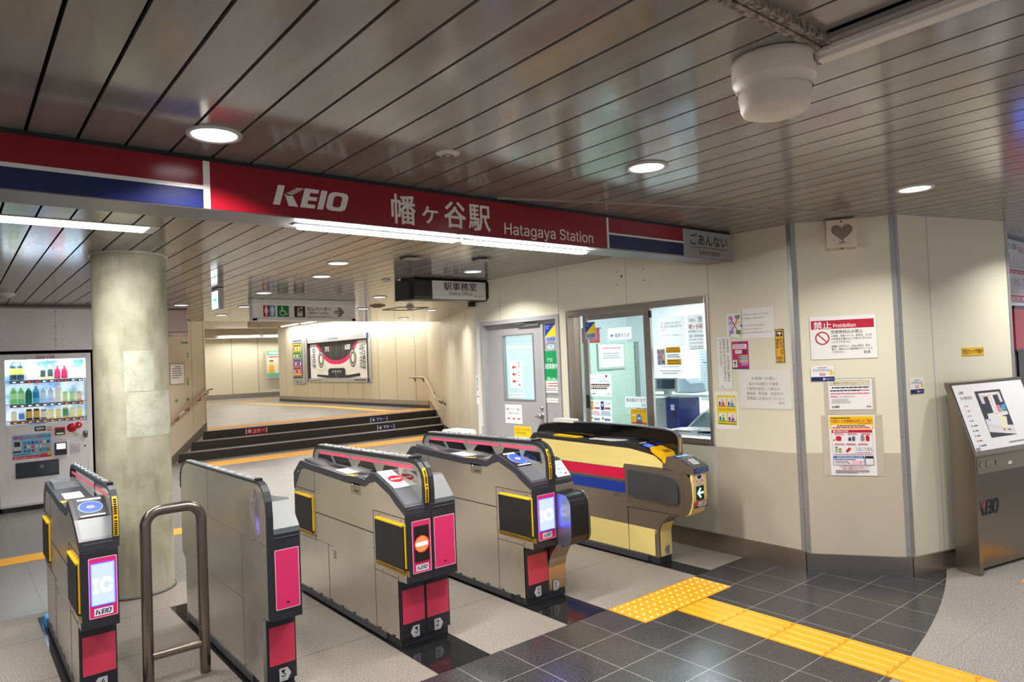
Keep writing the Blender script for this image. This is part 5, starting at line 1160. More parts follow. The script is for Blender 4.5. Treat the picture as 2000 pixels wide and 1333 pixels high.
# sliding sash (left) and the open / fixed right part
s0, s1 = 3.78 - 3.178, 4.575 - 3.178
mb = MB()
mb.box(.018, .045, s0, s0 + .075, .872, 1.935, FRAME); mb.box(.018, .045, s1 - .05, s1, .872, 1.935, FRAME); mb.box(.018, .045, s0 + .075, s1 - .05, 1.885, 1.935, FRAME); mb.box(.018, .045, s0 + .075, s1 - .05, .872, .925, FRAME)
mb.box(.0, .02, s1 - .03, s1 - .012, 1.07, 1.19, DARK); mb.box(.004, .03, s0 - .012, s0 + .004, 1.86, 1.92, BLACK)
sash = mb.build('sash', wn_, .002)
mb = MB(); mb.box(.028, .032, s0 + .075, s1 - .05, .925, 1.885, GLASSW); mb.build('pane', sash)
mb = MB(); mb.box(.06, .085, s1 - .10, WL - .028, .872, 1.935, FRAME) if False else mb.box(.06, .085, WL - .11, WL - .028, .872, 1.935, FRAME); mb.box(.06, .085, s1 + .02, s1 + .05, .872, 1.935, FRAME); mb.build('rear_sash', wn_)
mb = MB(); mb.box(.070, .074, s1 + .05, WL - .11, .872, 1.935, GLASS); mb.build('pane', wn_)
mb = MB(); mb.box(.090, .094, .028, s0 + .05, 1.10, 1.935, GLASS); mb.build('pane', wn_)
# office room
OW_ = P('#E9EEF0', .5, 0, .02)
mb = MB(); mb.box(6.95, 7.0, 2.0, 6.12, 0, H, OW_); mb.box(4.72, 7.0, 6.08, 6.14, 0, H, OW_)
mb.box(5.0, 7.0, 2.55, 2.6, 0, H, OW_); struct(mb.build('wall_office'))
ol = empty('office_light', 'bright ceiling panel light inside the ticket office', 'ceiling light', (5.75, 4.4, H - .003))
box('diffuser', -.6, .6, -.35, .35, -.03, -.0, P('#F4FAFF', .4, 0, 0, emit=5), ol)
a_ = area('office_lamp', (0, 0, 0), 1.15, E_OFFICE, (.86, .94, 1), .65); a_.parent = ol; a_.location = (0, 0, -.035)
ck = empty('office_counter', 'white service counter behind the ticket window', 'counter', (5.0, 3.5, 0))
mb = MB(); mb.box(-.275, .35, -.45, 1.2, .80, .84, P('#E4EAEC', .35)); mb.build('worktop', ck, .004); mb = MB(); mb.box(-.25, .3, -.4, 1.15, 0, .80, P('#B9C2C6', .5)); mb.build('carcass', ck)
# office equipment
mt = empty('ticket_printer', 'grey and dark blue ticket machine standing on the office counter', 'machine', (5.02, 3.84, .84))
mb = MB(); mb.box(-.02, .28, .115, .25, .0, .30, P('#9FA7AC', .4)); mb.build('side_case', mt, .004)
mb = MB(); mb.box(-.02, .28, -.03, .11, 0, .30, P('#1B2F7E', .35)); mb.box(-.024, -.02, .0, .05, .14, .19, P('#0E1733', .4)); mb.box(-.024, -.02, .02, .06, .20, .25, P('#D9E2EC', .4)); mb.box(-.023, -.02, .01, .10, .02, .17, P('#162766', .3)); mb.build('front_case', mt, .004)
mb = MB(); mb.box(-.06, .32, -.35, .30, .325, .345, P('#CFDDE2', .3)); mb.box(.2, .24, .26, .29, 0, .33, P('#AEBBC0', .4)); mb.build('shelf', mt)
mn = empty('monitor', 'small white monitor with a dark screen above the blue ticket machine', 'monitor', (4.98, 3.93, 1.187))
mb = MB(); mb.box(0, .035, -.125, .125, .02, .145, P('#C9CCCB', .4)); mb.build('case', mn, .006); mb = MB(); mb.box(-.003, .0, -.10, .10, .045, .13, P('#3F556E', .12)); mb.build('screen', mn); mb = MB(); mb.box(.005, .05, -.03, .03, -.003, .03, P('#B9BDBE', .4)); mb.build('stand', mn)
pr_ = empty('printer', 'grey rounded printer on the office shelf right of the monitor', 'printer', (5.2, 3.84, 1.187))
mb = MB(); mb.prism([(-.08, 0), (.12, 0), (.12, .09), (.09, .125), (.0, .13), (-.06, .08)], -.06, .14, P('#98A5AC', .4), axis='x'); mb.build('case', pr_, .006)
ty = empty('tray', 'white plastic tray with papers on the office counter', 'tray', (4.80, 3.60, .843))
mb = MB(); mb.box(-.05, .06, -.075, .075, 0, .055, P('#D3DBDD', .3)); mb.box(-.07, .08, -.10, .10, .055, .068, P('#E9F0F2', .3)); mb.build('body', ty, .006); mb = MB(); mb.box(-.03, .05, -.06, .04, .068, .074, PAPER); mb.build('papers', ty)
bt_ = empty('blue_tray', 'light blue shallow tray in the corner of the office counter', 'tray', (4.82, 3.30, .843)); mb = MB(); mb.box(-.06, .08, -.07, .07, 0, .02, P('#3FA0D8', .3)); mb.box(-.06, .08, -.07, -.06, .02, .032, P('#3FA0D8', .3)); mb.box(-.06, .08, .06, .07, .02, .032, P('#3FA0D8', .3)); mb.build('body', bt_)
sl = empty('display_board', 'tilted glass-topped display desk behind the white tray in the office', 'desk', (5.16, 3.50, .84))
mb = MB(); mb.prism([(-.14, .03), (-.14, .055), (.16, .20), (.16, .0)], -.17, .25, P('#E3EBED', .35), axis='y'); mb.build('case', sl); mb = MB(); mb.face([(-.13, -.15, .062), (-.13, .22, .062), (.155, .22, .20), (.155, -.15, .20)], P('#7E9298', .15)); mb.build('glass_top', sl)
pb = empty('pegboard', 'white perforated board with dark hooks inside the office', 'board', (5.62, 3.92, 1.08))
mb = MB(); mb.box(0, .015, -.27, .10, 0, .50, P('#D3E0E4', .4)); mb.build('panel', pb)
mb = MB()
for q in range(14):
    for p_ in range(17): mb.box(-.0015, .001, -.255 + q * .025, -.247 + q * .025, .05 + p_ * .026, .058 + p_ * .026, P('#5A7488', .5))
mb.build('holes', pb)['kind'] = 'stuff'
mb = MB(); mb.tube([(-.01, .05, .37), (-.015, -.05, .36), (-.01, -.25, .37)], .006, P('#3F7088', .4), 8); mb.box(-.006, -.002, -.24, -.06, .16, .30, P('#E8EEF2', .5)); mb.build('hook_rail', pb)
cb = empty('cabinet', 'pale green steel cabinet with a framed notice inside the office', 'cabinet', (5.66, 5.6, 0))
mb = MB(); mb.box(0, .92, .005, .4, 0, 1.70, P('#A9B8AA', .45, 0, .03)); mb.build('body', cb, .003); mb = MB(); mb.box(.86, .93, -.01, .004, 0, 1.70, P('#6E7470', .4)); mb.build('edge_strip', cb)
b_ = Board(.001); b_.slab(0, 0, .47, .31, .02, '#9DA79E'); b_.rect(.025, .025, .445, .29, '#DDE6E0'); b_.lines(.07, .235, .40, .262, 1, '#D0626A', .6); b_.lines(.08, .12, .40, .20, 3, '#5A645E', .35)
b_.finish('framed_notice', (.20, 0.003, 1.385), (1, 0, 0), parent=cb)
mb = MB(); mb.box(.0, .10, -.004, .002, 1.02, 1.05, P('#4A4E48', .4)); mb.build('label_slot', cb)
rb = empty('red_bin', 'dark red box standing on top of the office cabinet', 'box', (5.86, 5.72, 1.70)); MB().box(0, .19, 0, .15, 0, .17, P('#9A2630', .4)).build('box', rb, .01); MB().box(-.01, .20, -.01, .16, .17, .185, P('#8A1E28', .4)).build('lid', rb)
oc = empty('office_chair', 'grey rounded office chair behind the wired sash', 'chair', (5.66, 4.75, 0))
mb = MB(); mb.lathe([(0, .0), (.19, .01), (.22, .04), (.2, .08), (0, .09)], P('#7E8C94', .6), 24, (0, 0, .44)); mb.build('seat', oc); mb = MB(); mb.prism(rrect(-.2, .62, .2, 1.08, .14, 7), .19, .23, P('#8FA0A8', .6), axis='x', smooth=False); mb.build('backrest', oc, .01); mb = MB(); mb.tube([(0, 0, .03), (0, 0, .45)], .025, DARK); mb.tube([(.05, 0, .47), (.24, 0, .52), (.24, 0, .7)], .015, DARK)
for k in range(5):
    mb.tube([(0, 0, .06), (.25 * math.cos(k * 1.257), .25 * math.sin(k * 1.257), .03)], .016, DARK, 8)
mb.build('base', oc)

# ================================================================== NOTICES
def onR(name, label, cat, yl, zt, yr, zb, draw, x=4.5985, grp=None, th=.0015, edge=None, col='#F4F3F1', step=.0005):
    """notice on a plane facing -X; local x runs 0..w towards the viewer's right"""
    k = (x + .0015) / 4.60
    yl, yr = yl * k, yr * k; zt, zb = 1.57 + (zt - 1.57) * k, 1.57 + (zb - 1.57) * k
    b_ = Board(step); w_, h_ = yl - yr, zt - zb
    if th: b_.slab(0, 0, w_, h_, th, col, edge)
    else: b_.z = .0005; b_.rect(0, 0, w_, h_, PTH)
    draw(b_, w_, h_)
    return tag(b_.finish(name, (x, yl, zb), (0, -1, 0)), label, cat, grp)
def onF(name, label, cat, A_, B_, s0_, z1, s1_, z0, draw, off=.001, th=.0015, edge=None, col='#F4F3F1', step=.0005, grp=None):
    d_ = (Vector((*B_, 0)) - Vector((*A_, 0))).normalized(); n_ = d_.cross(Vector((0, 0, 1)))
    b_ = Board(step); w_, h_ = s1_ - s0_, z1 - z0; b_.slab(0, 0, w_, h_, th, col, edge); draw(b_, w_, h_)
    p_ = Vector((*A_, 0)) + d_ * s0_ + n_ * off
    return tag(b_.finish(name, (p_.x, p_.y, z0), tuple(d_)), label, cat, grp)
INK = '#222226'
def alsok(b_, w_, h_):
    b_.rect(0, h_ * .36, w_, h_, '#1B3FA8'); b_.poly([(0, h_ * .36), (w_, h_ * .36), (w_, h_)], '#F2DC1E'); b_.text('Security', w_ * .06, h_ * .86, w_ * .46, h_ * .93, '#E8ECF6'); b_.text('On', w_ * .12, h_ * .76, w_ * .3, h_ * .83, '#E8ECF6')
    b_.text('ALSOK', w_ * .08, h_ * .14, w_ * .94, h_ * .31, '#1B3FA8', .03, .15); b_.lines(w_ * .2, h_ * .04, w_ * .8, h_ * .09, 1, '#4A66B8', .7)
onR('security_sticker', 'blue and yellow security sticker on the grey panel beside the door', 'sticker', 5.09, 1.885, 4.935, 1.693, alsok, x=4.649, col='#AEB4C4')
onR('security_sticker', 'blue and yellow security sticker on the sash glass of the ticket window', 'sticker', 4.529, 1.866, 4.402, 1.707, alsok, x=4.616, col='#AEB4C4')
def oval(b_, w_, h_): b_.disc(w_ / 2, h_ / 2, w_ * .5, '#E9F2F6', h_ * .5); b_.disc(w_ / 2, h_ * .55, w_ * .36, '#5FA0C8', h_ * .3); b_.rect(w_ * .2, h_ * .42, w_ * .8, h_ * .6, '#E9F2F6')
b_ = Board(); b_.z = .001; oval(b_, .10, .052); tag(b_.finish('oval_sticker', (4.649, 5.117, 1.633), (0, -1, 0)), 'small oval white and blue sticker under the door side security sticker', 'sticker')
def green(b_, w_, h_):
    b_.rect(0, h_ * .28, w_, h_, '#129A5A'); b_.text('テロ', w_ * .35, h_ * .74, w_ * .66, h_ * .83, '#F0F6F0', .012); b_.text('警戒実施中', w_ * .08, h_ * .57, w_ * .98, h_ * .70, '#F0F6F0', .012)
    rn_ = random.Random(2)
    for k in range(13): b_.rect(w_ * k / 13, h_ * .28, w_ * (k + 1) / 13, h_ * (.30 + rn_.random() * .10), '#8FD8A0')
    for k in (0, 1): b_.poly([(w_ * .2, h_ * (.205 - k * .06)), (w_ * .3, h_ * (.205 - k * .06)), (w_ * .25, h_ * (.245 - k * .06))], '#E8B820'); b_.lines(w_ * .34, h_ * (.21 - k * .06), w_ * .95, h_ * (.24 - k * .06), 1, '#C83A3A', .7)
    b_.lines(w_ * .15, h_ * .04, w_ * .95, h_ * .12, 2, '#7A7A7A', .35)
onR('terror_poster', 'green and white poster on the grey panel beside the door', 'poster', 5.157, 1.619, 4.925, 1.205, green, x=4.649)
def fare(b_, w_, h_): b_.disc(w_ * .1, h_ * .5, h_ * .2, '#D8202C', n=12); b_.text('Fare adjustment machine', w_ * .18, h_ * .3, w_ * .97, h_ * .72, INK)
onR('fare_strip', 'small white strip on the grey panel under the green poster', 'label', 5.134, 1.152, 4.93, 1.108, fare, x=4.649)
onR('fare_strip', 'small white strip on the wired door glass, under the red arrow paper', 'label', 5.686, 1.195, 5.448, 1.155, fare, x=4.6655)
def arrows(b_, w_, h_):
    b_.vtext('精算・チャージ機', w_ * .72, h_ * .95, w_ * .17, INK, pitch=h_ * .112)
    for k in range(3): b_.arrow(w_ * .33, h_ * (.76 - k * .26), w_ * .34, h_ * .045, 180, '#E02A2A', .42)
onR('arrow_notice', 'white paper with three stacked red arrows on the door glass', 'notice', 5.668, 1.535, 5.464, 1.25, arrows, x=4.6655)
def low(b_, w_, h_):
    b_.text('精算・チャージ機は、', w_ * .06, h_ * .70, w_ * .95, h_ * .83, INK); b_.rect(w_ * .06, h_ * .70, w_ * .24, h_ * .72, '#D84A3A'); b_.text('この奥にあります。', w_ * .08, h_ * .49, w_ * .86, h_ * .62, INK)
    for k in range(3): b_.arrow(w_ * (.2 + k * .3), h_ * .26, w_ * .16, h_ * .05, 180, '#E02A2A', .4)
onR('arrow_notice', 'white paper with a row of red arrows below the door glass', 'notice', 5.777, 1.072, 5.498, .873, low, x=4.6505)
def haz(b_, w_, h_):
    b_.rect(0, h_ * .62, w_, h_, '#F2D01C'); b_.text('Hazardous Items Information', w_ * .05, h_ * .84, w_ * .95, h_ * .93, '#D8401E'); b_.text('for Rail Passengers', w_ * .05, h_ * .71, w_ * .7, h_ * .81, INK)
    b_.rect(w_ * .06, h_ * .40, w_ * .94, h_ * .48, '#B8202C'); b_.lines(w_ * .08, h_ * .08, w_ * .92, h_ * .36, 5, '#B86A6A', .5); b_.lines(w_ * .08, h_ * .5, w_ * .92, h_ * .58, 2, '#7A7A7A', .5)
onR('hazard_notice', 'yellow and white hazardous items notice low on the grey door', 'notice', 5.637, .852, 5.362, .56, haz, x=4.6505)
def side(b_, w_, h_): b_.vtext('精算機', w_ * .5, h_ * .92, w_ * .5, '#3A5A8A', pitch=h_ * .16); b_.rect(w_ * .1, h_ * .25, w_ * .9, h_ * .28, '#2F8A5A'); b_.lines(w_ * .1, h_ * .06, w_ * .9, h_ * .2, 2, '#555', .5) if False else None
onR('vertical_strip', 'narrow white strip with blue writing on the wall edge left of the door', 'label', 6.285, 1.39, 6.235, 1.06, side, x=4.594)

def noriba(b_, w_, h_): b_.arrow(w_ * .18, h_ * .36, w_ * .16, h_ * .07, 180, '#2A62B8', .55); b_.text('電車のりば', w_ * .3, h_ * .18, w_ * .9, h_ * .52, INK, .004)
onR('direction_paper', 'white paper with a blue left arrow on the sash glass', 'notice', 4.249, 1.795, 3.973, 1.69, noriba, x=4.626, th=0)
def point(b_, w_, h_):
    b_.disc(w_ * .78, h_ * .9, w_ * .045, '#D82A3A', n=12); b_.text('京王トレインポイントサービス', w_ * .08, h_ * .74, w_ * .76, h_ * .82, '#3A4A8A'); b_.text('ご利用のお客さまへ', w_ * .4, h_ * .63, w_ * .93, h_ * .71, '#3A4A8A'); b_.lines(w_ * .08, h_ * .48, w_ * .93, h_ * .57, 1, INK, .7); b_.lines(w_ * .08, h_ * .40, w_ * .9, h_ * .48, 1, '#D86A3A', .7); b_.lines(w_ * .08, h_ * .31, w_ * .8, h_ * .40, 1, INK, .7)
    b_.keio(w_ * .08, h_ * .08, w_ * .28, h_ * .15, INK); b_.text('駅長', w_ * .8, h_ * .07, w_ * .92, h_ * .15, INK)
onR('point_notice', 'white train point notice at the left of the sash glass, upper of two', 'notice', 4.512, 1.386, 4.232, 1.182, point, x=4.626, th=0)
def loss(b_, w_, h_):
    for k, (c1, c2) in enumerate((('#E8C23A', '#C84A8A'), ('#2A4A8A', '#C84A6A'))):
        x = w_ * (.05 + k * .47); b_.rect(x, h_ * .55, x + w_ * .14, h_ * .94, c1); b_.rect(x + w_ * .03, h_ * .72, x + w_ * .11, h_ * .84, '#D8ECF4'); b_.text('これ何'[:2 + k], x + w_ * .17, h_ * .76, x + w_ * .40, h_ * .92, c2); b_.lines(x + w_ * .17, h_ * .56, x + w_ * .42, h_ * .7, 1, c2, .7); b_.lines(x, h_ * .30, x + w_ * .44, h_ * .50, 4, ('#C85A6A', '#4A6AA8')[k], .5); b_.disc(x + w_ * .07, h_ * .18, w_ * .04, ('#E8B84A', '#8A6A4A')[k], n=12); b_.rect(x + w_ * .14, h_ * .08, x + w_ * .4, h_ * .18, '#8A94C0')
onR('train_notice', 'white notice with colourful drawings at the left of the sash glass, lower of two', 'notice', 4.521, 1.149, 4.242, .945, loss, x=4.626, th=0)
def hitsu(b_, w_, h_): b_.text('筆談器あります', w_ * .05, h_ * .50, w_ * .96, h_ * .84, INK, .004); b_.text('駅長', w_ * .78, h_ * .1, w_ * .97, h_ * .36, INK)
onR('writing_notice', 'white paper about a writing pad, low right on the sash glass', 'notice', 4.079, 1.188, 3.842, 1.092, hitsu, x=4.624, th=0)
def kids(b_, w_, h_):
    b_.rect(0, 0, w_, h_ * .09, '#C8303A'); b_.text('こどもの日', w_ * .06, h_ * .80, w_ * .94, h_ * .95, '#C8303A', .01); b_.rr(w_ * .36, h_ * .12, w_ * .70, h_ * .52, w_ * .06, '#3A78B8'); b_.rect(w_ * .43, h_ * .52, w_ * .62, h_ * .66, '#3A78B8'); b_.rect(w_ * .30, h_ * .10, w_ * .76, h_ * .15, '#2A2A30'); b_.rr(w_ * .42, h_ * .30, w_ * .64, h_ * .46, w_ * .03, '#BFD8EC'); b_.disc(w_ * .2, h_ * .58, w_ * .12, '#F6E8D0', h_ * .07)
onR('kids_poster', 'small yellow poster with a plain blue train front, low right on the sash', 'poster', 4.02, 1.079, 3.846, .952, kids, x=4.624, col='#F2C21E')
def ic(b_, w_, h_):
    b_.text('IC CARD CAN ONLY', w_ * .08, h_ * .76, w_ * .84, h_ * .84, '#5A6A80'); b_.text('BE RECHARGED IN', w_ * .08, h_ * .64, w_ * .86, h_ * .72, '#5A6A80'); b_.text('CASH', w_ * .08, h_ * .53, w_ * .27, h_ * .60, '#D85A6A'); b_.text('(ICカードのチャージは現金のみです)', w_ * .12, h_ * .33, w_ * .84, h_ * .40, '#6A6A70')
onR('cash_notice', 'greyish paper saying IC card cash only, hung behind the open window', 'notice', 3.675, 1.846, 3.405, 1.612, ic, x=4.665, th=0)
def st(b_, w_, h_):
    b_.text('当駅は、', w_ * .12, h_ * .80, w_ * .58, h_ * .90, INK); b_.text('京', w_ * .68, h_ * .78, w_ * .96, h_ * .94, '#2A72B8', .01); b_.text('幡ヶ谷駅', w_ * .10, h_ * .60, w_ * .98, h_ * .74, '#D83A4A', .01); b_.text('新宿からは', w_ * .24, h_ * .49, w_ * .92, h_ * .57, INK); b_.disc(w_ * .14, h_ * .53, w_ * .05, '#58B87A', n=10); b_.text('新宿・都営新宿線', w_ * .12, h_ * .36, w_ * .98, h_ * .43, INK, .004)
    for k, t in enumerate(('Shinjuku is back', 'The fare to Shinjuku', 'This line is KEIO')): b_.text(t, w_ * .12, h_ * (.265 - k * .10), w_ * .95, h_ * (.325 - k * .10), INK)
    b_.lines(w_ * .12, h_ * .02, w_ * .95, h_ * .05, 1, '#3A8AA8', .6)
onR('station_notice', 'white paper with blue and red words at the right edge of the window', 'notice', 3.389, 1.85, 3.235, 1.57, st, x=4.665, th=0)
def kp(b_, w_, h_):
    b_.rect(w_ * .05, h_ * .34, w_ * .36, h_ * .88, '#D8D4EC')
    for x_, y_, c_ in ((.1, .78, '#D8A8D0'), (.25, .8, '#8AC8B8'), (.1, .6, '#B8A8E0'), (.26, .62, '#F0DCA8'), (.12, .42, '#A8B8E0'), (.27, .44, '#4AA84A')): b_.rect(w_ * (x_ - .05), h_ * (y_ - .05), w_ * (x_ + .07), h_ * (y_ + .05), c_)
    b_.line(w_ * .06, h_ * .87, w_ * .35, h_ * .35, w_ * .018, '#D02A2A'); b_.line(w_ * .33, h_ * .88, w_ * .09, h_ * .35, w_ * .018, '#D02A2A')
    b_.rect(w_ * .40, h_ * .74, w_ * .93, h_ * .93, '#F8C82A'); b_.lines(w_ * .5, h_ * .865, w_ * .85, h_ * .91, 1, '#B87A1A', .6); b_.text('KEIO Private Line', w_ * .43, h_ * .77, w_ * .91, h_ * .84, '#C86A1A', .006); b_.rect(w_ * .42, h_ * .34, w_ * .95, h_ * .53, '#F8C82A'); b_.lines(w_ * .44, h_ * .36, w_ * .92, h_ * .51, 2, '#B87A1A', .5); b_.lines(w_ * .43, h_ * .57, w_ * .92, h_ * .70, 2, '#5A6AB0', .5)
    b_.text('This is Keio Hatagaya station', w_ * .15, h_ * .25, w_ * .88, h_ * .31, INK); b_.lines(w_ * .12, h_ * .12, w_ * .9, h_ * .16, 1, '#D87A8A', .6); b_.lines(w_ * .22, h_ * .04, w_ * .8, h_ * .08, 1, '#7A7A7A', .6)
onR('line_notice', 'white paper with a red cross and yellow blocks, behind the open window', 'notice', 3.717, 1.618, 3.448, 1.371, kp, x=4.6652, th=0)

# papers on the wall right of the window
def tk1(b_, w_, h_):
    for x_, y_, c_ in ((.28, .80, '#D8A8D0'), (.72, .84, '#58B0A0'), (.28, .6, '#B8A8E0'), (.75, .6, '#F0D8A0'), (.3, .22, '#9FB2E4'), (.76, .20, '#2E9A4A'), (.3, .4, '#D8C8E8')): b_.rect(w_ * (x_ - .16), h_ * (y_ - .08), w_ * (x_ + .16), h_ * (y_ + .08), c_)
    b_.line(w_ * .14, h_ * .04, w_ * .86, h_ * .92, w_ * .05, '#C8202C'); b_.line(w_ * .86, h_ * .06, w_ * .2, h_ * .92, w_ * .05, '#C8202C')
onR('ticket_picture', 'small paper of tickets crossed out in red on the cream wall', 'notice', 3.023, 1.833, 2.895, 1.655, tk1)
def tk2(b_, w_, h_):
    for t, y_, x1 in (('This ticket is valid from Shinjuku', .76, .84), ('(この乗車券は、新宿から有効です)', .64, .74), ('If you enter from Hatagaya,', .40, .72), ('Please buy a ticket one', .28, .62), ('(幡ヶ谷入場する際140円お買って下さい)', .16, .92)): b_.text(t, w_ * .04, h_ * y_, w_ * x1, h_ * (y_ + .055), '#4A4A4E')
    b_.arrow(w_ * .0, h_ * .44, w_ * .06, h_ * .05, 0, '#1A1A1C', .8)
onR('ticket_notice', 'white paper in English and Japanese about tickets, topmost on the cream wall', 'notice', 2.899, 1.862, 2.632, 1.638, tk2)
def strip(b_, w_, h_):
    for k, t in enumerate(('旅客営業規則・忘れ物の回覧に監簿等は', '駅事務室にそなえつけてありますから', 'いつでもごらんください。')): b_.vtext(t, w_ * (.78 - k * .26), h_ * .965, w_ * .17, INK, pitch=h_ * .0485 * (1 if k else .95))
    b_.rect(w_ * .2, h_ * .03, w_ * .35, h_ * .045, '#4AA0D0')
onR('rules_strip', 'tall narrow white board of vertical writing right of the window', 'notice', 3.114, 1.66, 2.996, 1.265, strip, th=.006)
def mag(b_, w_, h_):
    b_.rect(0, 0, w_, h_, '#C0186A'); b_.poly([(w_ * .3, h_), (w_ * .7, h_), (w_ * .5, h_ * .93)], '#2A4AA0'); b_.rr(w_ * .06, h_ * .73, w_ * .9, h_ * .90, w_ * .03, '#F2EAF0'); b_.lines(w_ * .1, h_ * .75, w_ * .86, h_ * .88, 3, '#B85A98', .5); b_.rr(w_ * .2, h_ * .56, w_ * .6, h_ * .69, w_ * .04, '#F2EAF0'); b_.lines(w_ * .24, h_ * .59, w_ * .56, h_ * .66, 2, '#3A6AB0', .4)
    for x_ in (.70, .84): b_.disc(w_ * x_, h_ * .65, w_ * .06, '#2A2030', n=12); b_.rect(w_ * (x_ - .07), h_ * .55, w_ * (x_ + .07), h_ * .60, '#1A1A2A')
    for k, c_ in enumerate(('#E8703A', '#3AA0D8', '#48B868', '#E8B050', '#C86AC0', '#4A5AC0')): b_.rect(w_ * (.32 + k * .035), h_ * (.45 - k * .065), w_ * .97, h_ * (.505 - k * .065), c_); b_.lines(w_ * .55, h_ * (.462 - k * .065), w_ * .95, h_ * (.49 - k * .065), 1, '#F6EEF2', .6)
    b_.rr(w_ * .04, h_ * .06, w_ * .30, h_ * .33, w_ * .02, '#F0F4F0'); b_.arrow(w_ * .17, h_ * .2, h_ * .22, w_ * .06, 90, '#1A9A4A', .5); b_.rect(0, 0, w_, h_ * .05, '#2A2A6A')
onR('courtesy_poster', 'magenta poster with coloured bars on the cream wall', 'poster', 2.99, 1.62, 2.85, 1.413, mag)
def camy(b_, w_, h_):
    b_.rr(w_ * .06, h_ * .02, w_ * .94, h_ * .98, w_ * .08, '#F2B80C'); b_.rect(w_ * .14, h_ * .78, w_ * .86, h_ * .95, '#1A1A1C'); b_.poly([(w_ * .25, h_ * .90), (w_ * .6, h_ * .92), (w_ * .78, h_ * .87), (w_ * .6, h_ * .84), (w_ * .28, h_ * .86)], '#F2E8D8'); b_.rect(w_ * .5, h_ * .80, w_ * .6, h_ * .85, '#F2E8D8')
    b_.vtext('防犯カメラ', w_ * .70, h_ * .74, w_ * .36, INK, pitch=h_ * .105, bold=.012); b_.vtext('撮影中', w_ * .28, h_ * .72, w_ * .36, INK, pitch=h_ * .105, bold=.012); b_.lines(w_ * .14, h_ * .09, w_ * .86, h_ * .19, 3, '#6A5010', .5); b_.text('KEIO', w_ * .3, h_ * .04, w_ * .7, h_ * .075, '#2A2A6A', .02, .2)
onR('camera_sign', 'upright yellow security camera sign on the cream wall near the metal strip', 'sign', 2.632, 1.694, 2.566, 1.455, camy, th=.003, col='#1A1A1C')
def big(b_, w_, h_):
    G_ = '#6E6A64'; b_.text('お客様へお願い', w_ * .26, h_ * .74, w_ * .72, h_ * .83, G_)
    for k, (t, a0, a1) in enumerate((('車内や駅構内で不審者・', .20, .80), ('不審物を発見した場合は、', .15, .80), ('乗務員・駅係員・巡回中の', .15, .84), ('警備員にお知らせください。', .15, .88))): b_.text(t, w_ * a0, h_ * (.595 - k * .125), w_ * a1, h_ * (.685 - k * .125), G_)
    b_.text('駅長', w_ * .75, h_ * .13, w_ * .87, h_ * .18, G_)
onR('request_notice', 'large off-white printed request notice on the cream wall', 'notice', 2.941, 1.402, 2.527, 1.122, big, th=.004, col='#E9E8E3')
def cart(b_, w_, h_):
    b_.rect(w_ * .08, h_ * .12, w_ * .92, h_ * .90, '#F2D81A')
    for x_, y_, c1, c2 in ((.14, .60, '#F0F0EE', '#D8486A'), (.54, .60, '#E8F0F4', '#3A9AC0'), (.14, .20, '#F0F4EC', '#58A84A'), (.54, .20, '#F2EEF2', '#8A5AA8')):
        b_.rect(w_ * x_, h_ * y_, w_ * (x_ + .34), h_ * (y_ + .24), c1); b_.rect(w_ * x_, h_ * y_, w_ * (x_ + .34), h_ * (y_ + .03), c2); b_.disc(w_ * (x_ + .2), h_ * (y_ + .16), w_ * .06, '#E8B8A0', n=12); b_.rect(w_ * (x_ + .14), h_ * (y_ + .035), w_ * (x_ + .27), h_ * (y_ + .11), c2); b_.rect(w_ * (x_ + .03), h_ * (y_ + .04), w_ * (x_ + .10), h_ * (y_ + .13), '#3A3A60')
    b_.text('たばこはしてませんか?', w_ * .14, h_ * .50, w_ * .86, h_ * .56, '#C84A2A', .01); b_.lines(w_ * .12, h_ * .135, w_ * .88, h_ * .165, 1, '#5A5020', .6)
onR('manner_poster', 'white and yellow poster of four cartoon scenes right of the window sill', 'poster', 3.16, 1.242, 2.958, .953, cart)

# bevelled corner wall
def proh(b_, w_, h_):
    b_.rect(w_ * .02, h_ * .70, w_ * .97, h_ * .90, '#BE1636'); b_.text('禁止', w_ * .06, h_ * .705, w_ * .33, h_ * .875, '#F6F0F0', .014); b_.text('Prohibition', w_ * .36, h_ * .725, w_ * .70, h_ * .815, '#F6F0F0', .012)
    b_.ring(w_ * .185, h_ * .49, h_ * .125, h_ * .155, '#C2202E', k=1.0); b_.line(w_ * .185 - h_ * .10, h_ * .59, w_ * .185 + h_ * .10, h_ * .39, h_ * .028, '#C2202E')
    b_.text('危険物持込み禁止', w_ * .32, h_ * .585, w_ * .80, h_ * .665, INK, .008)
    for k, (t, x1) in enumerate((('火薬類、多量のマッチ、揮発油、その他', .93), ('の危険品を構内および車内に持ち込む', .93), ('ことはできません。', .62))): b_.text(t, w_ * .32, h_ * (.505 - k * .07), w_ * x1, h_ * (.56 - k * .07), INK)
    for k, (t, x1) in enumerate((('駅構内で許可なく、物品の販売、配布、', .91), ('寄付、演説および勧誘等を行うことは', .93), ('できません。', .52))): b_.text(t, w_ * .32, h_ * (.265 - k * .065), w_ * x1, h_ * (.315 - k * .065), INK)
    b_.text('駅長', w_ * .80, h_ * .105, w_ * .90, h_ * .17, INK)
onF('prohibition_sign', 'white sign with a red Prohibition band on the angled corner wall', 'sign', A2, B2, .095, 1.766, .511, 1.468, proh, th=.004, edge='#5A5654')
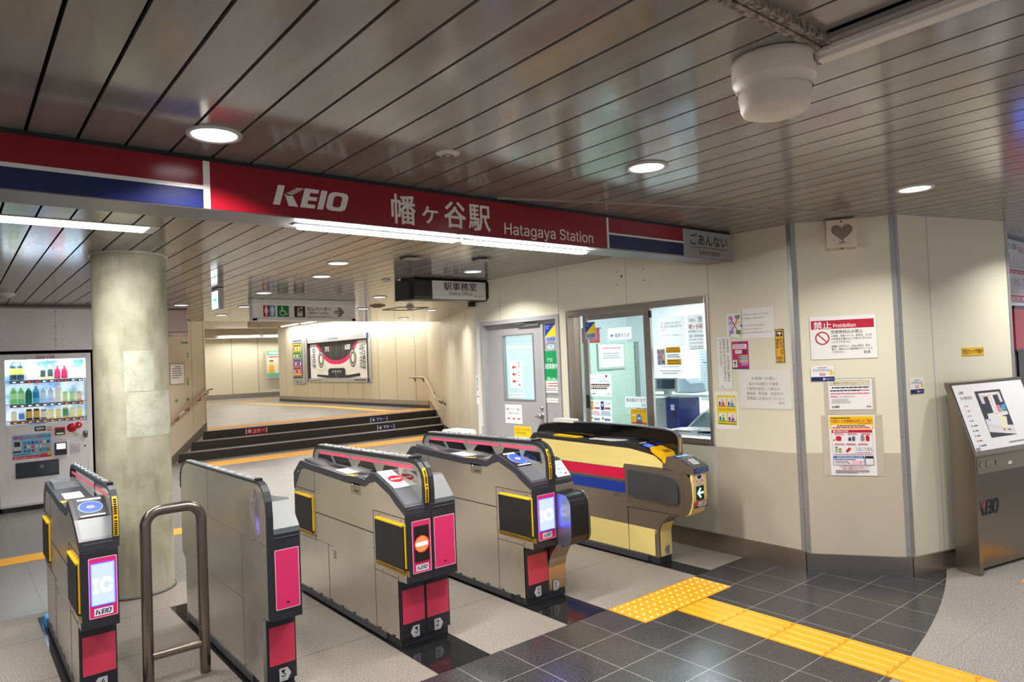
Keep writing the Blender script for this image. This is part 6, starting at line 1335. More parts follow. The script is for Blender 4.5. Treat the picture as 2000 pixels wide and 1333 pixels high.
def smart(b_, w_, h_):
    b_.rect(0, 0, w_, h_ * .28, '#1B2F6E'); b_.lines(w_ * .08, h_ * .06, w_ * .40, h_ * .2, 1, '#101A30', .7); b_.text('京王アプリ', w_ * .62, h_ * .07, w_ * .94, h_ * .18, '#E8ECF6'); b_.rect(w_ * .52, h_ * .06, w_ * .59, h_ * .2, '#F0F0F4')
    b_.text('スマホでかんたん', w_ * .08, h_ * .62, w_ * .92, h_ * .78, '#1B2F6E', .012); b_.rr(w_ * .38, h_ * .36, w_ * .62, h_ * .52, w_ * .03, '#D84A8A'); b_.rect(w_ * .42, h_ * .42, w_ * .58, h_ * .48, '#F6E8F0'); b_.disc(w_ * .88, h_ * .50, w_ * .09, '#F0D020', n=16); b_.lines(w_ * .3, h_ * .84, w_ * .7, h_ * .9, 1, '#4A5A8A', .7)
onF('app_sticker', 'small white and navy phone app sticker under the Prohibition sign', 'sticker', A2, B2, .087, 1.424, .236, 1.318, smart, off=.005)
FILM = P('#C9BFAE', .25, 0, .04, 6)
onF('clear_holder', 'clear wall pocket holding the small animals notice', 'holder', A2, B2, .165, 1.334, .487, 1.085, lambda b_, w_, h_: None, th=.001, col=FILM)
def pets(b_, w_, h_):
    b_.rr(w_ * .03, h_ * .80, w_ * .95, h_ * .96, w_ * .012, INK); b_.rr(w_ * .038, h_ * .812, w_ * .942, h_ * .948, w_ * .010, '#F0E8C4'); b_.text('小動物のお持ち込みについて', w_ * .06, h_ * .835, w_ * .92, h_ * .925, INK, .006)
    b_.lines(w_ * .08, h_ * .70, w_ * .94, h_ * .76, 1, INK, .7); b_.lines(w_ * .04, h_ * .60, w_ * .75, h_ * .66, 1, INK, .7, 3); b_.lines(w_ * .76, h_ * .60, w_ * .94, h_ * .66, 1, '#E06AA0', .7); b_.lines(w_ * .04, h_ * .50, w_ * .94, h_ * .56, 1, '#E06AA0', .7, 4); b_.lines(w_ * .04, h_ * .40, w_ * .2, h_ * .46, 1, '#E06AA0', .7); b_.text('に入れてお持ち込み下さい。', w_ * .21, h_ * .40, w_ * .62, h_ * .455, INK); b_.lines(w_ * .06, h_ * .20, w_ * .5, h_ * .36, 4, '#8A8A8A', .4)
    b_.keio(w_ * .06, h_ * .06, w_ * .24, h_ * .13, INK); b_.text('駅長', w_ * .86, h_ * .06, w_ * .96, h_ * .12, INK)
onF('pets_notice', 'white notice about bringing small animals, in the upper clear pocket', 'notice', A2, B2, .194, 1.325, .466, 1.118, pets, off=.003)
onF('clear_holder', 'clear wall pocket holding the dangerous goods poster', 'holder', A2, B2, .139, 1.079, .519, .664, lambda b_, w_, h_: None, th=.001, col=FILM)
def danger(b_, w_, h_):
    b_.rect(w_ * .02, h_ * .77, w_ * .97, h_ * .985, '#F6C80C'); b_.lines(w_ * .05, h_ * .945, w_ * .48, h_ * .965, 1, INK, .8); b_.text('列車内への危険物持込禁止のご案内', w_ * .05, h_ * .875, w_ * .95, h_ * .935, '#C8202C', .012); b_.lines(w_ * .65, h_ * .852, w_ * .94, h_ * .868, 1, '#B84A2A', .6)
    b_.rect(w_ * .05, h_ * .785, w_ * .94, h_ * .84, '#F4F0F0'); b_.lines(w_ * .18, h_ * .816, w_ * .80, h_ * .836, 1, INK, .8); b_.lines(w_ * .08, h_ * .788, w_ * .9, h_ * .812, 1, '#C8202C', .8)
    b_.rr(w_ * .05, h_ * .34, w_ * .94, h_ * .76, w_ * .02, '#C02030'); b_.rr(w_ * .055, h_ * .344, w_ * .935, h_ * .71, w_ * .015, '#F2F0F4'); b_.rect(w_ * .09, h_ * .72, w_ * .13, h_ * .75, '#F4E8E8'); b_.text('危険物の代表例', w_ * .15, h_ * .72, w_ * .42, h_ * .75, '#F4E8E8', .01)
    for x_, y_ in ((.11, .67), (.40, .67), (.69, .67), (.11, .50), (.36, .50), (.62, .50)): b_.lines(w_ * x_, h_ * y_, w_ * (x_ + .22), h_ * (y_ + .035), 2, '#C03A48', .6)
    b_.rr(w_ * .14, h_ * .575, w_ * .26, h_ * .655, w_ * .03, '#C81E28'); b_.disc(w_ * .10, h_ * .59, w_ * .02, '#E87A2A', h_ * .02, 10)
    b_.rr(w_ * .41, h_ * .575, w_ * .475, h_ * .63, w_ * .02, '#2A3A50'); b_.rect(w_ * .435, h_ * .63, w_ * .45, h_ * .655, '#2A3A50'); b_.rr(w_ * .49, h_ * .575, w_ * .56, h_ * .65, w_ * .01, '#5A6A8A')
    b_.rr(w_ * .68, h_ * .57, w_ * .76, h_ * .66, w_ * .02, '#8A9098'); b_.rr(w_ * .79, h_ * .57, w_ * .87, h_ * .66, w_ * .02, '#C81E28'); b_.rect(w_ * .70, h_ * .66, w_ * .74, h_ * .672, '#7A8088'); b_.rect(w_ * .81, h_ * .66, w_ * .85, h_ * .672, '#C81E28')
    b_.rr(w_ * .11, h_ * .385, w_ * .17, h_ * .47, w_ * .01, '#A8C08A'); b_.rect(w_ * .115, h_ * .46, w_ * .165, h_ * .48, '#2A8A4A'); b_.rr(w_ * .19, h_ * .385, w_ * .25, h_ * .45, w_ * .01, '#4A8A4A'); b_.rect(w_ * .20, h_ * .40, w_ * .24, h_ * .43, '#E0C080')
    b_.poly([(w_ * .34, h_ * .41), (w_ * .42, h_ * .47), (w_ * .46, h_ * .44), (w_ * .38, h_ * .38)], '#C81E28'); b_.line(w_ * .43, h_ * .465, w_ * .47, h_ * .445, w_ * .02, '#F0C04A')
    for k, c_ in enumerate(('#8A9098', '#4A4A50', '#B8C8D8', '#C05A4A', '#4A3A30', '#6A5A4A')): b_.line(w_ * (.57 + k * .06), h_ * .47, w_ * (.62 + k * .06), h_ * .405, w_ * .012, c_)
    b_.lines(w_ * .55, h_ * .375, w_ * .9, h_ * .39, 1, '#8A8A90', .5); b_.lines(w_ * .1, h_ * .35, w_ * .9, h_ * .364, 1, '#C85A68', .5)
    b_.rr(w_ * .06, h_ * .175, w_ * .74, h_ * .325, w_ * .015, '#2A6AB8'); b_.rect(w_ * .07, h_ * .18, w_ * .73, h_ * .285, '#F2F2F6'); b_.text('例外的に持ち込み可能となる場合', w_ * .14, h_ * .293, w_ * .70, h_ * .318, '#E8F0F8', .01); b_.lines(w_ * .08, h_ * .255, w_ * .55, h_ * .275, 1, INK, .7); b_.lines(w_ * .10, h_ * .20, w_ * .42, h_ * .245, 2, '#4A4A4E', .5); b_.rect(w_ * .45, h_ * .185, w_ * .72, h_ * .255, '#F0C8D8'); b_.disc(w_ * .65, h_ * .215, w_ * .015, '#C84A4A', n=8); b_.rect(w_ * .38, h_ * .195, w_ * .41, h_ * .21, '#C84A4A')
    b_.rr(w_ * .755, h_ * .175, w_ * .935, h_ * .325, w_ * .012, '#1E1E22'); b_.rect(w_ * .765, h_ * .18, w_ * .925, h_ * .285, '#F2F2F4')
    b_.text('駅や列車で不審物を見つけた際は近づかず', w_ * .19, h_ * .137, w_ * .83, h_ * .163, '#C02030', .008); b_.text('駅係員、乗務員にお知らせください', w_ * .25, h_ * .105, w_ * .76, h_ * .13, '#C02030', .008); b_.lines(w_ * .1, h_ * .035, w_ * .92, h_ * .095, 3, '#55555A', .5, last=.6)
onF('danger_poster', 'large yellow and white dangerous goods poster low on the corner wall', 'poster', A2, B2, .185, 1.078, .471, .667, danger, off=.003)
# clips of the pocket
# heart loudspeaker box
d_ = (Vector((*B2, 0)) - Vector((*A2, 0))).normalized(); n_ = d_.cross(Vector((0, 0, 1)))
hb = bpy.data.objects.new('wall_speaker', None); COL.objects.link(hb); hp = Vector((*A2, 0)) + d_ * .225
hb.matrix_world = Matrix(((d_.x, 0, n_.x, hp.x), (d_.y, 0, n_.y, hp.y), (0, 1, 0, 2.222), (0, 0, 0, 1)))
tag(hb, 'cream square wall speaker with a heart-shaped grille under the ceiling', 'speaker')
CB = P('#E9DCC6', .4, 0, .02)
MB().box(0, .190, .008, .200, 0.001, .06, CB).build('case', hb, .006)
mb = MB(); mb.box(.008, .182, -.004, .008, .001, .045, P('#C9BCA6', .5)); mb.box(.086, .104, -.006, .004, .04, .055, P('#7A7064', .5)); mb.build('lower_tray', hb)
b_ = Board(.0006); b_.z = .001; hpnt = []
for k in range(48):
    t = 2 * PI * k / 48; hx = 16 * math.sin(t) ** 3; hy = 13 * math.cos(t) - 5 * math.cos(2 * t) - 2 * math.cos(3 * t) - math.cos(4 * t); hpnt.append((.097 + hx * .0042, .112 + hy * .0041))
b_.poly(hpnt, '#8C8170')
for k in range(9): b_.line(.04, .07 + k * .01, .155, .07 + k * .01, .0006, '#8C8170') if False else None
b_.disc(.095, .182, .006, '#1A1A1A', n=14); b_.keio(.076, .036, .118, .046, INK); b_.lines(.045, .028, .15, .031, 1, '#6A6A6A', .7)
o_ = b_.finish('heart_grille', (0, 0, 0), (1, 0, 0), parent=hb); o_.matrix_local = Matrix.Translation((0, 0, .060))
# facet towards the map stand
onF('app_sticker', 'small white and navy phone app sticker beside the slanted map stand', 'sticker', B2, C2, .069, 1.318, .201, 1.212, smart, off=.002)
def camw(b_, w_, h_): b_.text('防犯カメラ作動中', w_ * .04, h_ * .18, w_ * .96, h_ * .82, INK, .014)
onF('camera_sign', 'small horizontal yellow camera sign on the wall above the map stand', 'sign', B2, C2, .61, 1.507, .841, 1.450, camw, th=.003, col='#F2C010')

# ================================================================== MAP STAND
f0, f1 = Vector((5.24, 1.628)), Vector((6.0, 1.455)); fu = (f1 - f0).normalized(); fn_ = Vector((fu.y, -fu.x))
ms = bpy.data.objects.new('map_stand', None); COL.objects.link(ms)
ms.matrix_world = Matrix(((fu.x, -fn_.x, 0, f0.x), (fu.y, -fn_.y, 0, f0.y), (0, 0, 1, 0), (0, 0, 0, 1)))
tag(ms, 'stainless steel information stand with a slanted station map, at the right', 'map stand')
SS = steel_mat('stand_steel', '#8E857A', .28); WS = .86
prof = [(-.0, 0), (.0, .785), (.148, 1.262), (.155, 1.262), (.155, 0)]
mb = MB(); mb.prism(prof, 0, .035, SS, axis='x'); mb.build('side_panel', ms, .004)
mb = MB(); mb.prism(prof, WS - .035, WS, SS, axis='x'); mb.build('side_panel', ms, .004)
mb = MB(); mb.box(.035, WS - .035, .045, .065, .02, .70, SS); mb.build('front_panel', ms)
mb = MB(); mb.box(.035, WS - .035, -.004, .12, .665, .775, P('#A59C90', .3, .8, .04)); mb.build('speaker_bar', ms, .004)
b_ = Board(.0005); b_.z = .001
for x_ in (.075, .145): b_.disc(x_, .726, .024, '#6E665C', n=22); b_.disc(x_, .726, .022, '#857C72', n=22)
b_.rect(.228, .712, .236, .742, BLACK); b_.rect(.375, .70, .42, .72, '#E8E6E2')
b_.finish('speaker_holes', (0, -.005, 0), (1, 0, 0), parent=ms)
mb = MB(); mb.prism([(-.012, .775), (-.012, .79), (.139, 1.275), (.165, 1.275), (.165, 1.25), (.03, .775)], -.006, WS + .006, SS, axis='x'); mb.build('frame', ms, .004)
b_ = Board(.0006); b_.z = .002; sv = Vector((0, .151, .485)).normalized(); SL = .505; MW = WS - .03
b_.rect(.0, .03, MW, SL - .02, '#E9E8EC'); b_.keio(.045, SL - .085, .100, SL - .066, '#1B2150', '#D8203C'); b_.text('幡ヶ谷駅構内案内図', .045, SL - .125, .175, SL - .102, INK)
for k, c_ in enumerate(('#D8303A', '#E8B870', '#55555A', '#4A7AB8', '#55555A', '#333338', '#3A6AB0', '#C83A3A', '#8AA0C0')):
    yy = SL - .175 - k * .034; b_.rect(.055, yy, .065, yy + .010, c_); b_.lines(.078, yy, .078 + (.022, .02, .015, .02, .045, .035, .035, .035, .06)[k], yy + .010, 1, c_ if k in (0, 7) else '#55555A', .7)
mx0, my0, mx1, my1 = .225, .105, .53, SL - .075
def M(x, y): return (mx0 + (mx1 - mx0) * x, my0 + (my1 - my0) * y)
def MP(pts, c): b_.poly([M(*p) for p in pts], c)
MP([(0, 0), (1, 0), (1, 1), (0, 1)], '#3A3C46'); MP([(.10, .95), (.92, .95), (.93, .90), (.12, .86)], '#E3E0E6'); MP([(.12, .72), (.24, .72), (.24, .92), (.10, .94)], '#D6D2D8'); MP([(.82, .72), (.93, .72), (.92, .95), (.82, .92)], '#D6D2D8')
MP([(.42, .42), (.62, .42), (.62, .92), (.42, .92)], '#E6E3E8'); MP([(.16, .40), (.95, .44), (.95, .52), (.16, .50)], '#E6E3E8'); MP([(.12, .38), (.5, .38), (.5, .45), (.18, .45)], '#E6E3E8'); MP([(0, .12), (1, 0), (1, .20), (.75, .22), (.02, .40)], '#DCDADF'); MP([(.20, .26), (.55, .24), (.55, .42), (.20, .42)], '#E3E0E6'); MP([(.52, .18), (.75, .16), (.84, .40), (.55, .44)], '#EAE4C8')
MP([(.60, .52), (.74, .52), (.74, .66), (.60, .66)], '#E87AA8'); MP([(.72, .52), (.83, .52), (.83, .60), (.72, .60)], '#7AC858'); MP([(.80, .54), (.94, .54), (.97, .68), (.76, .64)], '#4A9AD0'); MP([(.04, .26), (.95, .08), (.95, .09), (.04, .27)], '#E8C080'); MP([(.15, .46), (.9, .49), (.9, .495), (.15, .465)], '#E8C080'); MP([(.50, .48), (.515, .48), (.515, .9), (.50, .9)], '#E8C080'); MP([(.14, .885), (.86, .905), (.86, .912), (.14, .892)], '#E8C080')
b_.disc(*M(.58, .13), .008, '#D8202C', n=10); b_.lines(*M(.72, .10), *M(.82, .14), 1, '#44444A', .6); b_.lines(.40, .055, .60, .065, 1, '#77777C', .6); b_.rect(.01, .035, .055, .052, '#9A938A')
mo = b_.finish('station_map', (.015, -.0125, .79), (1, 0, 0), parent=ms, v_=tuple(sv))
b_ = Board(.0006); b_.z = .001; b_.keio(.085, .372, .335, .470, '#14172E', '#C81E46'); b_.finish('maker_logo', (0, .044, 0), (1, 0, 0), parent=ms)

# fare table and machines at the right edge, in the recess
ft = empty('fare_table', 'white railway fare table high on the wall at the right edge', 'fare table', (6.75, 1.866, 1.84))
b_ = Board(.001); FWD = 2.2; b_.slab(0, 0, FWD, .575, .02, '#E6E5E9', '#8A8A8E'); b_.text('京王線きっぷ運賃表', .18, .49, .545, .545, INK, .006); b_.rect(.56, .46, .75, .53, '#E0DDE2'); b_.lines(.57, .47, .74, .525, 3, '#C8505A', .5)
rn = random.Random(9)
for z_ in (.275, .045):
    b_.rect(.1, z_ + .026, FWD, z_ + .040, '#B01A42'); b_.rect(.1, z_, FWD, z_ + .026, '#E8B0C0')
    for k in range(32):
        xx = .12 + k * .062; b_.rect(xx, z_ + .055, xx + .014, z_ + .075, '#C0183E'); b_.lines(xx + .002, z_ + .085, xx + .013, z_ + .085 + rn.uniform(.05, .10), 6, '#2A2A2E', .7, k); b_.rect(xx - .018, z_ + .006, xx + .03, z_ + .018, '#C04A6A') if k % 2 else None
b_.rr(.42, .195, .53, .235, .012, '#B9B6BC'); b_.rect(.57, .19, .60, .245, '#D8708A'); b_.lines(.43, .205, .52, .228, 1, INK, .7)
b_.finish('panel', (0, .0, 0), (1, 0, 0), parent=ft)
tm = empty('ticket_machine', 'ticket vending machine with a red header at the right edge of the view', 'ticket machine', (6.82, 1.866, 0))
mb = MB(); mb.box(.30, 2.2, -.02, 0, 1.46, 1.815, P('#B0102E', .35)); mb.box(.30, 2.2, -.024, 0, 1.815, 1.835, BLACK); mb.box(.30, 2.2, -.024, 0, 1.44, 1.46, BLACK); mb.build('red_header', tm)
mb = MB(); mb.prism([(-.02, .75), (-.30, .75), (-.06, 1.44), (-.02, 1.44)], .34, 2.2, P('#8A8C92', .3, .5, .03), axis='x'); mb.box(.34, 2.2, -.30, -.01, 0, .75, P('#C9C9CC', .4)); mb.build('body', tm)
mb = MB(); mb.prism([(-.115, 1.30), (-.068, 1.435), (-.07, 1.44), (-.12, 1.30)], .38, 1.2, P('#2F6BFF', .4, 0, 0, emit=2.2), axis='x'); mb.build('blue_light', tm)

# ================================================================== FLOOR STRIPS
TAC = P('#E39C14', .45, 0, .06, 5); TACD = P('#E9A92A', .5, 0, .06, 5)
def dots(mb, x0, x1, y0, y1, z, nx, ny, r_, h_, m, seg=8):
    for i_ in range(nx):
        for j in range(ny):
            cx_, cy_ = x0 + (x1 - x0) * (i_ + .5) / nx, y0 + (y1 - y0) * (j + .5) / ny
            mb.lathe([(r_, 0), (r_ * .6, h_), (0, h_)], m, seg, (cx_, cy_, z))
mb = MB()
for k in range(3):
    mb.box(3.0975 + k * .290, 3.0975 + k * .290 + .288, 2.668, 2.963, 0, .004, TAC)
dots(mb, 3.10, 3.966, 2.668, 2.963, .004, 15, 5, .009, .005, P('#EED890', .4), 10)
tag(mb.build('tactile_paving'), 'yellow dotted tactile paving on the dark floor in front of the wide gate', 'tactile paving')
mb = MB()
for k in range(14):
    y1_ = 2.66 - k * .300; y0_ = y1_ - .297; mb.box(3.383, 3.676, y0_, y1_, 0, .004, TAC)
    for q in range(4):
        cx_ = 3.42 + q * .073; mb.prism([(cx_ - .016, .004), (cx_ - .011, .0085), (cx_ + .011, .0085), (cx_ + .016, .004)], y0_ + .008, y1_ - .008, TAC, axis='y')
tag(mb.build('tactile_paving'), 'yellow ribbed tactile strip running to the viewer over the dark floor', 'tactile paving')
mb = MB(); mb.box(4.87, 5.5, 1.20, 1.45, 0, .004, TAC); 
for k in range(8): mb.lathe([(.012, 0), (.007, .004), (0, .004)], TAC, 8, (5.05 + (k % 4) * .08, 1.25 + (k // 4) * .12, .004))
o_ = mb.build('tactile_paving', loc=(.42, -.03, 0)); tag(o_, 'small piece of yellow tactile paving on grey floor at the right edge', 'tactile paving')
mb = MB(); mb.box(-3, 1.95, 7.23, 7.50, 0, .004, TACD)
for q in range(4): mb.prism([(7.255 + q * .065, .004), (7.26 + q * .065, .008), (7.275 + q * .065, .008), (7.28 + q * .065, .004)], -3, 1.95, TACD, axis='x')
tag(mb.build('tactile_paving'), 'yellow ribbed tactile strip crossing the floor behind the column', 'tactile paving')
mb = MB(); mb.box(3.32, 7.78, 11.80, 12.38, 0, .004, TACD); dots(mb, 3.32, 7.78, 11.80, 12.38, .004, 80, 10, .016, .006, P('#C98A16', .5), 6)
tag(mb.build('tactile_paving'), 'yellow dotted tactile band at the foot of the stairs', 'tactile paving')
mb = MB(); mb.box(3.62, 8.75, 13.62, 14.15, SZ[2], SZ[2] + .004, TACD); dots(mb, 3.62, 8.75, 13.62, 14.15, SZ[2] + .004, 84, 9, .016, .006, P('#C98A16', .5), 6)
tag(mb.build('tactile_paving'), 'yellow dotted tactile band along the top of the stairs', 'tactile paving')
mb = MB(); mb.prism([(7.70, 14.15), (8.00, 14.15), (8.05, 17.6), (7.55, 23.2), (7.25, 23.2), (7.75, 17.5)], SZ[2], SZ[2] + .004, TACD, axis='z')
tag(mb.build('tactile_paving'), 'yellow tactile line running along the poster wall on the landing', 'tactile paving')
mb = MB(); mb.prism([(3.2, 23.4), (6.4, 23.5), (9.4, 24.5), (9.4, 24.8), (6.4, 23.8), (3.2, 23.7)], SZ[2], SZ[2] + .0035, TACD, axis='z')
tag(mb.build('tactile_paving'), 'yellow tactile line crossing the far end of the landing', 'tactile paving')

# direction labels on the stair risers
def riser(label, x0, x1, y, z0, z1, txt, en, col, up):
    b_ = Board(.001); w_, h_ = x1 - x0, z1 - z0; b_.slab(0, 0, w_, h_, .003, '#F0F0F2'); b_.rect(w_ * .03, 0, w_ * .97, h_, col); b_.text(txt, w_ * .34, h_ * .18, w_ * .66, h_ * .82, '#F2F2F4', .012); b_.text(en, w_ * .72, h_ * .42, w_ * .92, h_ * .68, '#C8C8D0')
    b_.line(w_ * .18, h_ * .15, w_ * .18, h_ * .85, w_ * .02, '#F2F2F4')
    for s_ in (-1, 1):
        t = .85 if up else .15; e = .5 if up else .5; b_.line(w_ * .18, h_ * t, w_ * (.18 + s_ * .08), h_ * e, w_ * .02, '#F2F2F4'); b_.line(w_ * .18, h_ * (t + (-.25 if up else .25)), w_ * (.18 + s_ * .07), h_ * (e + (-.25 if up else .25)), w_ * .02, '#F2F2F4')
    tag(b_.finish('stair_label', (x0, y - .0005, z0), (1, 0, 0)), label, 'label', 'stair direction labels')
riser('crimson up label on the top stair riser', 4.345, 4.75, 13.39, .315, .418, '上り', 'Up', '#A8103A', True)
riser('navy down label on the top stair riser', 6.962, 7.37, 13.39, .303, .405, '下り', 'Down', '#14265E', False)
riser('navy down label on the middle stair riser', 6.956, 7.36, 13.08, .156, .254, '下り', 'Down', '#14265E', False)

# ================================================================== LEFT STAIR WALL THINGS
nl = Vector((ld.y, -ld.x))
def LP(s_, off): p = Vector(LW0) + ld * s_ + nl * off; return p
WOOD = P('#A88A6C', .45, 0, .08, 10)
hr = empty('handrail', 'wooden handrail sloping up the left stair wall', 'handrail', (*LP(.86, 0), .0)); o3 = Vector((*LP(.86, 0), 0))
def hp_(s_, off, z): return tuple(Vector((*LP(s_, off), z)) - o3)
MB().tube([hp_(.60, .07, .67), hp_(.86, .07, .79), hp_(1.98, .07, 1.205), hp_(2.12, .07, 1.215)], .022, WOOD, 12).build('rail', hr)
for s_, z_ in ((.95, .825), (1.30, .955), (1.70, 1.105), (1.98, 1.20)): MB().tube([hp_(s_, .0, z_ - .08), hp_(s_, .06, z_ - .08), hp_(s_, .07, z_ - .02)], .009, DARK, 8).build('bracket', hr)
b_ = Board(.001); b_.z = .001; b_.rect(0, 0, .16, .03, '#E6E6E8'); b_.lines(.02, .008, .14, .022, 1, '#8A8A90', .6); dirv = (Vector(hp_(1.3, .07, .955)) - Vector(hp_(.86, .07, .79))).normalized()
b_.finish('label', Vector(hp_(.95, .095, .810)), dirv, parent=hr, v_=(-dirv.x * dirv.z, -dirv.y * dirv.z, 1 - dirv.z ** 2))
TAPEG = P('#7FA83A', .5, 0, .03)
for s0_, z0_, s1_, z1_, lb in ((1.23, 2.045, 1.45, 2.088, 'horizontal green tape piece under the air unit'), (1.415, 1.80, 1.455, 1.90, 'upright green tape piece above the white notice on the stair wall'), (1.385, 1.315, 1.435, 1.44, 'upright green tape piece right of the framed notice on the stair wall'), (.99, 1.035, 1.075, 1.095, 'small green tape piece above the handrail, left of two'), (1.345, 1.032, 1.43, 1.097, 'small green tape piece above the handrail, right of two')):
    b_ = Board(.002); b_.slab(0, 0, s1_ - s0_, z1_ - z0_, .002, TAPEG); w_, h_ = s1_ - s0_, z1_ - z0_; b_.rect(w_ * .6 if w_ > h_ else w_ * .3, h_ * .25 if w_ > h_ else h_ * .1, w_ * .85 if w_ > h_ else w_ * .7, h_ * .75 if w_ > h_ else h_ * .35, '#2E3A18'); p_ = LP(s0_, .001)
    tag(b_.finish('green_tape', (p_.x, p_.y, z0_), tuple(ld)), lb, 'tape', 'green tape pieces on the stair wall')
b_ = Board(.002); b_.slab(0, 0, .47, .38, .012, '#B5A690'); b_.rect(.02, .02, .43, .345, '#EDEDF0'); b_.lines(.06, .10, .39, .29, 5, '#5A5A60', .4, last=.6); b_.lines(.14, .295, .33, .318, 1, '#3A3A40', .6); p_ = LP(.84, .001)
tag(b_.finish('wall_notice', (p_.x, p_.y, 1.338), tuple(ld)), 'framed white notice on the left stair wall, half behind the column', 'notice')

# right handrail on the stairs
rr_ = empty('handrail', 'steel handrail with a bend at the right end of the stairs', 'handrail', (8.75, 14.0, 0)); o3 = Vector((8.75, 14.0, 0))
pts = [(8.70, 14.62, 1.19), (8.72, 14.05, 1.185), (8.715, 13.93, 1.16), (8.60, 13.52, .90), (8.50, 13.20, .72), (8.36, 12.86, .70), (8.05, 12.22, .715)]
MB().tube([tuple(Vector(p) - o3) for p in pts], .022, P('#A99B88', .35, .3), 12).build('rail', rr_)
for p, q in (((8.74, 14.5, 1.19), (8.80, 14.5, 1.06)), ((8.76, 14.15, 1.185), (8.81, 14.15, 1.06)), ((8.60, 13.5, .88), (8.68, 13.5, .80)), ((8.40, 12.95, .70), (8.50, 12.93, .60)), ((8.12, 12.38, .71), (8.22, 12.34, .60))):
    MB().tube([tuple(Vector(p) - o3), tuple(Vector(q) - o3)], .012, DARK, 8).build('bracket', rr_)

# ================================================================== POSTERS ON THE LANDING
pd_ = (Vector(PWb) - Vector(PWa)).normalized(); pn_ = Vector((pd_.y, -pd_.x))
def onP(y_far, z0): s_ = (22.5 - y_far) / abs(pd_.y); p = Vector(PWa) + pd_ * s_ + pn_ * .01; return (p.x, p.y, z0)
tp = bpy.data.objects.new('train_poster', None); COL.objects.link(tp); o_ = onP(20.25, 1.075)
if pn_.x > 0: pn_ = -pn_
tp.matrix_world = Matrix(((pd_.x, 0, pn_.x, o_[0]), (pd_.y, 0, pn_.y, o_[1]), (0, 1, 0, o_[2]), (0, 0, 0, 1)))
tag(tp, 'large framed advertising poster of a white train front with a magenta arc', 'poster')
TW, TH = 3.72, 1.32
SIL = P('#BFC1C4', .3, .4, .03); BLU = P('#1A3F98', .35)
mb = MB(); mb.box(0, TW, 0, .105, 0, .06, SIL); mb.box(0, TW, TH - .15, TH, 0, .06, SIL); mb.box(0, .05, .10, TH - .15, 0, .06, P('#3A3A3E', .4)); mb.box(TW - .05, TW, .10, TH - .15, 0, .06, SIL)
for x_, z_, w_, h_ in ((0, 0, .07, .105), (TW - .13, 0, .13, .105), (TW - .11, TH - .15, .11, .15), (0, TH - .15, .05, .15)): mb.box(x_, x_ + w_, z_, z_ + h_, .06, .065, BLU)
mb.build('frame', tp)
b_ = Board(.003); b_.z = .004; b_.rect(.05, .10, TW - .05, TH - .15, '#2A282A'); b_.rect(.12, .11, TW - .22, TH - .19, '#EEECEA')
px = lambda y_: (20.25 - y_); pz = lambda z_: z_ - 1.075
X0, X1 = .72, 2.93; xc = 1.80; zt = TH - .19; zb_ = pz(1.60)
n = 24
def arcp(k_, wd, bot): t = -1 + 2 * k_ / n; return (xc + t * wd, bot + (zt - bot) * abs(t) ** 2.6)
b_.rect(.55, .12, 3.15, zt, '#E9E6E0')
b_.poly([arcp(k_, 1.26, zb_ - .02) for k_ in range(n + 1)], '#D8145F'); b_.poly([arcp(k_, 1.12, zb_ + .10) for k_ in range(n + 1)], '#2C2A2E')
for t_ in (-.4, -.05, .35): b_.poly([(xc + t_, zb_ + .2), (xc + t_ + .05, zb_ + .2), (xc + t_ + .09, zt - .05), (xc + t_ + .02, zt - .05)], '#47444A')
b_.text('2701', 1.10, zt - .24, 1.36, zt - .10, '#E8E6E8', .01); b_.keio(2.30, zt - .22, 2.62, zt - .08, '#E8E6E8')
for x_ in (.83, 2.74):
    z_ = pz(1.745); b_.disc(x_, z_, .19, '#2C2C30', .25, 28); b_.disc(x_, z_, .165, '#B9BBC0', .22, 28); b_.disc(x_, z_, .13, '#55585E', .175, 28); b_.disc(x_ + .01, z_, .08, '#F2EFDC', .12, 22)
b_.poly([(.55, pz(1.30)), (1.2, pz(1.27)), (2.5, pz(1.27)), (3.12, pz(1.32)), (3.12, pz(1.24)), (2.5, pz(1.19)), (1.2, pz(1.19)), (.55, pz(1.24))], '#1E1E22')
b_.poly([(1.27, .115), (1.27, pz(1.42)), (1.36, pz(1.47)), (2.22, pz(1.47)), (2.30, pz(1.42)), (2.30, .115)], '#1E1E22')
for q in (1.55, 1.70, 1.88, 2.02): b_.rect(q - .03, pz(1.34), q + .03, pz(1.39), '#B9BBC0')
b_.rect(1.72, .14, 1.78, .28, '#6A6A70'); b_.rect(1.55, pz(1.385), 2.05, pz(1.40), '#B9BBC0'); b_.line(.62, pz(1.44), 1.10, pz(1.44), .012, '#B8B4AE'); b_.line(1.10, pz(1.44), 1.10, pz(1.74), .012, '#B8B4AE')
def rot_text(t, x0, z0, x1, z1, col, bold=.01):
    vs_, fs = text_geo(t, 0); b_.up(); i_ = len(b_.mb.v); m_ = b_.mb.mi(ink(col))
    b_.mb.v += [(x1 - v[1] * (x1 - x0), z0 + v[0] * (z1 - z0), b_.z) for v in vs_]
    for q in fs: b_.mb.f.append(tuple(i_ + k for k in q)); b_.mb.m.append(m_); b_.mb.sm.append(False)
for dx in (0, .012): rot_text('2000', .30 + dx, .42, .46 + dx, 1.0, '#1A1A1E'); rot_text('2026.1.31', 3.14 + dx, .38, 3.26 + dx, 1.02, '#1A1A1E'); rot_text('DEBUT!', 3.30 + dx, .36, 3.43 + dx, 1.03, '#1A1A1E')
rot_text('KEIO NEW', .22, .5, .27, .82, '#1A1A1E')
b_.z = .062; b_.text('京王井の頭線', 1.45, TH - .10, 2.0, TH - .05, '#5A6AA0'); b_.lines(.15, .03, .9, .06, 1, '#5A5A60', .5); b_.lines(2.9, .035, 3.5, .075, 1, '#33333A', .7)
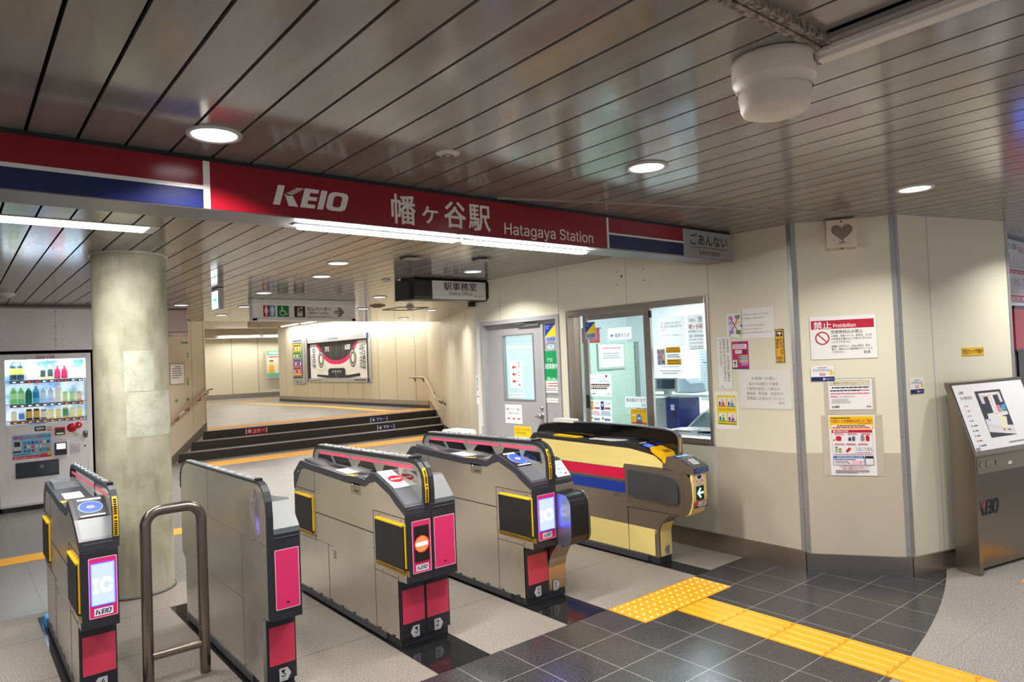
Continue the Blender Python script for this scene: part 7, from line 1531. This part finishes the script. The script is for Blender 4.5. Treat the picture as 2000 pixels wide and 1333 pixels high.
o_ = b_.finish('picture', (0, 0, 0), (1, 0, 0), parent=tp); o_.matrix_local = Matrix.Identity(4)

np_ = bpy.data.objects.new('notice_case', None); COL.objects.link(np_); o_ = onP(21.30, 1.02)
np_.matrix_world = Matrix(((pd_.x, 0, pn_.x, o_[0]), (pd_.y, 0, pn_.y, o_[1]), (0, 1, 0, o_[2]), (0, 0, 0, 1)))
tag(np_, 'narrow upright case of colourful flyers left of the train poster', 'notice case')
mb = MB(); mb.prism(rrect(0, 0, .80, 1.42, .04), 0, .06, P('#B4B6BA', .35, .3), axis='z'); mb.build('case', np_)
b_ = Board(.003); b_.z = .062; b_.rect(.07, .24, .73, 1.27, '#2A2A2E'); b_.lines(.1, 1.31, .7, 1.37, 1, '#55678A', .7); b_.rect(.07, .18, .73, .22, '#2A2A2E'); b_.rect(.30, .04, .40, .08, '#2A2A2E'); b_.rect(.56, .04, .64, .08, '#2A2A2E')
for k, c_ in enumerate(('#F0D83A', '#8AC858', '#A078C8', '#E8707A')):
    z_ = 1.02 - k * .235; b_.rect(.09, z_, .71, z_ + .225, c_)
    for q in range(5): b_.rect(.14 + q * .11, z_ + .03, .14 + q * .11 + .07, z_ + .12, ('#3A3A50', '#E8E4DC', '#C8503A', '#F0F0F0', '#5A7A9A')[(q + k) % 5])
    b_.lines(.14, z_ + .14, .65, z_ + .20, 1, '#4A4A50', .7)
b_.rect(.09, .26, .71, .315, '#F0C83A'); o_ = b_.finish('flyers', (0, 0, 0), (1, 0, 0), parent=np_); o_.matrix_local = Matrix.Identity(4)
# poster on the far wall
bd_ = (Vector(BWb) - Vector(BWa)).normalized(); p_ = Vector((9.42, 26.50))
b_ = Board(.004); b_.slab(0, 0, .95, 1.10, .04, '#C9BFA6'); b_.rect(.06, .05, .90, 1.05, '#E9E4D0'); b_.rect(.06, .88, .90, 1.05, '#5FB8A8'); b_.lines(.12, .92, .85, 1.02, 2, '#EAF6F2', .6); b_.lines(.12, .78, .85, .86, 1, '#D86A6A', .7); b_.rect(.06, .05, .90, .20, '#6FC0B0'); b_.rect(.42, .28, .80, .70, '#E8DCB4'); b_.poly([(.10, .22), (.32, .22), (.30, .50), (.14, .52)], '#E8B830'); b_.disc(.22, .60, .08, '#F0D0B8'); b_.poly([(.13, .60), (.16, .70), (.28, .70), (.31, .60), (.29, .64), (.16, .64)], '#7A5038')
tag(b_.finish('landing_poster', (p_.x, p_.y, 1.15), tuple(bd_)), 'teal and cream poster on the far wall, partly behind the near corner', 'poster')
# tube lights above the landing walls
TL = P('#FFFFFF', .5, 0, 0, emit=9.0)
for k, (y_, lb) in enumerate(((20.9, 'tube light above the poster wall, nearest the far corner'), (19.4, 'tube light above the poster wall, second from the far corner'), (17.9, 'tube light above the poster wall, third from the far corner'), (16.2, 'unseen tube light added above the train poster'), (14.6, 'unseen tube light added near the top of the right stairs'))):  # the last two tubes are unseen, added to brighten the landing
    x_ = 8.44 + (22.5 - y_) * .0432 - .30
    t = empty('wall_tube_light', lb, 'tube light', (x_, y_, 2.88), 'tube lights above the poster wall'); t.rotation_euler = (0, 0, math.atan2(-.0432, 1) + PI)
    box('light_strip', -.03, .03, -.70, .70, -.04, 0, TL, t); box('housing', -.05, .05, -.73, .73, 0, .035, P('#CFCBC4', .5), t)
    a_ = area('wall_tube_lamp', (0, 0, 0), .08, 22, (1, .96, .88), 1.4); a_.parent = t; a_.location = (0, 0, -.045)
for k, (x_, y_, lb) in enumerate(((8.4, 26.25, 'left tube light on the beam of the far wall'), (9.95, 25.95, 'right tube light on the beam of the far wall'), (6.0, 26.7, 'unseen tube light added on the far wall beyond the stair corner'))):  # the last one is unseen, added to brighten the landing
    t = empty('beam_tube_light', lb, 'tube light', (x_, y_, 2.80), 'tube lights on the far beam'); t.rotation_euler = (0, 0, -.2)
    box('light_strip', -.70, .70, -.04, .04, -.05, 0, TL, t); box('housing', -.73, .73, -.05, .05, 0, .04, P('#CFCBC4', .5), t)
    a_ = area('beam_tube_lamp', (0, 0, 0), 1.4, 30, (1, .96, .88), .08); a_.parent = t; a_.location = (0, 0, -.055)
for x_, y_ in ((5.2, 15.5), (5.0, 19.5), (4.6, 23.5)):  # unseen lights added only to brighten the landing
    t = empty('landing_fill_light', 'unseen fill light added over the landing, out of sight above the slats', 'ceiling light', (x_, y_, 3.05), 'added landing fill lights')
    box('diffuser', -.6, .6, -.12, .12, -.05, 0, TL, t); a_ = area('landing_fill_lamp', (0, 0, 0), 1.2, 40, (1, .96, .9), .24); a_.parent = t; a_.location = (0, 0, -.055)
